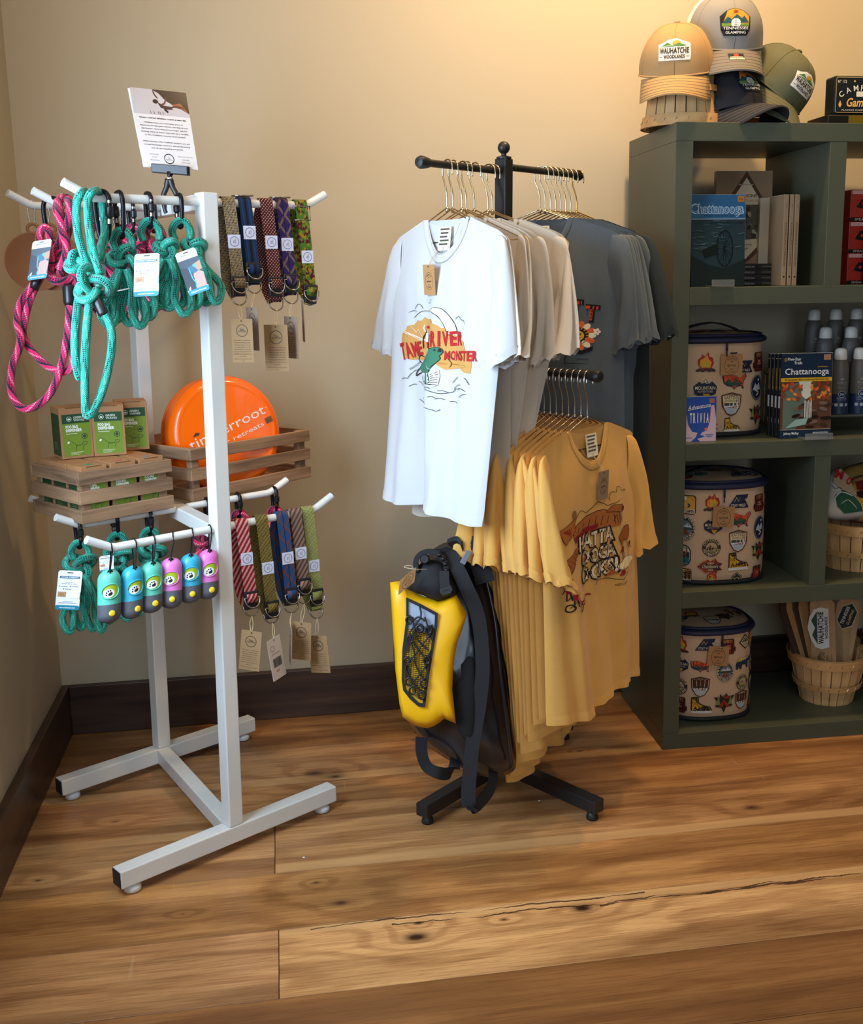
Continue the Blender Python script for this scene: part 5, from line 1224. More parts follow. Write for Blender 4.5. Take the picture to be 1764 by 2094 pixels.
# ------------------------------------------------------------------ bag dispensers
def dispenser(label, px, pytop, pybot, col, mname, yaw, tilt=0):
    p, D = arm_at('f', 0, px+4); D = D-.012; top = P(px, pytop, D); bot = P(px, pybot, D); H = (top-bot).length; r = H*.205
    t = thing('bag_dispenser', label, 'bag dispenser', p, group='dog bag dispensers on the lower front arm')
    f = Matrix.Rotation(yaw, 3, 'Z') @ facing(top); a = V(0, 0, 1).cross(f).normalized(); dn = (bot-top).normalized()
    R = Matrix((a, -dn.cross(a)*-1, -dn)).transposed() if False else Matrix((a, (-dn).cross(a), -dn)).transposed()
    def prof(z0, z1, n=10):
        out = []
        for i in range(n+1):
            z = z0+(z1-z0)*i/n
            if z > H-r: q = math.sqrt(max(0, 1-((z-(H-r))/r)**2))
            elif z < r*.8: q = math.sqrt(max(0, 1-((r*.8-z)/(r*.8))**2))
            else: q = 1
            out.append((r*q, z))
        return out
    split = H*.36
    shell = obj('top_shell', M().lathe(prof(split, H, 18), 28, bot, R, sy=.86), mat(mname, col, .35, spec=.5), t, True, auto=1.2)
    obj('grey_base', M().lathe([(x*1.012, z) for x, z in prof(0, split, 14)], 28, bot, R, sy=.86), mat('grey_base', '53535b', .5), t, True, auto=1.2)
    def surf(x, y, h):
        th = x/r; rr_ = r+h
        zz = y; q = 1
        if zz > H-r: q = math.sqrt(max(.05, 1-((zz-(H-r))/r)**2))
        return bot+R @ V(math.sin(th)*rr_*q, -math.cos(th)*rr_*q*.86, zz) if False else bot+a*(math.sin(th)*rr_*q)+f2*(math.cos(th)*rr_*q*.86)-dn*zz
    f2 = a.cross(-dn); f2 = f2 if f2.dot(f) > 0 else -f2
    wy = H*.60; A = Art(); A.ell(0, wy, r*.78, r*.64, '2c3d12', 28, rot=.25); A.ell(r*.02, wy+r*.03, r*.70, r*.55, '9fb31f', 26, rot=.25); A.ell(-r*.16, wy-r*.16, r*.50, r*.40, 'e4e6e0', 22, rot=.15)
    A.ell(-r*.02, wy-r*.24, r*.19, r*.13, '1a1a1a', 14, rot=.4); A.ell(r*.06, wy-r*.17, r*.10, r*.12, '1a1a1a', 10)
    for (x, y) in ((-.36, -.30), (-.34, -.10), (-.20, .04), (-.02, .06)): A.ell(r*x, wy+r*y, r*.06, r*.075, '1a1a1a', 10)
    A.build('bag_roll', shell, surf, edge=.004, lift=.00015, base=.0004)
    rim = M(); rim.tube([surf(r*.78*math.cos(x)*math.cos(.25)-r*.64*math.sin(x)*math.sin(.25), wy+r*.78*math.cos(x)*math.sin(.25)+r*.64*math.sin(x)*math.cos(.25), .0009) for x in [2*PI*i/32 for i in range(32)]], .0014, 8, closed=True)
    obj('window_rim', rim, mat(mname, col, .35), shell, True)
    bc = surf(r*.12, H*.20, .0); Rb = Matrix((a, -dn, f2)).transposed()
    obj('yellow_button', M().lathe([(.0058, -.001), (.0058, .002), (.0045, .0034), (0, .0036)], 20, bc, Rb), mat('yellow_button', 'e8c51e', .4), t, True, auto=.8)
    obj('keyhole', M().lathe([(.0052, 0), (0, .0001)], 10, surf(0, H-r*.25, .0004), Matrix((a, (f2*.3-dn).normalized(), (f2-dn*.9).normalized())).transposed()), mat('hole_dark', '1a201e', .8), shell)
    w = .010; q0 = p+UPV*(AR+.0018); e = surf(0, H-r*.28, .002)
    pts = [q0, q0+f*.009-UPV*.006, q0+f*.008-UPV*.02, e+UPV*.004, e-UPV*.002-f*.002, e+UPV*.003-f*.006, q0-f*.008-UPV*.022, q0-f*.009-UPV*.006]
    obj('wire_clip', M().tube(spl(pts, 5, True), .0013, 8, closed=True), BLKM, t, True)
MINT, AQUA, ROSE = '58b8a0', '2fa3c0', 'd873bd'
for lb, px, a1, b1, c_, mn, yw in (('mint bag dispenser with yellow button, first at the left tip', 223, 1163, 1275, MINT, 'mint_plastic', .15), ('bright blue bag dispenser, second from the left tip', 270, 1156, 1266, AQUA, 'blue_plastic', .45),
    ('mint bag dispenser between the bright blue and the pink one', 310, 1147, 1254, MINT, 'mint_plastic', .25), ('pink bag dispenser in the middle, between mint and blue', 350, 1139, 1245, ROSE, 'pink_plastic', -.05), ('blue bag dispenser between the two pink ones', 389, 1131, 1234, AQUA, 'blue_plastic', .1), ('pink bag dispenser next to the white front post', 425, 1122, 1226, ROSE, 'pink_plastic', .3)):
    dispenser(lb, px, a1, b1, c_, mn, yw)

# ------------------------------------------------------------------ slatted crates
CRW = stained('burnt_pine', '5e4330', 'b28c68', 0, .7, 1.2); CRW_Y = stained('burnt_pine_y', '5e4330', 'b28c68', 1, .7, 1.2)
def crate(label, loc, rz, L, Wd, H, slat=.027):
    t = thing('slatted_crate', label, 'crate', loc, rz)
    th = .009; gap = (H-3*slat)/2
    for k in range(3):
        z = k*(slat+gap)
        for y in (th/2, Wd-th/2): obj('slat', M().box((L/2, y, z+slat/2), (L, th, slat)), CRW, t, world=False, bevel=.0012)
        for x in (th/2, L-th/2): obj('slat', M().box((x, Wd/2, z+slat/2), (th, Wd-2*th-.0006, slat)), CRW_Y, t, world=False, bevel=.0012)
    for x in (th+.010, L-th-.010):
        for y in (th+.010, Wd-th-.010): obj('corner_post', M().box((x, y, H/2), (.019, .019, H-.002)), CRW, t, world=False, bevel=.001)
    n = 5; bw = (Wd-2*th)/n
    for k in range(n): obj('bottom_board', M().box((L/2, th+bw*(k+.5), .003), (L-2*th-.001, bw-.004, .006)), CRW, t, world=False)
    return t
CZ = .700+AR+.0008
LA = math.radians(38); cl = V(.183, -.633, CZ); crate('small slatted wooden crate full of green dispenser boxes on the lower arms', cl, LA, .216, .205, .106)
RA = math.radians(43); crr = V(.389, -.448, CZ); crate('larger slatted wooden crate holding the orange flying discs', crr, RA, .365, .270, .118)
# green boxes
KR = mat('kraft_box', 'a9794f', .8, var=.06, vscale=40)
def gbox(parent_label, loc, rz, dot, group, bw=.0615, bh=.107):
    t = thing('dispenser_box', parent_label, 'box', loc, rz, group)
    obj('carton', M().box((0, 0, bh/2), (bw, bw, bh)), KR, t, world=False, bevel=.0012)
    obj('lid_tuck', M().tube([(-bw*.3, -bw/2-.0002, bh-.001), (bw*.3, -bw/2-.0002, bh-.001)], .0008, 6), mat('kraft_dark', '6f4a2c', .9), t, world=False)
    for side in (0, 1):
        A = Art(); w_, h_ = bw*.86, bh*.82
        A.rrect(-w_/2, 0, w_/2, h_, .003, '748e2e'); A.rect(-w_/2, h_*.78, w_/2, h_, '26492c' ); 
        if side == 0:
            A.ring(-w_*.24, h_*.89, .0052, .0052, .0008, 'dfe6d6', 16); A.ell(-w_*.24, h_*.885, .003, .002, 'dfe6d6', 8); A.text('GREEN', -w_*.08, h_*.895, .0045, 'dfe6d6', align='l', w=w_*.34); A.text('WAVES', -w_*.08, h_*.83, .0045, 'dfe6d6', align='l', w=w_*.40)
            A.text('POO BAG', -w_*.38, h_*.67, .0062, 'f2f4e6', align='l', w=w_*.44, bold=.04); A.text('DISPENSER', -w_*.38, h_*.585, .0062, 'f2f4e6', align='l', w=w_*.58, bold=.04); A.rect(-w_*.38, h_*.53, w_*.02, h_*.542, 'e6ecd2')
            A.ell(w_*.28, h_*.46, .0062, .0062, '2c4a22', 16); A.ring(w_*.28, h_*.46, .0045, .0045, .0008, '9fb35a', 14)
            A.line([(-w_*.35, h_*.42), (-w_*.05, h_*.27), (w_*.1, h_*.24)], .0008, '2b3b18'); A.line([(-w_*.05, h_*.12), (-w_*.04, h_*.24), (w_*.18, h_*.26), (w_*.22, h_*.33), (w_*.36, h_*.31), (w_*.34, h_*.27), (w_*.22, h_*.24), (w_*.2, h_*.12)], .0008, '2b3b18', 2); A.ell(-w_*.32, h_*.33, .003, .002, 'f2f4e6', 8, rot=.8)
            for k in range(3): A.rect(-w_*.26, h_*(.085-.028*k), w_*(.2-.08*k), h_*(.093-.028*k), 'dfe6c0')
            f = lambda x, y, h: V(x, -bw/2-h, y+bh*.05)
        else:
            A.rect(-w_/2, 0, w_/2, h_*.78, '2c4526')
            for k in range(5): A.rect(-w_*.3, h_*(.3-.04*k), w_*.1, h_*(.308-.04*k), '7f9a6a')
            f = lambda x, y, h: V(-bw/2-h, -x, y+bh*.05)
        A.build('box_print', t, f, lift=.00005, base=.0003, world=False)
    if dot:
        A = Art(); A.ell(0, 0, .009, .006, dot, 18); 
        for k in (-1, 1): A.rect(.012+k*.003, .012, .0135+k*.003, .018, '6f4a2c')
        A.build('colour_dot', t, lambda x, y, h: V(x, y-.008, bh+h), lift=.00005, base=.0003, world=False)
    return t
def lc(x, y, z=0): c, s_ = math.cos(LA), math.sin(LA); return cl+V(c*x-s_*y, s_*x+c*y, z)
proto = None
names = {(0, 0): 'green dispenser box with a green dot, front left corner of the small crate', (1, 0): 'green dispenser box with a pink dot, front middle of the small crate', (2, 0): 'green dispenser box with a blue dot, front right of the small crate'}
for i in range(3):
    for j in range(3):
        gbox(names.get((i, j), 'green dispenser box packed in the small crate behind its front row'), lc(.0415+i*.0665, .041+j*.0615, .0075), LA, {(0, 0): '2f9a7a', (1, 0): 'd0607a', (2, 0): '5a9ad0'}.get((i, j)), 'green boxes inside the small crate', bw=.058)
z2 = .0075+.107+.0012
for (px, py), lb, rz, dot in (((152, 938), 'green dispenser box standing on the packed ones, left, turned slightly', LA-.12-.1, None), ((226, 932), 'green dispenser box standing on the packed ones, in front', LA-.50, 'c8606a'), ((272, 921), 'green dispenser box standing on the packed ones, behind at the right', LA-.45, '7aa8c8')):
    q = onz(px, py, CZ+z2); q = q+facing(q)*-.036
    gbox(lb, (q.x, q.y, CZ+z2), rz, dot, 'green boxes stacked on the crate', bw=.066, bh=.108)
# orange discs
OR_ = mat('orange_plastic', 'ff6a00', .22, spec=.5, coat=.3)
for k in range(3):
    nrm = (Matrix.Rotation(.55, 3, 'Z') @ -CF); nrm.z += -.06; nrm.normalize()
    c = P(462, 886, 2.56)-nrm*(.027*k)
    a = V(0, 0, 1).cross(nrm).normalized(); u = nrm.cross(a); R = Matrix((a, u, nrm)).transposed(); rad = .135
    t = thing('flying_disc', ['orange flying disc with white lettering, frontmost in the crate', 'orange flying disc in the middle of the three', 'orange flying disc at the back of the three'][k], 'flying disc', c-u*rad, group='orange flying discs in the crate')
    obj('disc', M().lathe([(0, .016), (rad*.55, .0155), (rad*.80, .0135), (rad*.84, .0125), (rad*.845, .0128), (rad*.90, .009), (rad*.97, .001), (rad, -.008), (rad*.985, -.012), (rad*.95, -.010), (rad*.93, .0), (rad*.80, .009), (0, .012)], 72, c, R), OR_, t, True, auto=1.0)
    if k == 0:
        A = Art(); A.push(0, .002, 1, .37)
        WH = 'f2d8cc'; A.text('timberroot', .004, 0, .024, WH, w=.200, bold=.0); A.text('rustic retreats', .012, -.024, .0115, WH, w=.150, bold=0); A.text('TM', .110, .010, .003, WH, bold=0)
        A.poly([(-.080, .026), (-.070, .033), (-.061, .028), (-.066, .024)], '5a3a28'); A.rect(.094, -.024, .112, -.010, '7a5434'); A.text('$15', .103, -.021, .006, '3a2818'); A.pop()
        def dfn(x, y, h): rr = math.hypot(x, y)/rad; return c+a*x+u*y+nrm*(.016-.0005*min(1, rr/.55)-.002*max(0, (rr-.55)/.25)+h)
        A.build('disc_print', t, dfn, edge=.02, lift=.0001, base=.0006, rough=.3)
# ------------------------------------------------------------------ goods on the shelving unit
def shp(px, py, b):
    """shelf-local (a, z) of the pixel on the vertical plane at depth b of the unit"""
    d = ray(px, py); o = V(SHX, SHY, 0); bx = V(-sn, cs, 0); t = ((o+bx*b)-CAM).dot(bx)/d.dot(bx); p = CAM+d*t; q = p-o
    return q.x*cs+q.y*sn, p.z
AX_ = V(cs, sn, 0); BX_ = V(-sn, cs, 0)
def block(t, name, a0, z0, a1, z1, b, th, m, lean=0, bevel=.001, rz=0):
    """upright slab whose front face is at depth b; returns front mapping fn(x 0..w, y 0..h, h)"""
    w, h = a1-a0, z1-z0; o = SH(a0, b, z0); r = (AX_*math.cos(rz)-BX_*math.sin(rz)*-1).normalized() if rz else AX_
    n = V(0, 0, 1).cross(r)*-1; n = r.cross(V(0, 0, 1)); u = (V(0, 0, 1)*math.cos(lean)-n*math.sin(lean)).normalized(); n = r.cross(u)
    R = Matrix((r, -n, u)).transposed()
    ob = obj(name, M().box(o+r*w/2+u*h/2-n*th/2, (w, th, h), R), m, t, bevel=bevel)
    return (lambda x, y, hh: o+r*x+u*y+n*hh), w, h, ob
# badges printed on the cooler bags, each drawn in a unit box (-.5 .. .5)
NV, CR1, ORG, BRN, GRN, RED = '20263c', 'd9c7a2', 'cf7a28', '4a2c22', '2f4a3a', 'a32c22'
def b_camper(A): A.rrect(-.5, -.45, .5, .5, .14, BRN); A.rrect(-.45, -.40, .45, .45, .12, 'cf8f35'); A.poly([(-.45, .1), (-.2, .35), (-.05, .15), (.15, .40), (.45, .1), (.45, -.15), (-.45, -.15)], 'd9a045'); A.ell(-.05, .33, .10, .10, 'e8e0cc', 10); A.poly([(-.2, -.02), (-.05, .12), (.08, -.02)], CR1); A.line([(.1, -.1), (.2, .0), (.1, .08)], .07, NV, 2); A.rect(-.45, -.40, .45, -.17, CR1); A.text('HAPPY CAMPER', 0, -.36, .15, BRN, w=.82, bold=.03)
def b_fire(A):
    A.poly([(-.35, -.1), (-.38, .15), (-.22, .28), (-.2, .42), (-.05, .30), (.1, .52), (.14, .3), (.3, .25), (.36, .0), (.25, -.25), (-.2, -.25)], RED); A.poly([(-.28, -.1), (-.25, .15), (-.1, .22), (.05, .38), (.12, .18), (.26, .05), (.2, -.2), (-.18, -.2)], 'e0a030'); A.poly([(-.2, -.12), (-.1, .0), (.1, .02), (.2, -.1), (.1, -.2), (-.12, -.2)], '8fae4a')
    for k in (-.32, -.1, .12, .32): A.ell(k, -.33+.04*abs(k), .15, .07, BRN, 10, rot=.3 if k < 0 else -.3)
def b_wild(A): A.poly([(-.52, -.3), (-.1, .3), (.5, .3), (.42, .12), (.3, .1), (.52, -.3)], NV); A.line([(-.2, -.02), (-.08, .18), (0, .02), (.1, .16)], .03, CR1); A.text('STAY WILD', 0, -.24, .13, CR1, w=.70)
def b_usa(A):
    o = [(-.5, .22), (-.2, .26), (.1, .18), (.22, .12), (.35, .25), (.45, .30), (.5, .18), (.38, .02), (.34, -.12), (.38, -.28), (.3, -.26), (.24, -.16), (.05, -.2), (-.02, -.3), (-.1, -.2), (-.3, -.16), (-.46, -.06)]
    A.poly([(x*1.08, y*1.12-.02) for x, y in o], NV); A.poly(o, 'd9582a'); A.ell(0, .06, .16, .12, RED, 14); A.poly([(-.46, -.06), (-.3, .1), (-.15, -.02), (.05, .08), (.3, -.02), (.34, -.12), (.24, -.16), (-.1, -.2), (-.3, -.16)], GRN)
def b_kayak(A): A.ell(0, 0, .43, .5, '1f262c', 26); A.ring(0, 0, .41, .48, .02, CR1); A.arc('KAYAK & CANOE', 0, 0, .33, .11, CR1, 90, 210, ry=.40); A.ell(0, 0, .30, .35, '68707a', 20); A.poly([(-.28, .06), (-.12, .2), (0, .12), (.12, .24), (.28, .06)], 'c9ccd0'); A.rect(-.28, -.05, .28, .06, '3a4a46'); A.poly([(0, .05), (-.2, -.25), (.2, -.25)], '7a3c1c'); A.arc('ADVENTURE', 0, 0, .38, .11, CR1, -90, 140, out=False, ry=.45)
def b_outd(A): A.ell(0, 0, .46, .46, '3a332a', 24); A.arc('OUTDOOR', 0, 0, .33, .13, CR1, 90, 150); A.arc('ADVENTURES', 0, 0, .42, .12, CR1, -90, 160, out=False); A.ell(0, 0, .28, .28, 'b9a07a', 18); A.poly([(-.26, -.05), (-.08, .14), (.05, .0), (.15, .1), (.26, -.05), (.2, -.16), (-.2, -.16)], BRN); A.poly([(-.2, -.14), (.2, -.1), (.1, -.26), (-.1, -.26)], '5a6a2a')
def b_raft(A):
    o = [(-.42, .38), (0, .5), (.42, .38), (.38, -.1), (.2, -.4), (0, -.5), (-.2, -.4), (-.38, -.1)]
    A.poly([(x*1.06, y*1.04) for x, y in o], '4a2418'); A.poly([(x*.94, y*.94) for x, y in o], CR1); A.text('RAFTING', 0, .22, .14, BRN, w=.66); A.text('ADVENTURE', 0, .10, .10, BRN, w=.64); A.rect(-.33, -.06, .33, .06, '3a4444'); A.rect(-.31, -.16, .31, -.06, 'c7ced4'); A.poly([(-.30, -.14), (.28, -.08), (.2, -.17)], '9a4a22'); A.poly([(-.3, -.17), (.3, -.17), (.15, -.38), (0, -.44), (-.15, -.38)], 'a9b4be')
def b_hike(A): A.rrect(-.40, -.5, .40, .5, .34, '232a30'); A.rrect(-.35, -.45, .35, .45, .30, CR1); A.arc('HIKING', 0, .10, .24, .12, BRN, 90, 110); A.ell(.1, .12, .10, .10, 'cf5a2a', 12); A.poly([(-.32, -.1), (-.1, .2), (.05, .0), (.14, .1), (.32, -.1)], '4a3c3c'); A.poly([(-.34, -.12), (.34, -.1), (.3, -.34), (0, -.44), (-.3, -.34)], '2f6a66'); A.text('CLUB', 0, -.32, .12, NV, w=.38)
def b_great(A): o = [(-.52, 0), (-.3, .2), (-.1, .30), (.0, .22), (.2, .34), (.3, .2), (.5, .12), (.36, 0), (.5, -.14), (.3, -.16), (.24, -.34), (0, -.2), (-.2, -.24), (-.32, -.12)]; A.poly([(x*1.06, y*1.1) for x, y in o], 'cf5a2a'); A.poly(o, '3c2c2c'); A.text('Outdoors', 0, -.05, .16, CR1, w=.66, shear=.3); A.text('GREAT', .02, .12, .08, CR1, w=.26); A.text('USA', .02, -.16, .09, CR1, w=.2)
def b_boot(A): A.poly([(-.45, .46), (-.12, .5), (-.08, .2), (.12, .08), (.42, .0), (.5, -.14), (.48, -.28), (-.45, -.28)], '2a201c'); A.poly([(-.40, .40), (-.16, .43), (-.12, .16), (.10, .03), (.40, -.04), (.44, -.2), (-.40, -.2)], 'cf9a28'); A.rect(-.45, -.32, .5, -.2, 'd8d4c8'); A.text('TAKE', -.26, .10, .15, '2a201c', w=.24, rot=.1); A.text('A HIKE', .02, -.16, .19, '2a201c', w=.72, bold=.03)
def b_tent(A):
    A.poly([(-.5, .3), (-.22, .25), (-.2, .45), (-.08, .28), (.1, .45), (.2, .28), (.5, .34), (.35, .05), (.42, -.2), (.1, -.25), (0, -.5), (-.12, -.25), (-.42, -.2), (-.33, .05)], '2a2a22'); A.ell(.1, .26, .14, .08, RED, 12)
    for x in (-.28, .3): A.poly([(x-.1, -.1), (x, .35), (x+.1, -.1)], '7a8a4a')
    A.poly([(-.26, -.2), (0, .14), (.28, -.2)], 'a8281e'); A.poly([(-.06, -.2), (0, .05), (.07, -.2)], '3a1a14')
def b_pack(A): A.rrect(-.38, -.45, .38, .42, .1, '3a1414'); A.rrect(-.32, -.38, .32, .18, .06, RED); A.rrect(-.26, .18, .26, .38, .06, 'a0683c'); A.rrect(-.2, -.2, .2, .08, .03, '8a1c18'); A.text('GET', 0, -.03, .09, CR1, w=.22); A.text('OUTDOORS', 0, -.14, .07, CR1, w=.32); A.rect(-.46, -.3, -.36, -.05, '3a1414'); A.rect(.36, -.3, .46, -.05, '3a1414')
def b_mtn(A): A.poly([(-.48, .1), (-.25, .3), (-.12, .2), (0, .42), (.14, .2), (.28, .3), (.48, .1), (.44, -.2), (.2, -.34), (0, -.46), (-.2, -.34), (-.44, -.2)], NV); A.poly([(-.1, .24), (0, .38), (.12, .24), (.04, .2), (0, .26)], CR1); A.text('MOUNTAIN', 0, -.04, .15, CR1, w=.82); A.text('ADVENTURE', 0, -.16, .09, 'b9a89a', w=.62); A.poly([(-.1, -.2), (.2, -.22), (.1, -.38), (0, -.42)], 'cf9a35')
def b_diam(A): A.poly([(0, .45), (.5, 0), (0, -.45), (-.5, 0)], '2a2a26'); A.poly([(0, .36), (.40, 0), (0, -.36), (-.40, 0)], CR1); A.poly([(0, .3), (.34, 0), (-.34, 0)], '2a2a26'); [A.line([(0, 0), (.3*math.cos(k), -.3*abs(math.sin(k)))], .03, 'a08a5a') for k in (.4, .8, 1.2, 1.57, 1.95, 2.35, 2.75)]
def b_bear(A): A.poly([(-.5, -.28), (-.5, .02), (-.38, .2), (-.1, .16), (.18, .2), (.3, .3), (.5, .2), (.42, .08), (.3, .02), (.3, -.28), (.18, -.28), (.14, -.1), (-.12, -.08), (-.16, -.28), (-.3, -.28), (-.32, -.12), (-.38, -.28)], '1f3048'); A.poly([(-.45, .1), (-.3, .26), (.1, .22), (.3, .34), (.44, .24), (.1, .1)], 'c9b03a'); A.text('Go Explore', 0, .2, .09, CR1, w=.5, shear=.3)
def b_oval(A): A.ell(0, 0, .36, .5, '1c2440', 24); A.ring(0, 0, .33, .47, .02, '8a90a8'); A.poly([(-.26, -.1), (-.1, .18), (0, .05), (.12, .2), (.26, -.1)], 'b9c0cc'); A.ell(.08, .3, .06, .05, CR1, 8); A.line([(-.1, -.1), (.1, -.2), (-.05, -.32)], .06, CR1, 3)
BS = [b_camper, b_fire, b_wild, b_pack, b_kayak, b_outd, b_raft, b_oval, b_hike, b_great, b_boot, b_tent, b_mtn, b_usa, b_diam, b_bear]
BAGM = mat('bag_canvas', 'c9a888', .8, bump=.15, bscale=500); NAVY = mat('navy_piping', '1c2140', .6); BASEB = mat('bag_base', '12121a', .7)
def cooler(label, a, b, z, rx, ry, H, rows, tagpx, seed, handle=True, lid=.008, dz=0):
    c = SH(a, b, z); t = thing('cooler_bag', label, 'cooler bag', c, SHA, 'badge-print cooler bags'); r = random.Random(seed); N = 72; e = 2.6
    def sup(th, k=1): ct, st = math.cos(th), math.sin(th); return (rx*k*math.copysign(abs(ct)**(2/e), ct), ry*k*math.copysign(abs(st)**(2/e), st))
    prof = [(.93, .002), (.985, .010), (1.0, .03), (1.005, H*.3), (1.0, H*.6), (.995, H*.85), (.985, H-.012), (.98, H-.004)]
    def wr(th, zz): return 1+.010*noise.noise(V(math.cos(th)*2.2+seed, math.sin(th)*2.2, zz*14))+.005*math.sin(zz*60+th*3)*math.exp(-((th+1.1)/.5)**2)
    m = M(); 
    for k, zz in prof:
        for j in range(N): th = 2*PI*j/N; x, y = sup(th, k*wr(th, zz)); m.v.append(V(x, y, zz))
    for i in range(len(prof)-1):
        for j in range(N): j2 = (j+1) % N; m.face([i*N+j, i*N+j2, (i+1)*N+j2, (i+1)*N+j])
    m.face(list(reversed(range(N)))); obj('body', m, BAGM, t, True, world=False, auto=1.2)
    def ringp(k, zz, tr, nm, mm, sq=1): obj(nm, M().tube([V(*sup(2*PI*j/N, k), zz) for j in range(N)], tr, 8, closed=True, sq=sq), mm, t, True, world=False)
    ringp(.99, .006, .006, 'base_piping', BASEB); ringp(.985, H+.003, .0085, 'zip_band', NAVY, 1.5); ringp(.965, H+lid+.006, .004, 'lid_piping', NAVY)
    m = M(); m.v.append(V(0, 0, H+lid+.016)); 
    for q in (.3, .6, .85, .97):
        for j in range(N): x, y = sup(2*PI*j/N, q); m.v.append(V(x, y, H+lid+.004+.012*(1-q**2)))
    for j in range(N): m.face([0, 1+j, 1+(j+1) % N])
    for i in range(3):
        for j in range(N): j2 = (j+1) % N; m.face([1+i*N+j, 1+(i+1)*N+j, 1+(i+1)*N+j2, 1+i*N+j2])
    ld = obj('lid', m, BAGM, t, True, world=False)
    A = Art()
    for k in range(5): A.push(-.09*rx/.13+k*.045*rx/.13, r.uniform(-.05, .03)-.01, .05, r.uniform(-.4, .4)); BS[(k*5+seed) % 16](A); A.pop()
    A.build('lid_print', ld, lambda x, y, h: V(x*1.0, y*1.0, H+lid+.0165-.012*((x/rx)**2+(y/ry)**2)+h), edge=.03, lift=.0001, base=.0012, world=False)
    # arc length of the front
    T = [(-PI/2-2.3+4.6*i/200) for i in range(201)]; S = [0]; pr = sup(T[0])
    for q in T[1:]: p = sup(q); S.append(S[-1]+math.dist(p, pr)); pr = p
    mid = S[100]; S = [x-mid for x in S]
    def fn(x, y, h):
        import bisect
        i = max(1, min(200, bisect.bisect(S, x))); f = (x-S[i-1])/(S[i]-S[i-1]); th = T[i-1]+f*(T[i]-T[i-1])
        zz = max(.004, y); k = 1
        for (ka, za), (kb, zb) in zip(prof, prof[1:]):
            if za <= zz <= zb: k = ka+(kb-ka)*(zz-za)/(zb-za)
        X, Y = sup(th, k*wr(th, zz)); n = V(X/rx**2, Y/ry**2, 0).normalized(); return V(X, Y, zz)+n*h
    A = Art()
    for (x, y, s_, bi, ro) in rows: A.push(x, y, s_, ro); BS[bi](A); A.pop()
    A.build('badge_print', t, fn, edge=.012, lift=.00012, base=.0010, world=False, rough=.75)
    if handle:
        hp = spl([V(-rx*.75, -ry*.35, H+lid), V(-rx*.6, -ry*.4, H+.03), V(-rx*.1, -ry*.45, H+.044), V(rx*.35, -ry*.4, H+.030), V(rx*.62, -ry*.35, H+lid)], 6)
        obj('handle', M().ribbon(hp, .022, V(0, 1, 0), .004), BASEB, t, True, world=False)
    zx = tagpx[0]; zp = fn(zx, H-.002, .012); obj('zip_pull', M().tube([zp, zp-UPV*.020], .0028, 8).tube([zp-UPV*.020, zp-UPV*.034], .0018, 6), NAVY, t, True, world=False)
    tp = fn(zx+tagpx[1], H-tagpx[2], .009); n = (tp-V(0, 0, tp.z)).normalized(); rr = V(math.cos(tagpx[3]), 0, math.sin(tagpx[3])); 
    kraft_tag(t, tp+V(0, -.003, 0), rr, V(-math.sin(tagpx[3]), .05, math.cos(tagpx[3])), .056, .052, zp-UPV*.03, col='a87c50')
    return t
def gridrows(x0, y0, dx, dy, ids, s=.05):
    out = []
    for r_, row in enumerate(ids):
        for c_, bi in enumerate(row):
            if bi is None: continue
            out.append((x0+c_*dx, y0-r_*dy-(.012 if c_ % 2 else 0), s*(1.0 if bi not in (4, 7) else 1.12), bi, 0))
    return out
# badge indices: 0 camper 1 fire 2 wild 3 pack 4 kayak 5 outdoor 6 raft 7 oval 8 hike 9 great 10 boot 11 tent 12 mtn 13 usa 14 diamond 15 bear
g3 = gridrows(-.165, .225, .062, .066, [[12, 0, 1, 2, 3, 14], [15, 4, 12, 13, 7, 8], [9, 8, 5, 6, 11, 0], [3, 0, 9, 10, 11, 1], [2, 0, 1, 14, 3, 6]])
g3 = [q for q in g3 if q[1] > .004 and q[1] < .25]
def fit(rows, H):
    K_ = H/{.250: .250, .238: .218}[H]; rows = [(q[0], q[1]*K_)+tuple(q[2:]) for q in rows]
    return [q for q in rows if q[1]-q[2]*.5 > .001 and q[1]+q[2]*.5 < H-.002]
H3, H2, H4 = .250, .238, .238
cooler('tan badge-print cooler bag alone in the third compartment down', .172, .168, .4142, .132, .118, H3, fit([(-.175, .21, .05, 12, 0), (-.105, .205, .052, 0, 0), (-.038, .212, .05, 1, 0), (.028, .214, .056, 2, 0), (.096, .205, .050, 3, 0), (.16, .2, .05, 14, 0),
  (-.178, .15, .05, 15, 0), (-.105, .145, .062, 4, 0), (-.035, .155, .05, 12, 0), (.032, .168, .060, 13, 0), (.098, .140, .060, 7, 0), (.162, .14, .05, 8, 0),
  (-.17, .08, .05, 9, 0), (-.110, .076, .056, 8, 0), (-.038, .098, .050, 5, 0), (.030, .112, .056, 6, 0), (.094, .080, .054, 11, 0), (.16, .08, .05, 0, 0),
  (-.175, .025, .046, 3, 0), (-.105, .022, .040, 0, 0), (-.040, .048, .060, 9, 0), (.032, .055, .058, 10, 0), (-.035, .020, .034, 1, 0), (.030, .018, .030, 14, 0), (.092, .025, .040, 3, 0)], H3), (-.012, .0, .045, -.06), 3, True)
cooler('tan badge-print cooler bag behind the blue trivia box, second compartment down', .168, .205, .7862, .132, .110, H2, fit([(-.12, .168, .054, 0, 0), (-.045, .170, .054, 1, 0), (.020, .185, .03, 2, 0), (.055, .160, .050, 2, 0), (.108, .170, .055, 3, 0),
  (-.12, .108, .060, 4, 0), (-.045, .112, .060, 12, 0), (.030, .128, .060, 13, 0), (.100, .110, .064, 7, 0), (-.11, .05, .05, 8, 0), (-.045, .062, .050, 5, 0), (.022, .075, .058, 6, 0), (-.035, .025, .046, 9, 0), (.025, .025, .044, 10, 0), (.10, .048, .056, 11, 0)], H2), (.002, .014, .030, -.03), 8, True)
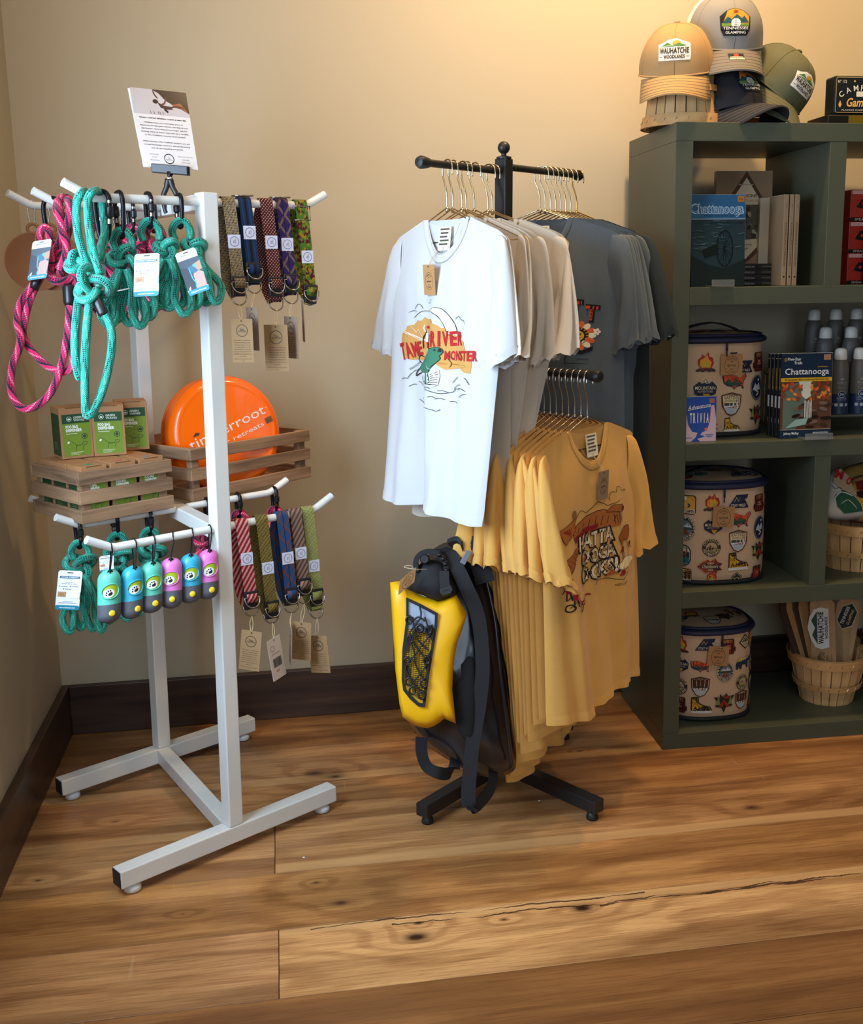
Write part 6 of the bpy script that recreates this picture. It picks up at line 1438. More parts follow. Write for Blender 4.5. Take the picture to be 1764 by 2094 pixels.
cooler('tan badge-print cooler bag in the bottom compartment, prints shifted and sides creased', .165, .165, .0422, .116, .105, H4, fit([(-.10, .188, .05, 1, 0), (-.035, .192, .052, 2, 0), (.024, .185, .048, 3, 0), (.080, .190, .046, 14, 0), (.125, .19, .05, 0, 0),
  (-.10, .14, .05, 12, 0), (-.045, .140, .050, 13, 0), (.020, .122, .054, 4, 0), (.076, .138, .054, 15, 0), (.125, .13, .05, 4, 0), (-.10, .085, .05, 5, 0), (-.045, .088, .054, 6, 0), (.072, .090, .046, 5, 0), (.122, .08, .045, 8, 0),
  (-.10, .04, .05, 3, 0), (-.042, .038, .056, 10, 0), (.018, .046, .056, 11, 0), (.070, .046, .050, 6, 0), (.12, .03, .04, 1, 0)], H4), (.004, -.006, .030, -.10), 12, False)

# books -------------------------------------------------------------------------------------------
PAPER = mat('book_pages', 'd8cfb8', .8)
def book(label, pxs, pyt, pyb, b, th, cover, lean=0, group=None, z=None, spine=None, art=None, name='book', rz=0):
    a0, z0 = shp(pxs[0], pyb, b); a1, _ = shp(pxs[1], pyb, b); _, z1 = shp((pxs[0]+pxs[1])/2, pyt, b)
    if z is not None: z0 = z+.0004
    t = thing(name, label, 'book', SH(a0, b, z0), SHA, group); m = mat('cover_'+cover, cover, .3, spec=.5, coat=.2)
    fn, w, h, o = block(t, 'cover', a0, z0, a1, z1, b, th, m, lean, .0008, rz)
    n0 = fn(0, 0, 1)-fn(0, 0, 0)
    pg = M(); q = [fn(w*.01, .002, -th*.1), fn(w*1.002, .002, -th*.1), fn(w*1.002, h-.0, -th*.1)]
    pg.prism([(.002, .001), (w+.0012, .001), (w+.0012, h+.0006), (.002, h+.0006)], fn, -th*.88, -th*.12); obj('pages', pg, PAPER, t)
    if art:
        A = Art(); art(A, w, h); A.build('cover_print', t, fn, lift=.00005, base=.0003, rough=.28)
    if spine:
        A = Art(); spine(A, th, h); A.build('spine_print', t, lambda x, y, hh: fn(-hh, y, -x), lift=.00005, base=.0003)
    return t, fn, w, h
def art_blue(A, w, h):
    A.rect(0, h*.72, w, h, '2e5a80'); A.rect(0, h*.735, w, h*.74, 'b9c4cc'); A.rect(0, 0, w, h*.735, '1e3038')
    A.text('Chattanooga', w*.48, h*.80, h*.105, '9fb6c8', w=w*.99, bold=.05); A.text('Chattanooga', w*.48, h*.803, h*.095, '2e5a80', w=w*.95, bold=.0)
    A.text('A Death Grip on the Confederacy', w*.60, h*.765, h*.018, '15222e', w=w*.75); A.text('James Lee McDonough', w*.66, h*.69, h*.018, '0e161c', w=w*.62)
    rr = random.Random(4)
    for k in range(46): x, y = rr.uniform(0, w), rr.uniform(h*.4, h*.72); A.ell(x, y, w*.07, h*.006, rr.choice(['2a4250', '324a56', '223640', '3a525c']), 8, rot=rr.uniform(-.2, .2))
    A.poly([(0, 0), (w, 0), (w, h*.3), (w*.6, h*.2), (w*.3, h*.25), (0, h*.35)], '142022'); A.ring(w*.62, h*.42, w*.16, h*.20, w*.02, '0c1414', 24)
    for k in range(7): a = PI*k/7; A.line([(w*.62-w*.15*math.cos(a), h*.42-h*.19*math.sin(a)), (w*.62+w*.15*math.cos(a), h*.42+h*.19*math.sin(a))], w*.008, '0c1414')
    A.poly([(w*.2, h*.40), (w*.5, h*.48), (w*.5, h*.36), (w*.25, h*.32)], '0e1818'); A.rect(w*.85, h*.92, w*.98, h*.985, 'a8703a'); A.text('$20', w*.915, h*.94, h*.022, '4a2c14')
book('blue and dark green history book with Chattanooga in outline letters, top left compartment', (1412, 1521), 397, 584, .030, .014, '24424a', .05, z=1.158, art=art_blue)
# dark books lying flat under the second one
zz = 1.158
for k in range(4):
    a0, _ = shp(1505, 560, .10); a1, _ = shp(1592, 560, .10); th = .0135
    t = thing('book', 'dark paperback lying flat under the diamond book, %s of pile' % ['bottom', 'second from the bottom', 'third from the bottom', 'top'][k], 'book', SH(a0, .1, zz), SHA, 'dark paperbacks lying flat')
    m = mat('cover_0f1416', '0f1416', .3, coat=.2); ob = obj('cover', M().box(((a1-a0)/2, .07, th/2+.0002), (a1-a0, .14, th-.0008)), m, t, world=False, bevel=.0008)
    obj('pages', M().box(((a1-a0)/2+.001, .072, th/2), (a1-a0-.0, .138, th*.7)), PAPER, t, world=False)
    A = Art(); A.text('Confederate', .012, th*.3, .006, '8a8f92', align='l', bold=0, w=.035); A.rect((a1-a0)*.6, th*.4, (a1-a0)*.92, th*.55, '6a5f3a'); A.build('spine_print', t, lambda x, y, h: V(x, -h, y), lift=.00005, base=.0004, world=False)
    zz += th
def art_dec(A, w, h):
    A.rect(0, 0, w, h, '7f6850'); A.poly([(w*.54, h*1.0), (w*1.0, h*.55), (w*.98, h*.25), (w*.54, h*-.0), (w*.1, h*.45), (w*.1, h*.60)], '4a3226'); A.poly([(w*.54, h*.93), (w*.93, h*.55), (w*.93, h*.30), (w*.54, h*.05), (w*.16, h*.45), (w*.16, h*.58)], 'b5a68c')
    A.text('DECISIONS', w*.52, h*.72, h*.035, '2c2018', w=w*.42, bold=.02); A.text('AT CHATTANOOGA', w*.56, h*.67, h*.026, '7a6a58', w=w*.46); A.rect(w*.40, h*.85, w*.66, h*.86, '9a8a72')
    A.poly([(w*.3, h*.64), (w*.93, h*.64), (w*.95, h*.28), (w*.5, h*.26), (w*.3, h*.4)], '4a443a'); rr = random.Random(9)
    for k in range(40): A.ell(rr.uniform(w*.35, w*.9), rr.uniform(h*.30, h*.60), w*.05, h*.02, rr.choice(['2a2620', '6a6254', '8a8270', '3a362e']), 8, rot=rr.uniform(0, 3))
    A.text('Larry Peterson', w*.5, h*.20, h*.02, '5a4a3a', w=w*.3); A.text('Dave Powell', w*.48, h*.16, h*.02, '5a4a3a', w=w*.2)
book('tan paperback with a diamond frame and DECISIONS lettering, standing on the flat pile', (1462, 1575), 349, 533, .135, .016, '7f6850', .04, z=zz, art=art_dec)
def spine_dec(A, w, h): A.push(w/2, h*.46, 1, PI/2).text('DECISIONS AT CHATTANOOGA', 0, -w*.18, w*.36, '4a3a2a', w=h*.48).pop(); A.ell(w/2, h*.10, w*.2, w*.2, '2a1c14', 10); A.push(w/2, h*.88, 1, PI/2).text('Powell', 0, -w*.1, w*.2, '4a3a2a').pop()
for k, (x0, x1) in enumerate(((1596, 1606), (1608, 1617), (1618, 1628))):
    a0, z0 = shp(x0, 584, .04); a1, _ = shp(x1, 584, .04); _, z1 = shp(x0, 398, .04)
    t = thing('book', ['tan paperback standing spine out next to the open white pages', 'tan paperback standing spine out, middle of the three', 'tan paperback standing spine out, rightmost of the three'][k], 'book', SH(a0, .04, 1.158), SHA, 'tan paperbacks standing spine out')
    fn, w, h, o = block(t, 'cover', a0+.0004, 1.1583, a1-.0004, z1, .04, .14, mat('cover_8f775c', '8f775c', .5)); A = Art(); spine_dec(A, w, h); A.build('spine_print', t, fn, lift=.00005, base=.0003)
    obj('pages', M().box(SH((a0+a1)/2, .112, (z1+1.158)/2+.0006), (w*.8, .137, h+.0002), Matrix.Rotation(SHA, 3, 'Z')), PAPER, t)
a0, z0 = shp(1573, 584, .12); a1, _ = shp(1594, 584, .12); _, z1 = shp(1580, 404, .12)
t = thing('book', 'paperback with its pale printed back cover showing behind the three tan spines', 'book', SH(a0, .12, 1.158), SHA)
fn, w, h, o = block(t, 'cover', a0-.03, 1.1584, a1, z1, .125, .012, mat('cover_pale', 'a59a86', .5)); A = Art()
for k in range(14): A.rect(w*.62, h*(.90-.04*k), w*.95, h*(.905-.04*k)+.001, '5a5042')
A.build('cover_print', t, fn, lift=.00005, base=.0003)
ACR = mat('clear_acrylic', 'eef4f4', .08, spec=.6, trans=.92)
def easel(label, pxl, pxr, pyb, b, z):
    a0, _ = shp(pxl, pyb, b); a1, _ = shp(pxr, pyb, b); t = thing('acrylic_easel', label, 'book stand', SH(a0, b, z), SHA, 'acrylic book easels'); w = a1-a0
    obj('foot', M().box((w/2, .0, .0018), (w, .05, .003)), ACR, t, world=False, bevel=.0006); obj('lip', M().box((w/2, -.025, .009), (w, .003, .016)), ACR, t, world=False, bevel=.0006)
    return t
easel('clear acrylic easel lip in front of the blue history book', 1447, 1493, 586, .012, 1.1585)
# speaker boxes at the right edge
def spk(label, a0, z0, w, h, b, d, grp):
    t = thing('speaker_box', label, 'box', SH(a0, b, z0), SHA, grp)
    obj('carton', M().box((w/2, d/2, h/2), (w, d, h)), mat('red_carton', 'b02a1c', .4), t, world=False, bevel=.001)
    A = Art(); A.rect(0, 0, w, h*.12, '16100f'); A.text('SPEAKER', w*.22, h*.025, h*.07, 'c8b8ae', w=w*.28); A.poly([(w*.10, h*.45), (w*.18, h*.70), (w*.42, h*.72), (w*.50, h*.5), (w*.46, h*.42), (w*.2, h*.40)], '140c0c'); A.ell(w*.22, h*.55, w*.03, h*.05, 'd8402a', 8)
    A.rect(w*.02, h*.86, w*.38, h*.98, 'd8a8a8'); A.text('SIRIUS', w*.62, h*.6, h*.16, 'e8d8d0', w=w*.5); A.build('box_print', t, lambda x, y, hh: V(x, -hh, y), lift=.00005, base=.0004, world=False); return t
sa, _ = shp(1730, 580, .14)
for k in range(3): spk('red speaker box at the right edge, %s of the stack' % ['bottom', 'middle', 'top'][k], sa, 1.1583+k*.0775, .16, .0765, .14, .10, 'stacked red speaker boxes')
t = thing('speaker_box', 'black speaker box standing in front of the red stack', 'box', SH(sa+.028, .05, 1.158), SHA)
obj('carton', M().box((.07, .035, .080), (.13, .07, .158)), mat('black_carton', '120d0d', .4), t, world=False, bevel=.001); A = Art(); A.rect(.0, .14, .13, .157, '3a1410'); A.text('SPEAKER', .06, .02, .01, 'b8a8a0'); A.build('box_print', t, lambda x, y, hh: V(x+.005, -hh, y), world=False, base=.0004)

# second compartment: trivia box, trail books, spray bottles
def art_triv(A, w, h):
    A.rect(0, 0, w, h, '2b50a5'); A.poly([(0, h*.62), (w*.06, h*.6), (w*.10, h*.38), (w*.24, h*.22), (w*.5, h*.18), (w*.72, h*.25), (w*.80, h*.45), (w*.84, h*.80), (w*.93, h*.82), (w, h*.5), (w, 0), (0, 0)], 'c4b0c0'); A.line([(w*.06, h*.6), (w*.10, h*.38), (w*.24, h*.22)], w*.02, 'd88a72'); A.line([(w*.84, h*.8), (w*.80, h*.45)], w*.02, 'd88a72')
    A.ell(w*.68, h*.27, w*.05, h*.04, 'dd6a48', 12); A.poly([(w*.42, h*.2), (w*.56, h*.2), (w*.50, h*.15), (w*.66, h*.11), (w*.4, h*.06), (w*.5, 0), (w*.2, 0), (w*.34, h*.08)], '2b50a5')
    A.text('Adventure', w*.46, h*.74, h*.10, 'e9e4da', w=w*.74, shear=.3, rot=.12, bold=0); A.line([(w*.1, h*.70), (w*.4, h*.74), (w*.8, h*.78)], w*.012, 'e9e4da', 3)
    for k, ch in enumerate('TRIVIA'): A.text(ch, w*(.20+.105*k), h*.42, h*.23, 'efe6d0', w=w*(.07 if ch != 'I' else .02), bold=.02)
    A.rect(w*.78, h*.86, w*.94, h*.96, 'a9705a'); A.rect(w*.66, h*.14, w*.92, h*.155, '4a5a9a'); A.rect(w*.70, h*.10, w*.88, h*.115, '4a5a9a'); A.text('moon', w*.13, h*.07, h*.05, '3a58a8', shear=.3)
t, fn, w, h = book('blue adventure trivia card box in the front left corner of the second compartment', (1399, 1463), 812, 900, .035, .028, '2b50a5', .04, z=.786, art=art_triv, name='trivia_box', rz=.0); t['category'] = 'card game'
def art_trail(A, w, h):
    A.rect(0, 0, w, h, '182a3e'); A.rect(0, h*.67, w, h*.715, 'd9a52a'); A.rect(0, h*.10, w, h*.67, '5a3a2a'); rr = random.Random(12)
    A.poly([(w*.05, h*.1), (w*.05, h*.62), (w*.35, h*.66), (w*.5, h*.5), (w*.45, h*.25), (w*.3, h*.1)], '5a6a60'); A.poly([(w*.35, h*.67), (w*.65, h*.67), (w*.60, h*.50), (w*.5, h*.46), (w*.42, h*.5)], 'c8c8b4')
    for k in range(70): x = rr.choice([rr.uniform(w*.02, w*.4), rr.uniform(w*.58, w*.98)]); A.ell(x, rr.uniform(h*.46, h*.655), w*.045, h*.018, rr.choice(['b5482a', 'c8682e', '8a3a22', 'd08a3a', '6a4a2a']), 7, rot=rr.uniform(0, 3))
    for k in range(30): A.ell(rr.uniform(w*.3, w*.98), rr.uniform(h*.11, h*.42), w*.09, h*.022, rr.choice(['2a1c18', '3a2a22', '55382a', '1e1614', '6a5a50']), 8, rot=rr.uniform(-.3, .3))
    for k in range(7): A.rect(w*(.47+.022*k), h*.24, w*(.48+.022*k), h*(.45-.01*(k % 3)), 'd8dad4')
    A.poly([(w*.1, h*.12), (w*.5, h*.16), (w*.55, h*.24), (w*.3, h*.22)], '8aa5a0'); A.rect(0, 0, w, h*.10, '182a3e'); A.rect(0, h*.10, w, h*.104, 'c8b890')
    A.text('Chattanooga', w*.5, h*.755, h*.075, 'e8e8e4', w=w*.86, bold=.01); A.text('40 Spectacular Hikes in and around the Scenic City', w*.5, h*.685, h*.022, '2a2210', w=w*.86); A.text('Five-Star', w*.25, h*.92, h*.035, 'e8e8e4', w=w*.26); A.text('Trails', w*.32, h*.875, h*.035, 'e8e8e4', w=w*.16); A.text('Third Edition', w*.8, h*.835, h*.016, 'd9a52a', w=w*.2)
    for k in range(6): a = k*1.05; A.poly([(w*.08+w*.04*math.cos(a), h*.93+w*.04*math.sin(a)), (w*.08+w*.018*math.cos(a+.5), h*.93+w*.018*math.sin(a+.5)), (w*.08+w*.018*math.cos(a-.5), h*.93+w*.018*math.sin(a-.5))], 'd9a52a')
    A.text('Johnny Molloy', w*.22, h*.045, h*.03, 'e8e8e4', w=w*.30); A.text('MENASHA RIDGE PRESS', w*.80, h*.05, h*.02, 'c8ccd0', w=w*.3); A.rect(w*.82, h*.92, w*.96, h*.985, 'a8785a')
def spine_tr(A, w, h): A.rect(0, 0, w, h, '11131a'); A.push(w/2, h*.70, 1, -PI/2).text('Chattanooga', 0, -w*.22, w*.50, 'd9a52a', w=h*.26).pop(); A.rect(w*.1, h*.36, w*.9, h*.50, 'b8bcc0'); A.rect(w*.1, h*.94, w*.9, h*.95, 'c8a050'); A.push(w/2, h*.2, 1, -PI/2).text('Molloy', 0, -w*.1, w*.25, 'c8ccd0').pop()
ta = 0
for k in range(4):
    xo = 0 if k == 0 else -8.2*k; bb_ = .030+.020*k
    lb = ['trail guide book with a waterfall cover facing out, front of the row of four', 'trail guide book directly behind the front one', 'trail guide book third in the row, spine showing', 'trail guide book at the back of the row, beside the cooler bag'][k]
    book(lb, (1593+xo*.9, 1696+xo*.6), 723, 896, bb_, .0125, '141a26', .03, 'trail guide books in a row', z=.7862, art=art_trail if k == 0 else None, spine=lambda A, w, h: (A.push(0, 0, 1), spine_tr(A, w, h), A.pop()))
easel('clear acrylic easel lip in front of the trail guide books', 1636, 1692, 898, .010, .7865)
# clear riser with sunscreen bottles
ra, _ = shp(1650, 846, .10); t = thing('acrylic_riser', 'clear acrylic step riser under the grey spray bottles', 'riser', SH(.36, .09, .786), SHA)
rz0 = .786; st = [(.0, .058, .044), (.072, .130, .094), (.144, .205, .138)]
for y0, y1, hh in st:
    obj('step', M().box((.25, (y0+y1)/2, hh), (.50, y1-y0, .004)), ACR, t, world=False, bevel=.0006)
    for x in (.006, .494): obj('riser_wall', M().box((x, (y0+y1)/2, hh/2), (.004, y1-y0, hh-.004)), ACR, t, world=False)
BOT = mat('grey_bottle', '5f5b57', .45); CAPW = mat('white_cap', 'd6d4cc', .35); BBL = mat('navy_sleeve', '1b2c4e', .4)
def bottle_first():
    t = thing('spray_bottle', 'x', 'bottle', (0, 0, 0)); r = .0225
    obj('body', M().lathe([(r*.9, 0), (r, .003), (r, .108), (r*.98, .118), (r*.88, .128), (r*.74, .136), (r*.66, .1385)], 24), BOT, t, True, world=False, auto=.9)
    obj('sleeve_print', M().lathe([(r+.0003, .001), (r+.0003, .052)], 24, cap=False), BBL, t, True, world=False)
    obj('cap', M().lathe([(r*.70, .1385), (r*.72, .142), (r*.68, .158), (r*.60, .164), (r*.4, .167), (0, .168)], 24), CAPW, t, True, world=False, auto=.8)
    A = Art()
    for k in (-2, -1, 0, 1, 2): A.poly([(k*.0012-.001, .088), (k*.0022+k*.0012, .097-abs(k)*.0018), (k*.0012+.001, .088)], 'a9a49c')
    A.text('ALOE UP', 0, .079, .0052, 'a9a49c', w=.026, bold=0); A.text('SPORT', .007, .0745, .0025, 'a9a49c', bold=0); A.rect(-.011, .069, .011, .0698, '8a857e'); A.rect(-.009, .066, .009, .0668, '8a857e')
    A.ell(0, .052, .0085, .0085, '1b2c4e', 20); A.ring(0, .052, .0085, .0085, .0009, 'b8bcc4', 20); A.text('50', 0, .0492, .0056, 'c8ccd4', w=.009)
    for k in (-1, 0, 1): A.ell(k*.0125, .025, .0045, .0045, 'a8acb8', 12); A.rect(-.012+.0*k, .040-.003*k, .012, .0408-.003*k, '8f96a8')
    A.build('label_print', t, lambda x, y, h: V(math.sin(x/r)*(r+h), -math.cos(x/r)*(r+h), y), edge=.006, lift=.0001, base=.0005, world=False)
    return t
bf = bottle_first(); spots = []
fr = [('grey sunscreen spray bottle on the front step, next to the trail guides', 1717, 0), ('grey sunscreen spray bottle on the front step, second from the trail guides', 1756, 0), ('grey sunscreen spray bottle on the front step, third from the trail guides', 1797, 0), ('grey sunscreen spray bottle on the middle step, leftmost', 1684, 1), ('grey sunscreen spray bottle on the middle step, second from the left', 1736, 1), ('grey sunscreen spray bottle on the middle step, third from the left', 1782, 1),
      ('grey sunscreen spray bottle on the back step, leftmost, its number showing', 1659, 2), ('grey sunscreen spray bottle on the back step, second from the left', 1703, 2), ('grey sunscreen spray bottle on the back step, third from the left', 1745, 2), ('grey sunscreen spray bottle on the back step, at the right edge', 1790, 2)]
for i, (lb, px, s_) in enumerate(fr):
    b = .09+(st[s_][0]+st[s_][1])/2; a, _ = shp(px, 760, b); loc = SH(a, b, .786+st[s_][2]+.0022)
    o = bf if i == 0 else dup(bf); o.location = loc; o.rotation_euler = (0, 0, SHA-.15+.1*(i % 3)); o['label'] = lb; o['group'] = 'grey spray bottles on the riser'

# bushel baskets -----------------------------------------------------------------------------------
BW = stained('basket_wood', 'b98e5c', 'd3a974', 2, .65, .8); BWD = stained('basket_band', 'b08350', 'd0a26a', 0, .65, .8)
def basket(label, c, rz, r0, r1, h, rot=None, group='wooden bushel baskets', n=22):
    t = thing('bushel_basket', label, 'basket', c, rz, group, rot)
    for k in range(n):
        a = 2*PI*k/n; da = PI/n*.90; b = M(); off = .0009*(k % 2)
        for z, r in ((0, r0), (h*.12, r0*1.03), (h*.5, (r0+r1)/2*1.03), (h, r1)):
            for rr in (r+off, r+off-.0022):
                for s_ in (-1, 1): b.v.append(V(rr*math.cos(a+s_*da), rr*math.sin(a+s_*da), z))
        for i in range(3):
            o = i*4
            for q in ((0, 1, 5, 4), (3, 2, 6, 7), (1, 3, 7, 5), (2, 0, 4, 6)): b.face([o+j for j in q])
        b.face([1, 0, 2, 3]); b.face([12, 13, 15, 14]); obj('stave', b, BW, t, world=False)
    for z, w_, nm in ((h-.012, .026, 'rim_band'), (h*.38, .014, 'middle_band')):
        r = r0+(r1-r0)*z/h+.003 if z > h*.5 else (r0+(r1-r0)*z/h)*1.018+.003
        obj(nm, M().lathe([(r, z-w_/2), (r+.0028, z-w_/2), (r+.0028+(r1-r0)/h*w_, z+w_/2), (r+(r1-r0)/h*w_, z+w_/2), (r, z-w_/2)], 44, cap=False), BWD, t, True, world=False, auto=.7)
        m = M()
        for k in range(n): a = 2*PI*(k+.3)/n; m.tube([V((r+.0032+(r1-r0)/h*w_*.5)*math.cos(a+s_*.018), (r+.0032+(r1-r0)/h*w_*.5)*math.sin(a+s_*.018), z+s_*.003) for s_ in (-1, 1)], .0006, 5)
        ob = obj('staples', m, SILV, t, world=False); ob['kind'] = 'stuff'
    obj('rim_inner_band', M().lathe([(r1-.0025, h-.022), (r1-.0050, h-.022), (r1-.0045, h+.0005), (r1-.0015, h+.0005), (r1-.0025, h-.022)], 40, cap=False), BWD, t, True, world=False, auto=.7)
    obj('base_disc', M().lathe([(0, .003), (r0-.003, .003), (r0-.003, .007), (0, .007)], 30), BW, t, world=False)
    return t
a4, _ = shp(1692, 1400, .15); bk4 = SH(a4+.004, .165, .0424)
basket('round wooden bushel basket holding wooden boards, bottom compartment', bk4, .2, .070, .102, .135)
a3, _ = shp(1748, 1100, .15); bk3 = SH(a3+.014, .17, .4144)
basket('round wooden bushel basket with folded shirts, third compartment down at the right edge', bk3, .5, .085, .106, .125)
# boards standing in the lower basket
BRD = stained('paddle_wood', '9c7448', 'bf935f', 2, .6); BRDD = stained('paddle_dark', '2c1c14', '4a3021', 2, .6)
def board(label, base, top, w, th, m, face=None, art=None, rnd=True):
    base = Vector(base); top = Vector(top); u = (top-base).normalized(); f = face or facing(base); r = u.cross(f).normalized()*1; f = r.cross(u).normalized()
    if f.dot(facing(base)) < 0: r = -r; f = r.cross(u).normalized()
    L = (top-base).length; t = thing('wooden_board', label, 'wooden board', base, group='wooden boards in the lower basket')
    fr_ = lambda x, y, h: base+r*x+u*y+f*h
    pts = [(-w/2, 0), (w/2, 0), (w/2, L*.93), (w*.35, L), (-w*.35, L), (-w/2, L*.93)]
    obj('board', M().prism(pts, fr_, -th/2, th/2), m, t, bevel=.0012)
    if art: A = Art(); art(A, w, L); A.build('board_patch', t, lambda x, y, h: fr_(x, y, h+th/2), lift=.0002, base=.0005)
    return t
zb = .055
def art_wau(A, w, L):
    # patch printed sideways
    A.push(-.004, L*.66, 1, PI/2); A.poly([(-.052, -.020), (.052, -.020), (.056, .0), (.050, .018), (.03, .030), (.0, .036), (-.03, .028), (-.052, .016), (-.058, .0)], 'e8e0d4'); A.poly([(-.045, .010), (-.02, .024), (.0, .016), (.02, .026), (.045, .010)], '2f4a32'); A.text('WAUHATCHIE', 0, -.006, .015, '2a2320', w=.088, bold=.03); A.text('WOODLANDS', 0, -.017, .008, '2a2320', w=.06, bold=.03); A.pop()
    A.push(0, L*.28, .62, PI/2); A.poly([(-.045, .012), (-.02, .026), (.0, .018), (.02, .026), (.045, .012)], '6a4a30'); A.text('WAUHATCHIE', 0, -.006, .016, '6a4a30', w=.09); A.text('WOODLANDS', 0, -.020, .009, '6a4a30', w=.06); A.pop(); A.push(w*.34, L*.25, 1, PI/2); A.text('Chattanooga Tennessee', 0, 0, .004, '6a4a30', w=.06, bold=0); A.pop()
def art_ten(A, w, L): A.push(.0, L*.80, 1, PI/2-.2); A.poly([(-.040, 0), (-.022, .022), (.022, .022), (.04, 0), (.022, -.022), (-.022, -.022)], 'c8b58a'); A.poly([(-.037, 0), (-.020, .020), (.020, .020), (.037, 0), (.020, -.020), (-.020, -.020)], '15171a'); A.text('TENNESSEE', 0, .002, .009, 'e0dccf', w=.052); A.text('GLAMPING', 0, -.012, .008, 'd0a85a', w=.044); A.pop()
def bpt(px, py, b): a, z = shp(px, py, b); return SH(a, b, z)
board('light wooden board with the large white and green patch, front of the basket', bpt(1685, 1405, .15), bpt(1680, 1222, .215), .066, .010, BRD, art=art_wau)
board('light wooden board with a black hexagon patch, leaning right behind the front board', bpt(1706, 1400, .17), bpt(1738, 1225, .22), .064, .009, BRD, art=art_ten)
for k, (x0, x1, lb, m) in enumerate(((1658, 1602, 'dark edge-on wooden board leaning furthest left in the basket', BRDD), (1664, 1614, 'light edge-on wooden board leaning left beside the dark one', BRD), (1668, 1628, 'dark edge-on wooden board leaning left, third from the left', BRDD), (1672, 1640, 'light edge-on wooden board just left of the front board', BRD), (1722, 1750, 'light narrow wooden board leaning right at the basket rim', BRD))):
    p0 = bpt(x0, 1395, .155+.008*k); p1 = bpt(x1, 1228 if k < 4 else 1300, .20+.01*k); f = V(0, 0, 1).cross(facing(p0))
    board(lb, p0, p1, .060, .009, m, face=(f*.9+facing(p0)*.45).normalized())
# folded shirts in the upper basket
def fold_shirt(label, pts, D, m, art=None, th=.03):
    o = [P(x, y, D) for x, y in pts]; c = sum(o, V(0, 0, 0))/len(o); t = thing('folded_shirt', label, 't-shirt', c-UPV*.04, group='folded shirts in the upper basket')
    oo = spl(o, 4, True); obj('cloth', M().pillow(oo, th, th*.7, -CF, 6), m, t, True)
    if art: A = Art(); art(A); A.build('shirt_print', t, lambda x, y, h: P(x, y, D)-CF*(h+th*.93*math.sqrt(max(0, 1-(((Vector(P(x, y, D))-c).length)/.085)**2.2))), edge=7, lift=.0004, base=.003, rough=.85)
    return t
D3 = tpx(bk3)[2]
def art_f1(A):
    A.poly([(1700, 968), (1712, 958), (1726, 972), (1737, 1000), (1744, 1012), (1720, 1010), (1696, 985)], 'b9a184'); A.poly([(1700, 1012), (1716, 1002), (1735, 1012), (1752, 1030), (1758, 1045), (1720, 1050), (1704, 1035)], '2f5c44'); A.line([(1697, 1020), (1712, 1006), (1735, 1014)], 2, 'e8e0d4', 3); A.line([(1712, 1030), (1726, 1022), (1745, 1040)], 1.2, 'e8e0d4', 3)
    A.push(1706, 978, 1, 0, -1); A.text('M', 0, 0, 17, 'b0241f', w=16, rot=-.35, bold=.05); A.pop(); A.push(1724, 990, 1, 0, -1); A.text('O', 0, 0, 15, 'b0241f', w=10, rot=-.5, bold=.05); A.pop(); A.line([(1690, 990), (1700, 1000), (1708, 996), (1714, 1006)], 1, '2a2320', 3)
fold_shirt('folded cream shirt with a green print, at the left of the upper basket', [(1690, 1060), (1688, 1010), (1694, 975), (1708, 958), (1724, 968), (1740, 995), (1756, 1030), (1762, 1060)], D3-.06, CW2, art_f1)
fold_shirt('folded mustard shirt behind the cream one in the upper basket', [(1722, 1060), (1712, 985), (1722, 960), (1750, 948), (1785, 945), (1800, 975), (1800, 1060)], D3-.005, mat('mustard_dark', 'a9833f', .9))
fold_shirt('folded shirt with a dark brown print at the right edge of the upper basket', [(1740, 1062), (1735, 1000), (1750, 975), (1790, 975), (1810, 1010), (1812, 1062)], D3-.05, CY, lambda A: (A.poly([(1742, 985), (1764, 980), (1790, 985), (1790, 1000), (1745, 1002)], '6a1f18'), A.ell(1755, 1010, 12, 8, '3a1c14', 14), A.ell(1770, 1030, 14, 8, '8a4a28', 14), A.line([(1745, 1005), (1760, 1020), (1778, 1012)], 2, '2a1410', 2)))

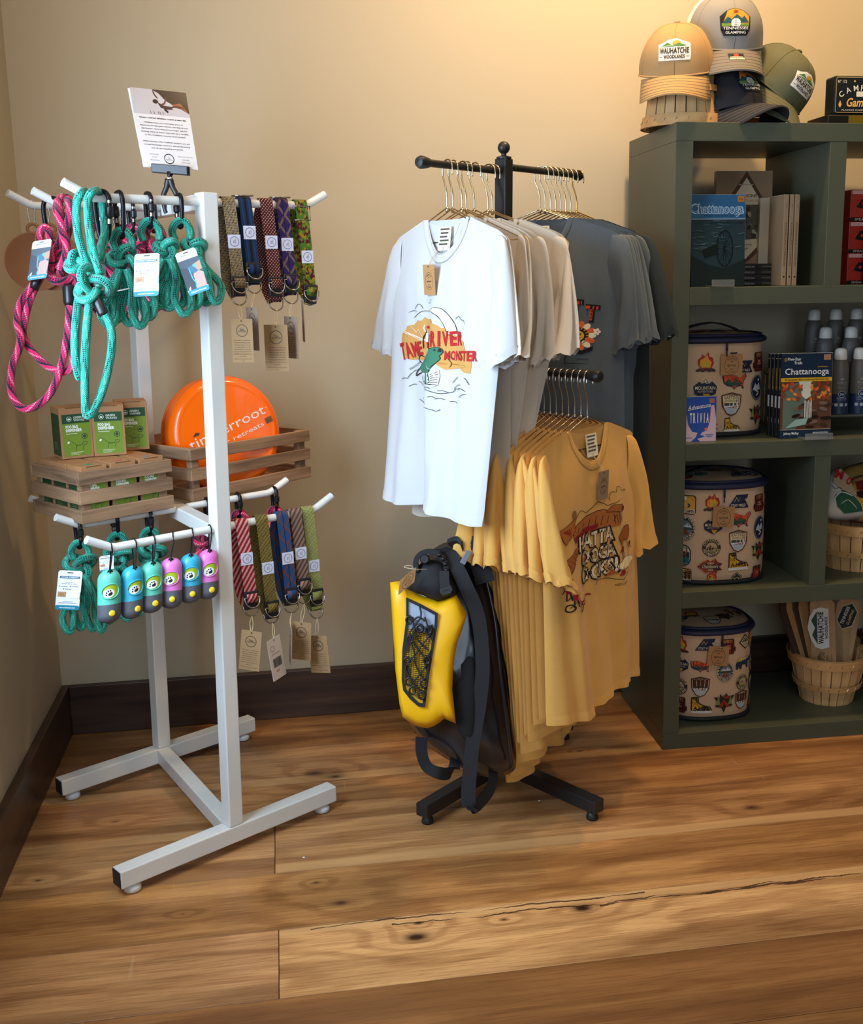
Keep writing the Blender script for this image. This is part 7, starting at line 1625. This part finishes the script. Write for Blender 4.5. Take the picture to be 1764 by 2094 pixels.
# caps and tins on top of the unit ---------------------------------------------------------------
CAPU = {}
def cap_thing(label, loc, yaw, pitch, roll, mc, mb, mback=None, patch=None, sc=1.0, mesh=False, sticker=False):
    """baseball cap; local: +y is the peak direction"""
    E_ = Matrix.Rotation(yaw, 3, 'Z') @ Matrix.Rotation(pitch, 3, 'X') @ Matrix.Rotation(roll, 3, 'Y')
    t = thing('baseball_cap', label, 'cap', loc, rot=E_.to_euler()); rx, ry, rz_ = .083*sc, .096*sc, .103*sc
    def crown(u, v, h=0):
        th = u*2*PI; ph = v*PI/2; ct, st = math.cos(th), math.sin(th); q = math.cos(ph)**.78
        fr = max(0, st)   # front is taller and flatter
        x = rx*q*math.copysign(abs(ct)**.92, ct); y = ry*q*st; z = rz_*math.sin(ph)**(.95-.18*fr)
        seam = .0015*abs(math.sin(3*th+PI/2))**.25*(1-.5*v)
        n = V(x/rx**2, y/ry**2, z/rz_**2).normalized(); wob = .003*noise.noise(V(x*18+loc[0]*7, y*18, z*18))
        return V(x, y, z)+n*(h+seam+wob)
    for nm, u0, u1, mm in (('front_panels', .02, .48, mc), ('back_panels', .48, 1.02, mback or mc)):
        c = M(); c.grid(lambda i, j: crown(u0+(u1-u0)*i, j*.985), 36, 16); obj(nm, c, mm, t, True, world=False, auto=1.2)
    seams = M()
    for k in range(6):
        u = k/6+.0833; seams.tube([crown(u, v/12*.97, .0006) for v in range(13)], .0008, 5)
    obj('seam', seams, mc, t, True, world=False)
    obj('top_button', M().lathe([(.007, 0), (.0065, .003), (0, .0055)], 14, (0, 0, rz_+.0015)), mc, t, True, world=False)
    obj('sweatband', M().tube([V(*(crown(j/40, 0)-V(0, 0, -.001)).xy, .0012) for j in range(40)], .0022, 6, closed=True), mc, t, True, world=False)
    # peak
    def pk(i, j, h):
        a = (-1+2*i); th = PI/2-a*1.18; x0 = rx*math.cos(th); y0 = ry*math.sin(th); L = .066*sc*(1-abs(a)**2.6)**.7
        x = x0*(1+.05*j)+0; y = y0+L*j+.006*j*(1-abs(a)); z = .002-.030*sc*(abs(x)/rx)**2*(.4+.6*j)-.030*sc*j
        return V(x, y, z+h)
    b = M(); b.grid(lambda i, j: pk(i, j, .0018), 30, 10); b.grid(lambda i, j: pk(i, j, -.0018), 30, 10, flip=True)
    for j in range(30): o = len(b.v); b.v += [pk(j/30, 1, .0018), pk((j+1)/30, 1, .0018), pk((j+1)/30, 1, -.0018), pk(j/30, 1, -.0018)]; b.face([o, o+3, o+2, o+1])
    po = obj('peak', b, mb, t, True, world=False, auto=.8)
    st_ = M()
    for q in (.2, .35, .5, .65, .8, .92): st_.tube([pk(.04+.92*i/24, q, .0021) for i in range(25)], .00045, 4)
    so = obj('peak_stitching', st_, mat('stitch_pale', '6e675c', .9), po, world=False); so['kind'] = 'stuff'
    def fn(x, y, h):
        # sideways metres and height on the front of the crown
        y = y+.047*sc; v = max(.02, min(.9, (y)/(rz_)))*.95; ph = math.asin(min(.98, v)); u = .25+x/(2*PI*ry*.88*max(.3, math.cos(ph)**.78)); p = crown(u, ph/(PI/2), 0); n = V(p.x/rx**2, p.y/ry**2, p.z/rz_**2).normalized(); return p+n*h
    if patch: A = Art(); patch(A); A.build('stitched_patch', t, fn, edge=.010, lift=.00025, base=.0012, world=False, rough=.7)
    if sticker:
        A = Art(); A.rect(-.017, -.010, .017, .012, '15161a'); A.rect(-.005, .003, .005, .010, 'c8402e'); A.rect(-.014, -.001, .014, .001, 'b9b4aa'); A.rect(-.016, -.009, .016, -.003, 'cfc4a4'); A.text('112', 0, -.008, .004, '2a2a2a')
        A.build('size_sticker', po, lambda x, y, h: pk(.5+x/(2.0*rx*1.1), .42-y/(.070), .0022+h), edge=.01, lift=.0001, base=.0003, world=False)
    return t
def p_wau(A): 
    A.poly([(-.034, -.024), (.034, -.024), (.036, -.010), (.033, .014), (.016, .020), (.004, .027), (-.010, .025), (-.024, .016), (-.035, .012), (-.033, -.006)], 'e4dfd6'); A.ell(.004, .015, .008, .007, 'd99a2a', 14); A.poly([(-.029, .006), (-.014, .017), (-.004, .010), (.008, .015), (.028, .007)], '4a7a3a')
    A.line([(-.029, .005), (-.01, .009), (.010, .005), (.03, .008)], .0012, 'e4dfd6', 3); A.text('WAUHATCHIE', 0, -.009, .013, '2a2422', w=.060, bold=.03); A.text('WOODLANDS', 0, -.020, .0075, '2a2422', w=.042, bold=.03); A.line([(-.030, -.017), (-.024, -.017)], .0012, '2a2422'); A.line([(.024, -.017), (.030, -.017)], .0012, '2a2422')
def p_ten(A):
    o = [(-.024, -.030), (.024, -.030), (.032, -.016), (.034, .012), (.018, .026), (0, .033), (-.018, .026), (-.034, .012), (-.032, -.016)]
    A.poly([(x*1.0, y*1.0) for x, y in o], '14161a'); A.poly([(x*.90, y*.90+.002) for x, y in o[2:7]]+[(-.029, -.010)], 'e08a2a'); A.poly([(-.029, -.004), (-.016, .012), (-.008, .006), (.002, .018), (.012, .008), (.018, .014), (.029, -.002)], '1f4a50'); A.poly([(-.029, -.010), (-.029, -.003), (0, -.006), (.029, -.003), (.029, -.010)], '6a8a3a')
    A.ell(0, -.003, .009, .011, 'e6e6e0', 16); A.line([(-.009, -.003), (.009, -.003)], .0006, '7a8078'); A.line([(0, -.012), (0, .008)], .0006, '7a8078'); A.rect(-.030, -.016, .030, -.0105, '14161a'); A.text('TENNESSEE', 0, -.0175, .0062, 'e4e2da', w=.052); A.text('GLAMPING', 0, -.0262, .0058, 'e4e2da', w=.040); A.poly([(-.006, .022), (.0, .027), (.008, .024), (.0, .022)], '8a3a1a')
TAN = mat('tan_twill', 'a8875a', .85, bump=.2, bscale=700); OLV = mat('olive_twill', '55553a', .85, bump=.2, bscale=700, var=.08, vscale=30); GRY = mat('grey_twill', '82807c', .85, bump=.2, bscale=700); GRB = mat('grey_peak', '6e675f', .85, bump=.2, bscale=700); NVY = mat('black_twill', '1c1b22', .85, bump=.2, bscale=700)
def meshmat(nm, c1, c2):
    s = NT(nm, .8); o = tc(s); v = s.n('ShaderNodeTexVoronoi'); v.inputs['Scale'].default_value = 420; s.l(o, v.inputs['Vector']); s.base(s.mix(s.smooth(v.outputs['Distance'], .25, .5), c1, c2)); s.bump(v.outputs['Distance'], .4, .001); return s.m
MWH = meshmat('white_cap_mesh', 'c4bcae', 'e2dccf'); MBK = meshmat('charcoal_cap_mesh', '26242a', '4a464c')
ZT_ = 1.53
def tp_(px, py, b): a, z = shp(px, py, b); return SH(a, b, z)
# overturned and lying baskets under the caps
q = tp_(1398, 256, .13); basket('upside-down bushel basket under the tan cap on top of the unit', (q.x-.004, q.y, ZT_+.136), 0, .070, .092, .134, rot=(PI, 0, .3))
q = tp_(1512, 190, .21); basket('bushel basket lying on its side behind the caps, open end forward', (q.x, q.y+.135, ZT_+.105), 0, .072, .100, .15, rot=(PI/2, 0, SHA), group=None)
q = tp_(1392, 196, .10); cap_thing('tan cap with the white and green woodland patch, on the upturned basket', (q.x, q.y+.03, ZT_+.128), PI-.42, -.24, .0, TAN, TAN, patch=p_wau, sc=1.06)
q = tp_(1482, 90, .15); cap_thing('grey cap with white mesh back, topmost of the pile', (q.x, q.y+.02, ZT_+.200), PI-.12, -.30, .0, GRY, GRB, MWH, p_ten, 1.12, sticker=True)
q = tp_(1500, 248, .07); cap_thing('black cap with charcoal mesh back lying at the front edge of the unit top', (q.x+.0, q.y+.070, ZT_+.026), PI+.42, .20, .03, NVY, NVY, MBK, p_ten, 1.08)
q = tp_(1610, 200, .13); cap_thing('olive green cap tipped on its side with a tilted woodland patch', (q.x-.030, q.y+.045, ZT_+.098), PI+.20, -.50, -.50, OLV, OLV, patch=p_wau, sc=1.05)
# tins
a0, z0 = shp(1700, 228, .06); t = thing('game_tin', 'black and gold tin box lying flat under the campfire games tin', 'tin', SH(a0-.012, .05, ZT_), SHA)
obj('tin_body', M().box((.075, .05, .013), (.16, .11, .024)), mat('tin_black', '14130f', .35, .3), t, world=False, bevel=.003); obj('gold_panel', M().box((.10, -.0055, .013), (.105, .0012, .020)), mat('gold_foil', 'c9a53a', .25, .9), t, world=False)
t = thing('game_tin', 'dark tin with gold campfire games lettering at the right edge of the unit top', 'tin', SH(a0, .05, ZT_+.0255), SHA)
w, h = .125, .088; obj('tin_body', M().box((w/2, .026, h/2+.0005), (w, .05, h)), mat('tin_dark', '1c211f', .32, .4), t, world=False, bevel=.005)
A = Art(); GD = 'c9a866'; A.rrect(.004, .004, w-.004, h-.004, .005, GD); A.rrect(.0048, .0048, w-.0048, h-.0048, .0045, '171c1d'); A.text('N° 172', .019, h-.017, .007, 'cfc8b4', w=.022, align='c'); A.ell(w*.40, h-.013, .0022, .0026, GD, 8); A.arc('CAMPFIRE', w/2+.002, -.012, .072, .013, 'd8d2c0', 90, 88, ry=.066); A.text('Games', w*.50, .018, .020, 'd8a85a', w=.062, shear=.25, bold=.02); A.rrect(w*.44, .040, w*.60, .052, .002, 'd8d2c0'); A.text('PLAYING CARDS & DICE', w/2, .008, .0040, 'b9b29e', w=.085, bold=.0); A.poly([(.014, .016), (.011, .022), (.015, .032), (.019, .022), (.016, .016)], 'd8a85a')
A.build('lid_print', t, lambda x, y, hh: V(x, .001-hh, y+.0005), lift=.00005, base=.0004, world=False, rough=.35)
# ------------------------------------------------------------------ waterproof backpack leaning on the garment rack
VIN = mat('black_vinyl', '14161c', .26, bump=.25, bscale=18, spec=.55, coat=.2); YEL = mat('yellow_vinyl', 'f2b60a', .42, bump=.2, bscale=14, spec=.5); NYL = mat('black_nylon', '15151a', .75, bump=.3, bscale=800)
DB_ = 2.40
bc_ = P(930, 1380, DB_); bgd = thing('backpack', 'black waterproof roll-top backpack with a yellow front pocket, below the white T-shirts', 'backpack', (bc_.x, bc_.y, .06))
def pp(pts, D): return [P(x, y, D) for x, y in pts]
body = [(868, 1160), (880, 1128), (915, 1108), (955, 1105), (985, 1130), (1008, 1190), (1026, 1270), (1040, 1360), (1049, 1460), (1055, 1550), (1048, 1578), (1015, 1590), (975, 1585), (930, 1562), (888, 1535), (850, 1500), (826, 1460), (810, 1400), (804, 1330), (812, 1250), (835, 1190)]
b = M(); b.pillow(spl(pp(body, DB_), 4, True), .090, .075, -CF, 9, .42, ctr=P(938, 1370, DB_))
for i, v in enumerate(b.v):
    b.v[i] = v+(-CF)*(.010*noise.noise(v*9)+.006*noise.noise(v*22))
obj('main_body', b, VIN, bgd, True)
# side crease piping
obj('side_seam', M().tube(spl([P(985, 1150, DB_-.070), P(1010, 1260, DB_-.080), P(1022, 1370, DB_-.082), P(1036, 1480, DB_-.075), P(1046, 1565, DB_-.06)], 6), .0035, 8), VIN, bgd, True)
obj('side_mesh_pocket', M().pillow(spl(pp([(930, 1345), (968, 1335), (975, 1420), (968, 1520), (940, 1500), (925, 1440)], DB_-.085), 4, True), .014, .01, -CF, 4), mat('black_mesh', '101014', .9, bump=.8, bscale=900), bgd, True)
pk_ = [(798, 1191), (808, 1189), (819, 1188), (828, 1203), (860, 1217), (895, 1230), (915, 1222), (932, 1216), (943, 1236), (954, 1256), (948, 1278), (942, 1296), (934, 1314), (929, 1345), (926, 1380), (924, 1410), (928, 1450), (932, 1480), (918, 1474), (908, 1469), (898, 1478), (888, 1484), (872, 1489), (849, 1485), (834, 1476), (822, 1466), (817, 1440), (813, 1410), (808, 1370), (805, 1329), (802, 1280), (800, 1236)]
DY = DB_-.108
b = M(); b.pillow(pp(pk_, DY), .026, .030, -CF, 8, .28)
for i, v in enumerate(b.v): b.v[i] = v+(-CF)*(.006*noise.noise(v*13))+CR*.002*noise.noise(v*20)
po = obj('front_pocket', b, YEL, bgd, True)
DP = DY-.0300
fo = [(830, 1221), (862, 1236), (895, 1254), (894, 1280), (886, 1330), (876, 1391), (869, 1446), (855, 1445), (838, 1430), (824, 1412), (821, 1391), (822, 1330), (830, 1267)]
fi = [(835, 1230), (862, 1243), (889, 1258), (888, 1281), (880, 1329), (870, 1389), (864, 1438), (856, 1437), (842, 1424), (829, 1408), (826, 1390), (828, 1332), (835, 1268)]
b = M(); n_ = len(fo)
for D_, L in ((DP, fo), (DP, fi), (DP+.006, fo), (DP+.006, fi)): b.v += pp(L, D_)
for i in range(n_):
    j = (i+1) % n_; b.face([i, j, n_+j, n_+i]); b.face([2*n_+i, i, j, 2*n_+j][::-1]); b.face([n_+i, n_+j, 3*n_+j, 3*n_+i])
win = obj('window_frame', b, NYL, bgd)
b = M(); b.prism(fi, lambda x, y, z: P(x, y, DP+.004+z), 0, .004); wb = obj('clear_window', b, mat('clear_grey_vinyl', '8e9cb2', .2, coat=.4), win)
A = Art(); A.poly([(828, 1290), (848, 1282), (862, 1292), (884, 1302), (880, 1329), (870, 1389), (864, 1438), (856, 1437), (842, 1424), (829, 1408), (826, 1390), (828, 1332)], 'c99a14')
A.line([(864, 1292), (872, 1300), (882, 1320)], 5, 'a86a2a')
for k in range(38): y = 1286+k*4; A.line([(829+max(0, y-1386)*.55, y), (880-(y-1286)*.10, y+6)], 1.1, '15151a') if y < 1428 else None
for k in range(9): A.line([(831+k*6, 1290), (829+k*4.6, 1404+k*3)], .7, '15151a')
A.build('pocket_mesh', win, lambda x, y, h: P(x, y, DP+.0035-h), lift=.0001, base=.0003, rough=.8)
cd = M(); DC = DP-.003
for pts in ([(858, 1240), (860, 1262), (843, 1285), (838, 1300), (856, 1330), (868, 1345), (874, 1352), (862, 1375), (848, 1390), (838, 1402)], [(868, 1262), (874, 1280), (880, 1295), (862, 1320), (848, 1340), (836, 1352), (830, 1370), (848, 1400), (862, 1415), (868, 1424)], [(843, 1262), (850, 1300), (862, 1318), (876, 1330)], [(832, 1300), (846, 1330), (850, 1360), (868, 1392)], [(834, 1262), (842, 1270), (855, 1262), (868, 1270)]):
    cd.tube(spl([P(x, y, DC-.002*(i % 2)) for i, (x, y) in enumerate(pts)], 5), .0018, 7)
obj('bungee_cord', cd, mat('bungee', '16161a', .6), bgd, True)
for x, y in ((851, 1292), (836, 1268), (876, 1288), (838, 1306), (872, 1350), (832, 1352), (836, 1394), (866, 1398), (843, 1412), (862, 1422)):
    obj('cord_eyelet', M().tube([P(x, y, DC-.001)+CR*.006*math.cos(q)+CU*.008*math.sin(q) for q in [2*PI*i/14 for i in range(14)]], .0022, 6, closed=True), BLK, bgd, True)
for pts in ([(868, 1290), (884, 1276), (888, 1290), (884, 1312)], [(828, 1300), (836, 1312), (834, 1330), (826, 1336)], [(880, 1330), (868, 1350), (870, 1370), (876, 1372)], [(828, 1360), (838, 1366), (836, 1384), (828, 1388)]):
    bb = M(); bb.prism(pts, lambda x, y, z: P(x, y, DC+.002+z), -.001, .002); obj('web_tab', bb, NYL, bgd)
obj('zip_pull', M().tube([P(858, 1285, DC-.004)+CR*.007*math.cos(q)+CU*.007*math.sin(q) for q in [2*PI*i/14 for i in range(14)]], .0030, 8, closed=True), BLK, bgd, True)
# dark roll top under the handle
rt = [(842, 1203), (848, 1172), (862, 1150), (890, 1145), (914, 1160), (926, 1186), (936, 1214), (918, 1222), (895, 1230), (866, 1218)]
b = M(); b.pillow(spl(pp(rt, DB_-.10), 3, True), .040, .03, -CF, 6, .45); obj('roll_top', b, NYL, bgd, True, auto=.7)
obj('roll_end_disc', M().lathe([(.0, .006), (.008, .006), (.010, .003), (.010, -.01)][::-1], 20, P(868, 1143, DB_-.13), Matrix((CR, CU, -CF)).transposed()), BLK, bgd, True, auto=.8)
hp = spl([P(x, y, DB_-.115) for x, y in ((852, 1168), (850, 1148), (858, 1134), (874, 1128), (892, 1130), (906, 1142), (912, 1160), (910, 1182))], 5)
obj('carry_handle', M().ribbon(hp, .030, -CF, .010), NYL, bgd, True, auto=.7)
for k in range(4): q = hp[22+k*3]; obj('handle_ridge', M().tube(spl([q+CF*.013-CU*.002, q+CU*.006-CF*.004+CR*.002, q-CF*.018-CU*.002], 5), .0038, 8), BLK, bgd, True)
obj('buckle_strap', M().ribbon([P(908, 1168, DB_-.135), P(908, 1190, DB_-.145), P(912, 1208, DB_-.146)], .020, CR, .003), NYL, bgd, True, auto=.7)
bk = M(); f_ = lambda x, y, z: P(x, y, DB_-.148-z)
bk.prism([(899, 1204), (922, 1197), (926, 1206), (922, 1214), (904, 1219), (899, 1213)], f_, 0, .007); obj('side_release_buckle', bk, BLK, bgd, bevel=.0015)
obj('buckle_slot', M().prism([(904, 1207), (918, 1203), (919, 1207), (905, 1211)], f_, .007, .0078), mat('hole_dark', '1a201e', .8), bgd)
# shoulder straps
obj('webbing_strap', M().ribbon(spl([P(x, y, DB_-.12+d) for x, y, d in ((903, 1122, .03), (918, 1132, .01), (936, 1165, -.0), (955, 1205, 0), (974, 1250, .01), (984, 1310, .02), (986, 1380, .025), (978, 1450, .03), (966, 1520, .03), (960, 1580, .03), (957, 1625, .03), (958, 1648, .03))], 5), .030, CR, .0030), NYL, bgd, True, auto=.7)
obj('padded_strap', M().ribbon(spl([P(x, y, DB_-.09+d) for x, y, d in ((925, 1118, .0), (948, 1110, -.01), (966, 1122, -.01), (980, 1150, 0), (992, 1190, .01))], 5), .040, CR, .012), NYL, bgd, True, auto=.7)
obj('ladder_lock', M().box(P(952, 1140, DB_-.118), (.012, .004, .030), Matrix((CR, -CF, CU)).transposed() @ Matrix.Rotation(.5, 3, 'Y')), mat('grey_lock', '6a6a70', .4), bgd, bevel=.001)
obj('lower_loop', M().ribbon(spl([P(x, y, DB_-.05+d) for x, y, d in ((862, 1508, .0), (862, 1540, -.02), (873, 1568, -.03), (895, 1580, -.03), (915, 1582, -.01), (928, 1570, .01), (930, 1552, .02))], 6), .026, (CF*.6+CR*.5+CU*.5), .0028), NYL, bgd, True, auto=.7)
obj('strap_tail', M().ribbon(spl([P(x, y, DB_-.07+d) for x, y, d in ((958, 1648, -.02), (966, 1652, -.02), (982, 1640, .0), (1000, 1618, .02), (1008, 1592, .03), (1006, 1570, .035))], 6), .026, (CF*.5+CR*.6-CU*.2), .0028), NYL, bgd, True, auto=.7)
obj('strap_slider', M().box(P(962, 1652, DB_-.092), (.034, .004, .008), Matrix((CR, -CF, CU)).transposed() @ Matrix.Rotation(.5, 3, 'Y')), BLK, bgd, bevel=.001)
# kraft tag tied to the handle
fn, w_, h_ = quad_frame(P(818, 1187, DB_-.165), P(851, 1160, DB_-.165), P(814, 1217, DB_-.155))
kt = obj('hang_tag', M().prism([(0, .0), (w_, 0), (w_, h_), (0, h_)], fn, -.0006, 0), mat('kraft_b98a58', 'b98a58', .85, var=.06, vscale=60), bgd)
A = Art(); A.push(w_*.52, h_*.5, 1, .6); emblem(A, 0, 0, w_*.34); A.pop(); A.build('tag_print', kt, fn, lift=.00008, base=.0002)
obj('string', M().tube(spl([P(846, 1163, DB_-.166), P(838, 1156, DB_-.17), P(826, 1160, DB_-.17), P(850, 1164, DB_-.17), P(872, 1164, DB_-.15)], 5), .0008, 5), mat('twine', 'c8b48c', .9), kt, True)
# small white scraps on the boards
for k, (x, y) in enumerate(((1102, 1638), (621, 1754))):
    q = onz(x, y, 0); t = thing('paper_scrap', ['tiny white scrap on the floor near the right foot of the garment rack', 'tiny white scrap on the floor below the white rack foot'][k], 'scrap', q)
    obj('scrap', M().lathe([(.0026, .0003), (.0030, .0012), (0, .0022)], 6, (0, 0, 0)), mat('card_white', 'e6e6ea', .5), t, world=False)
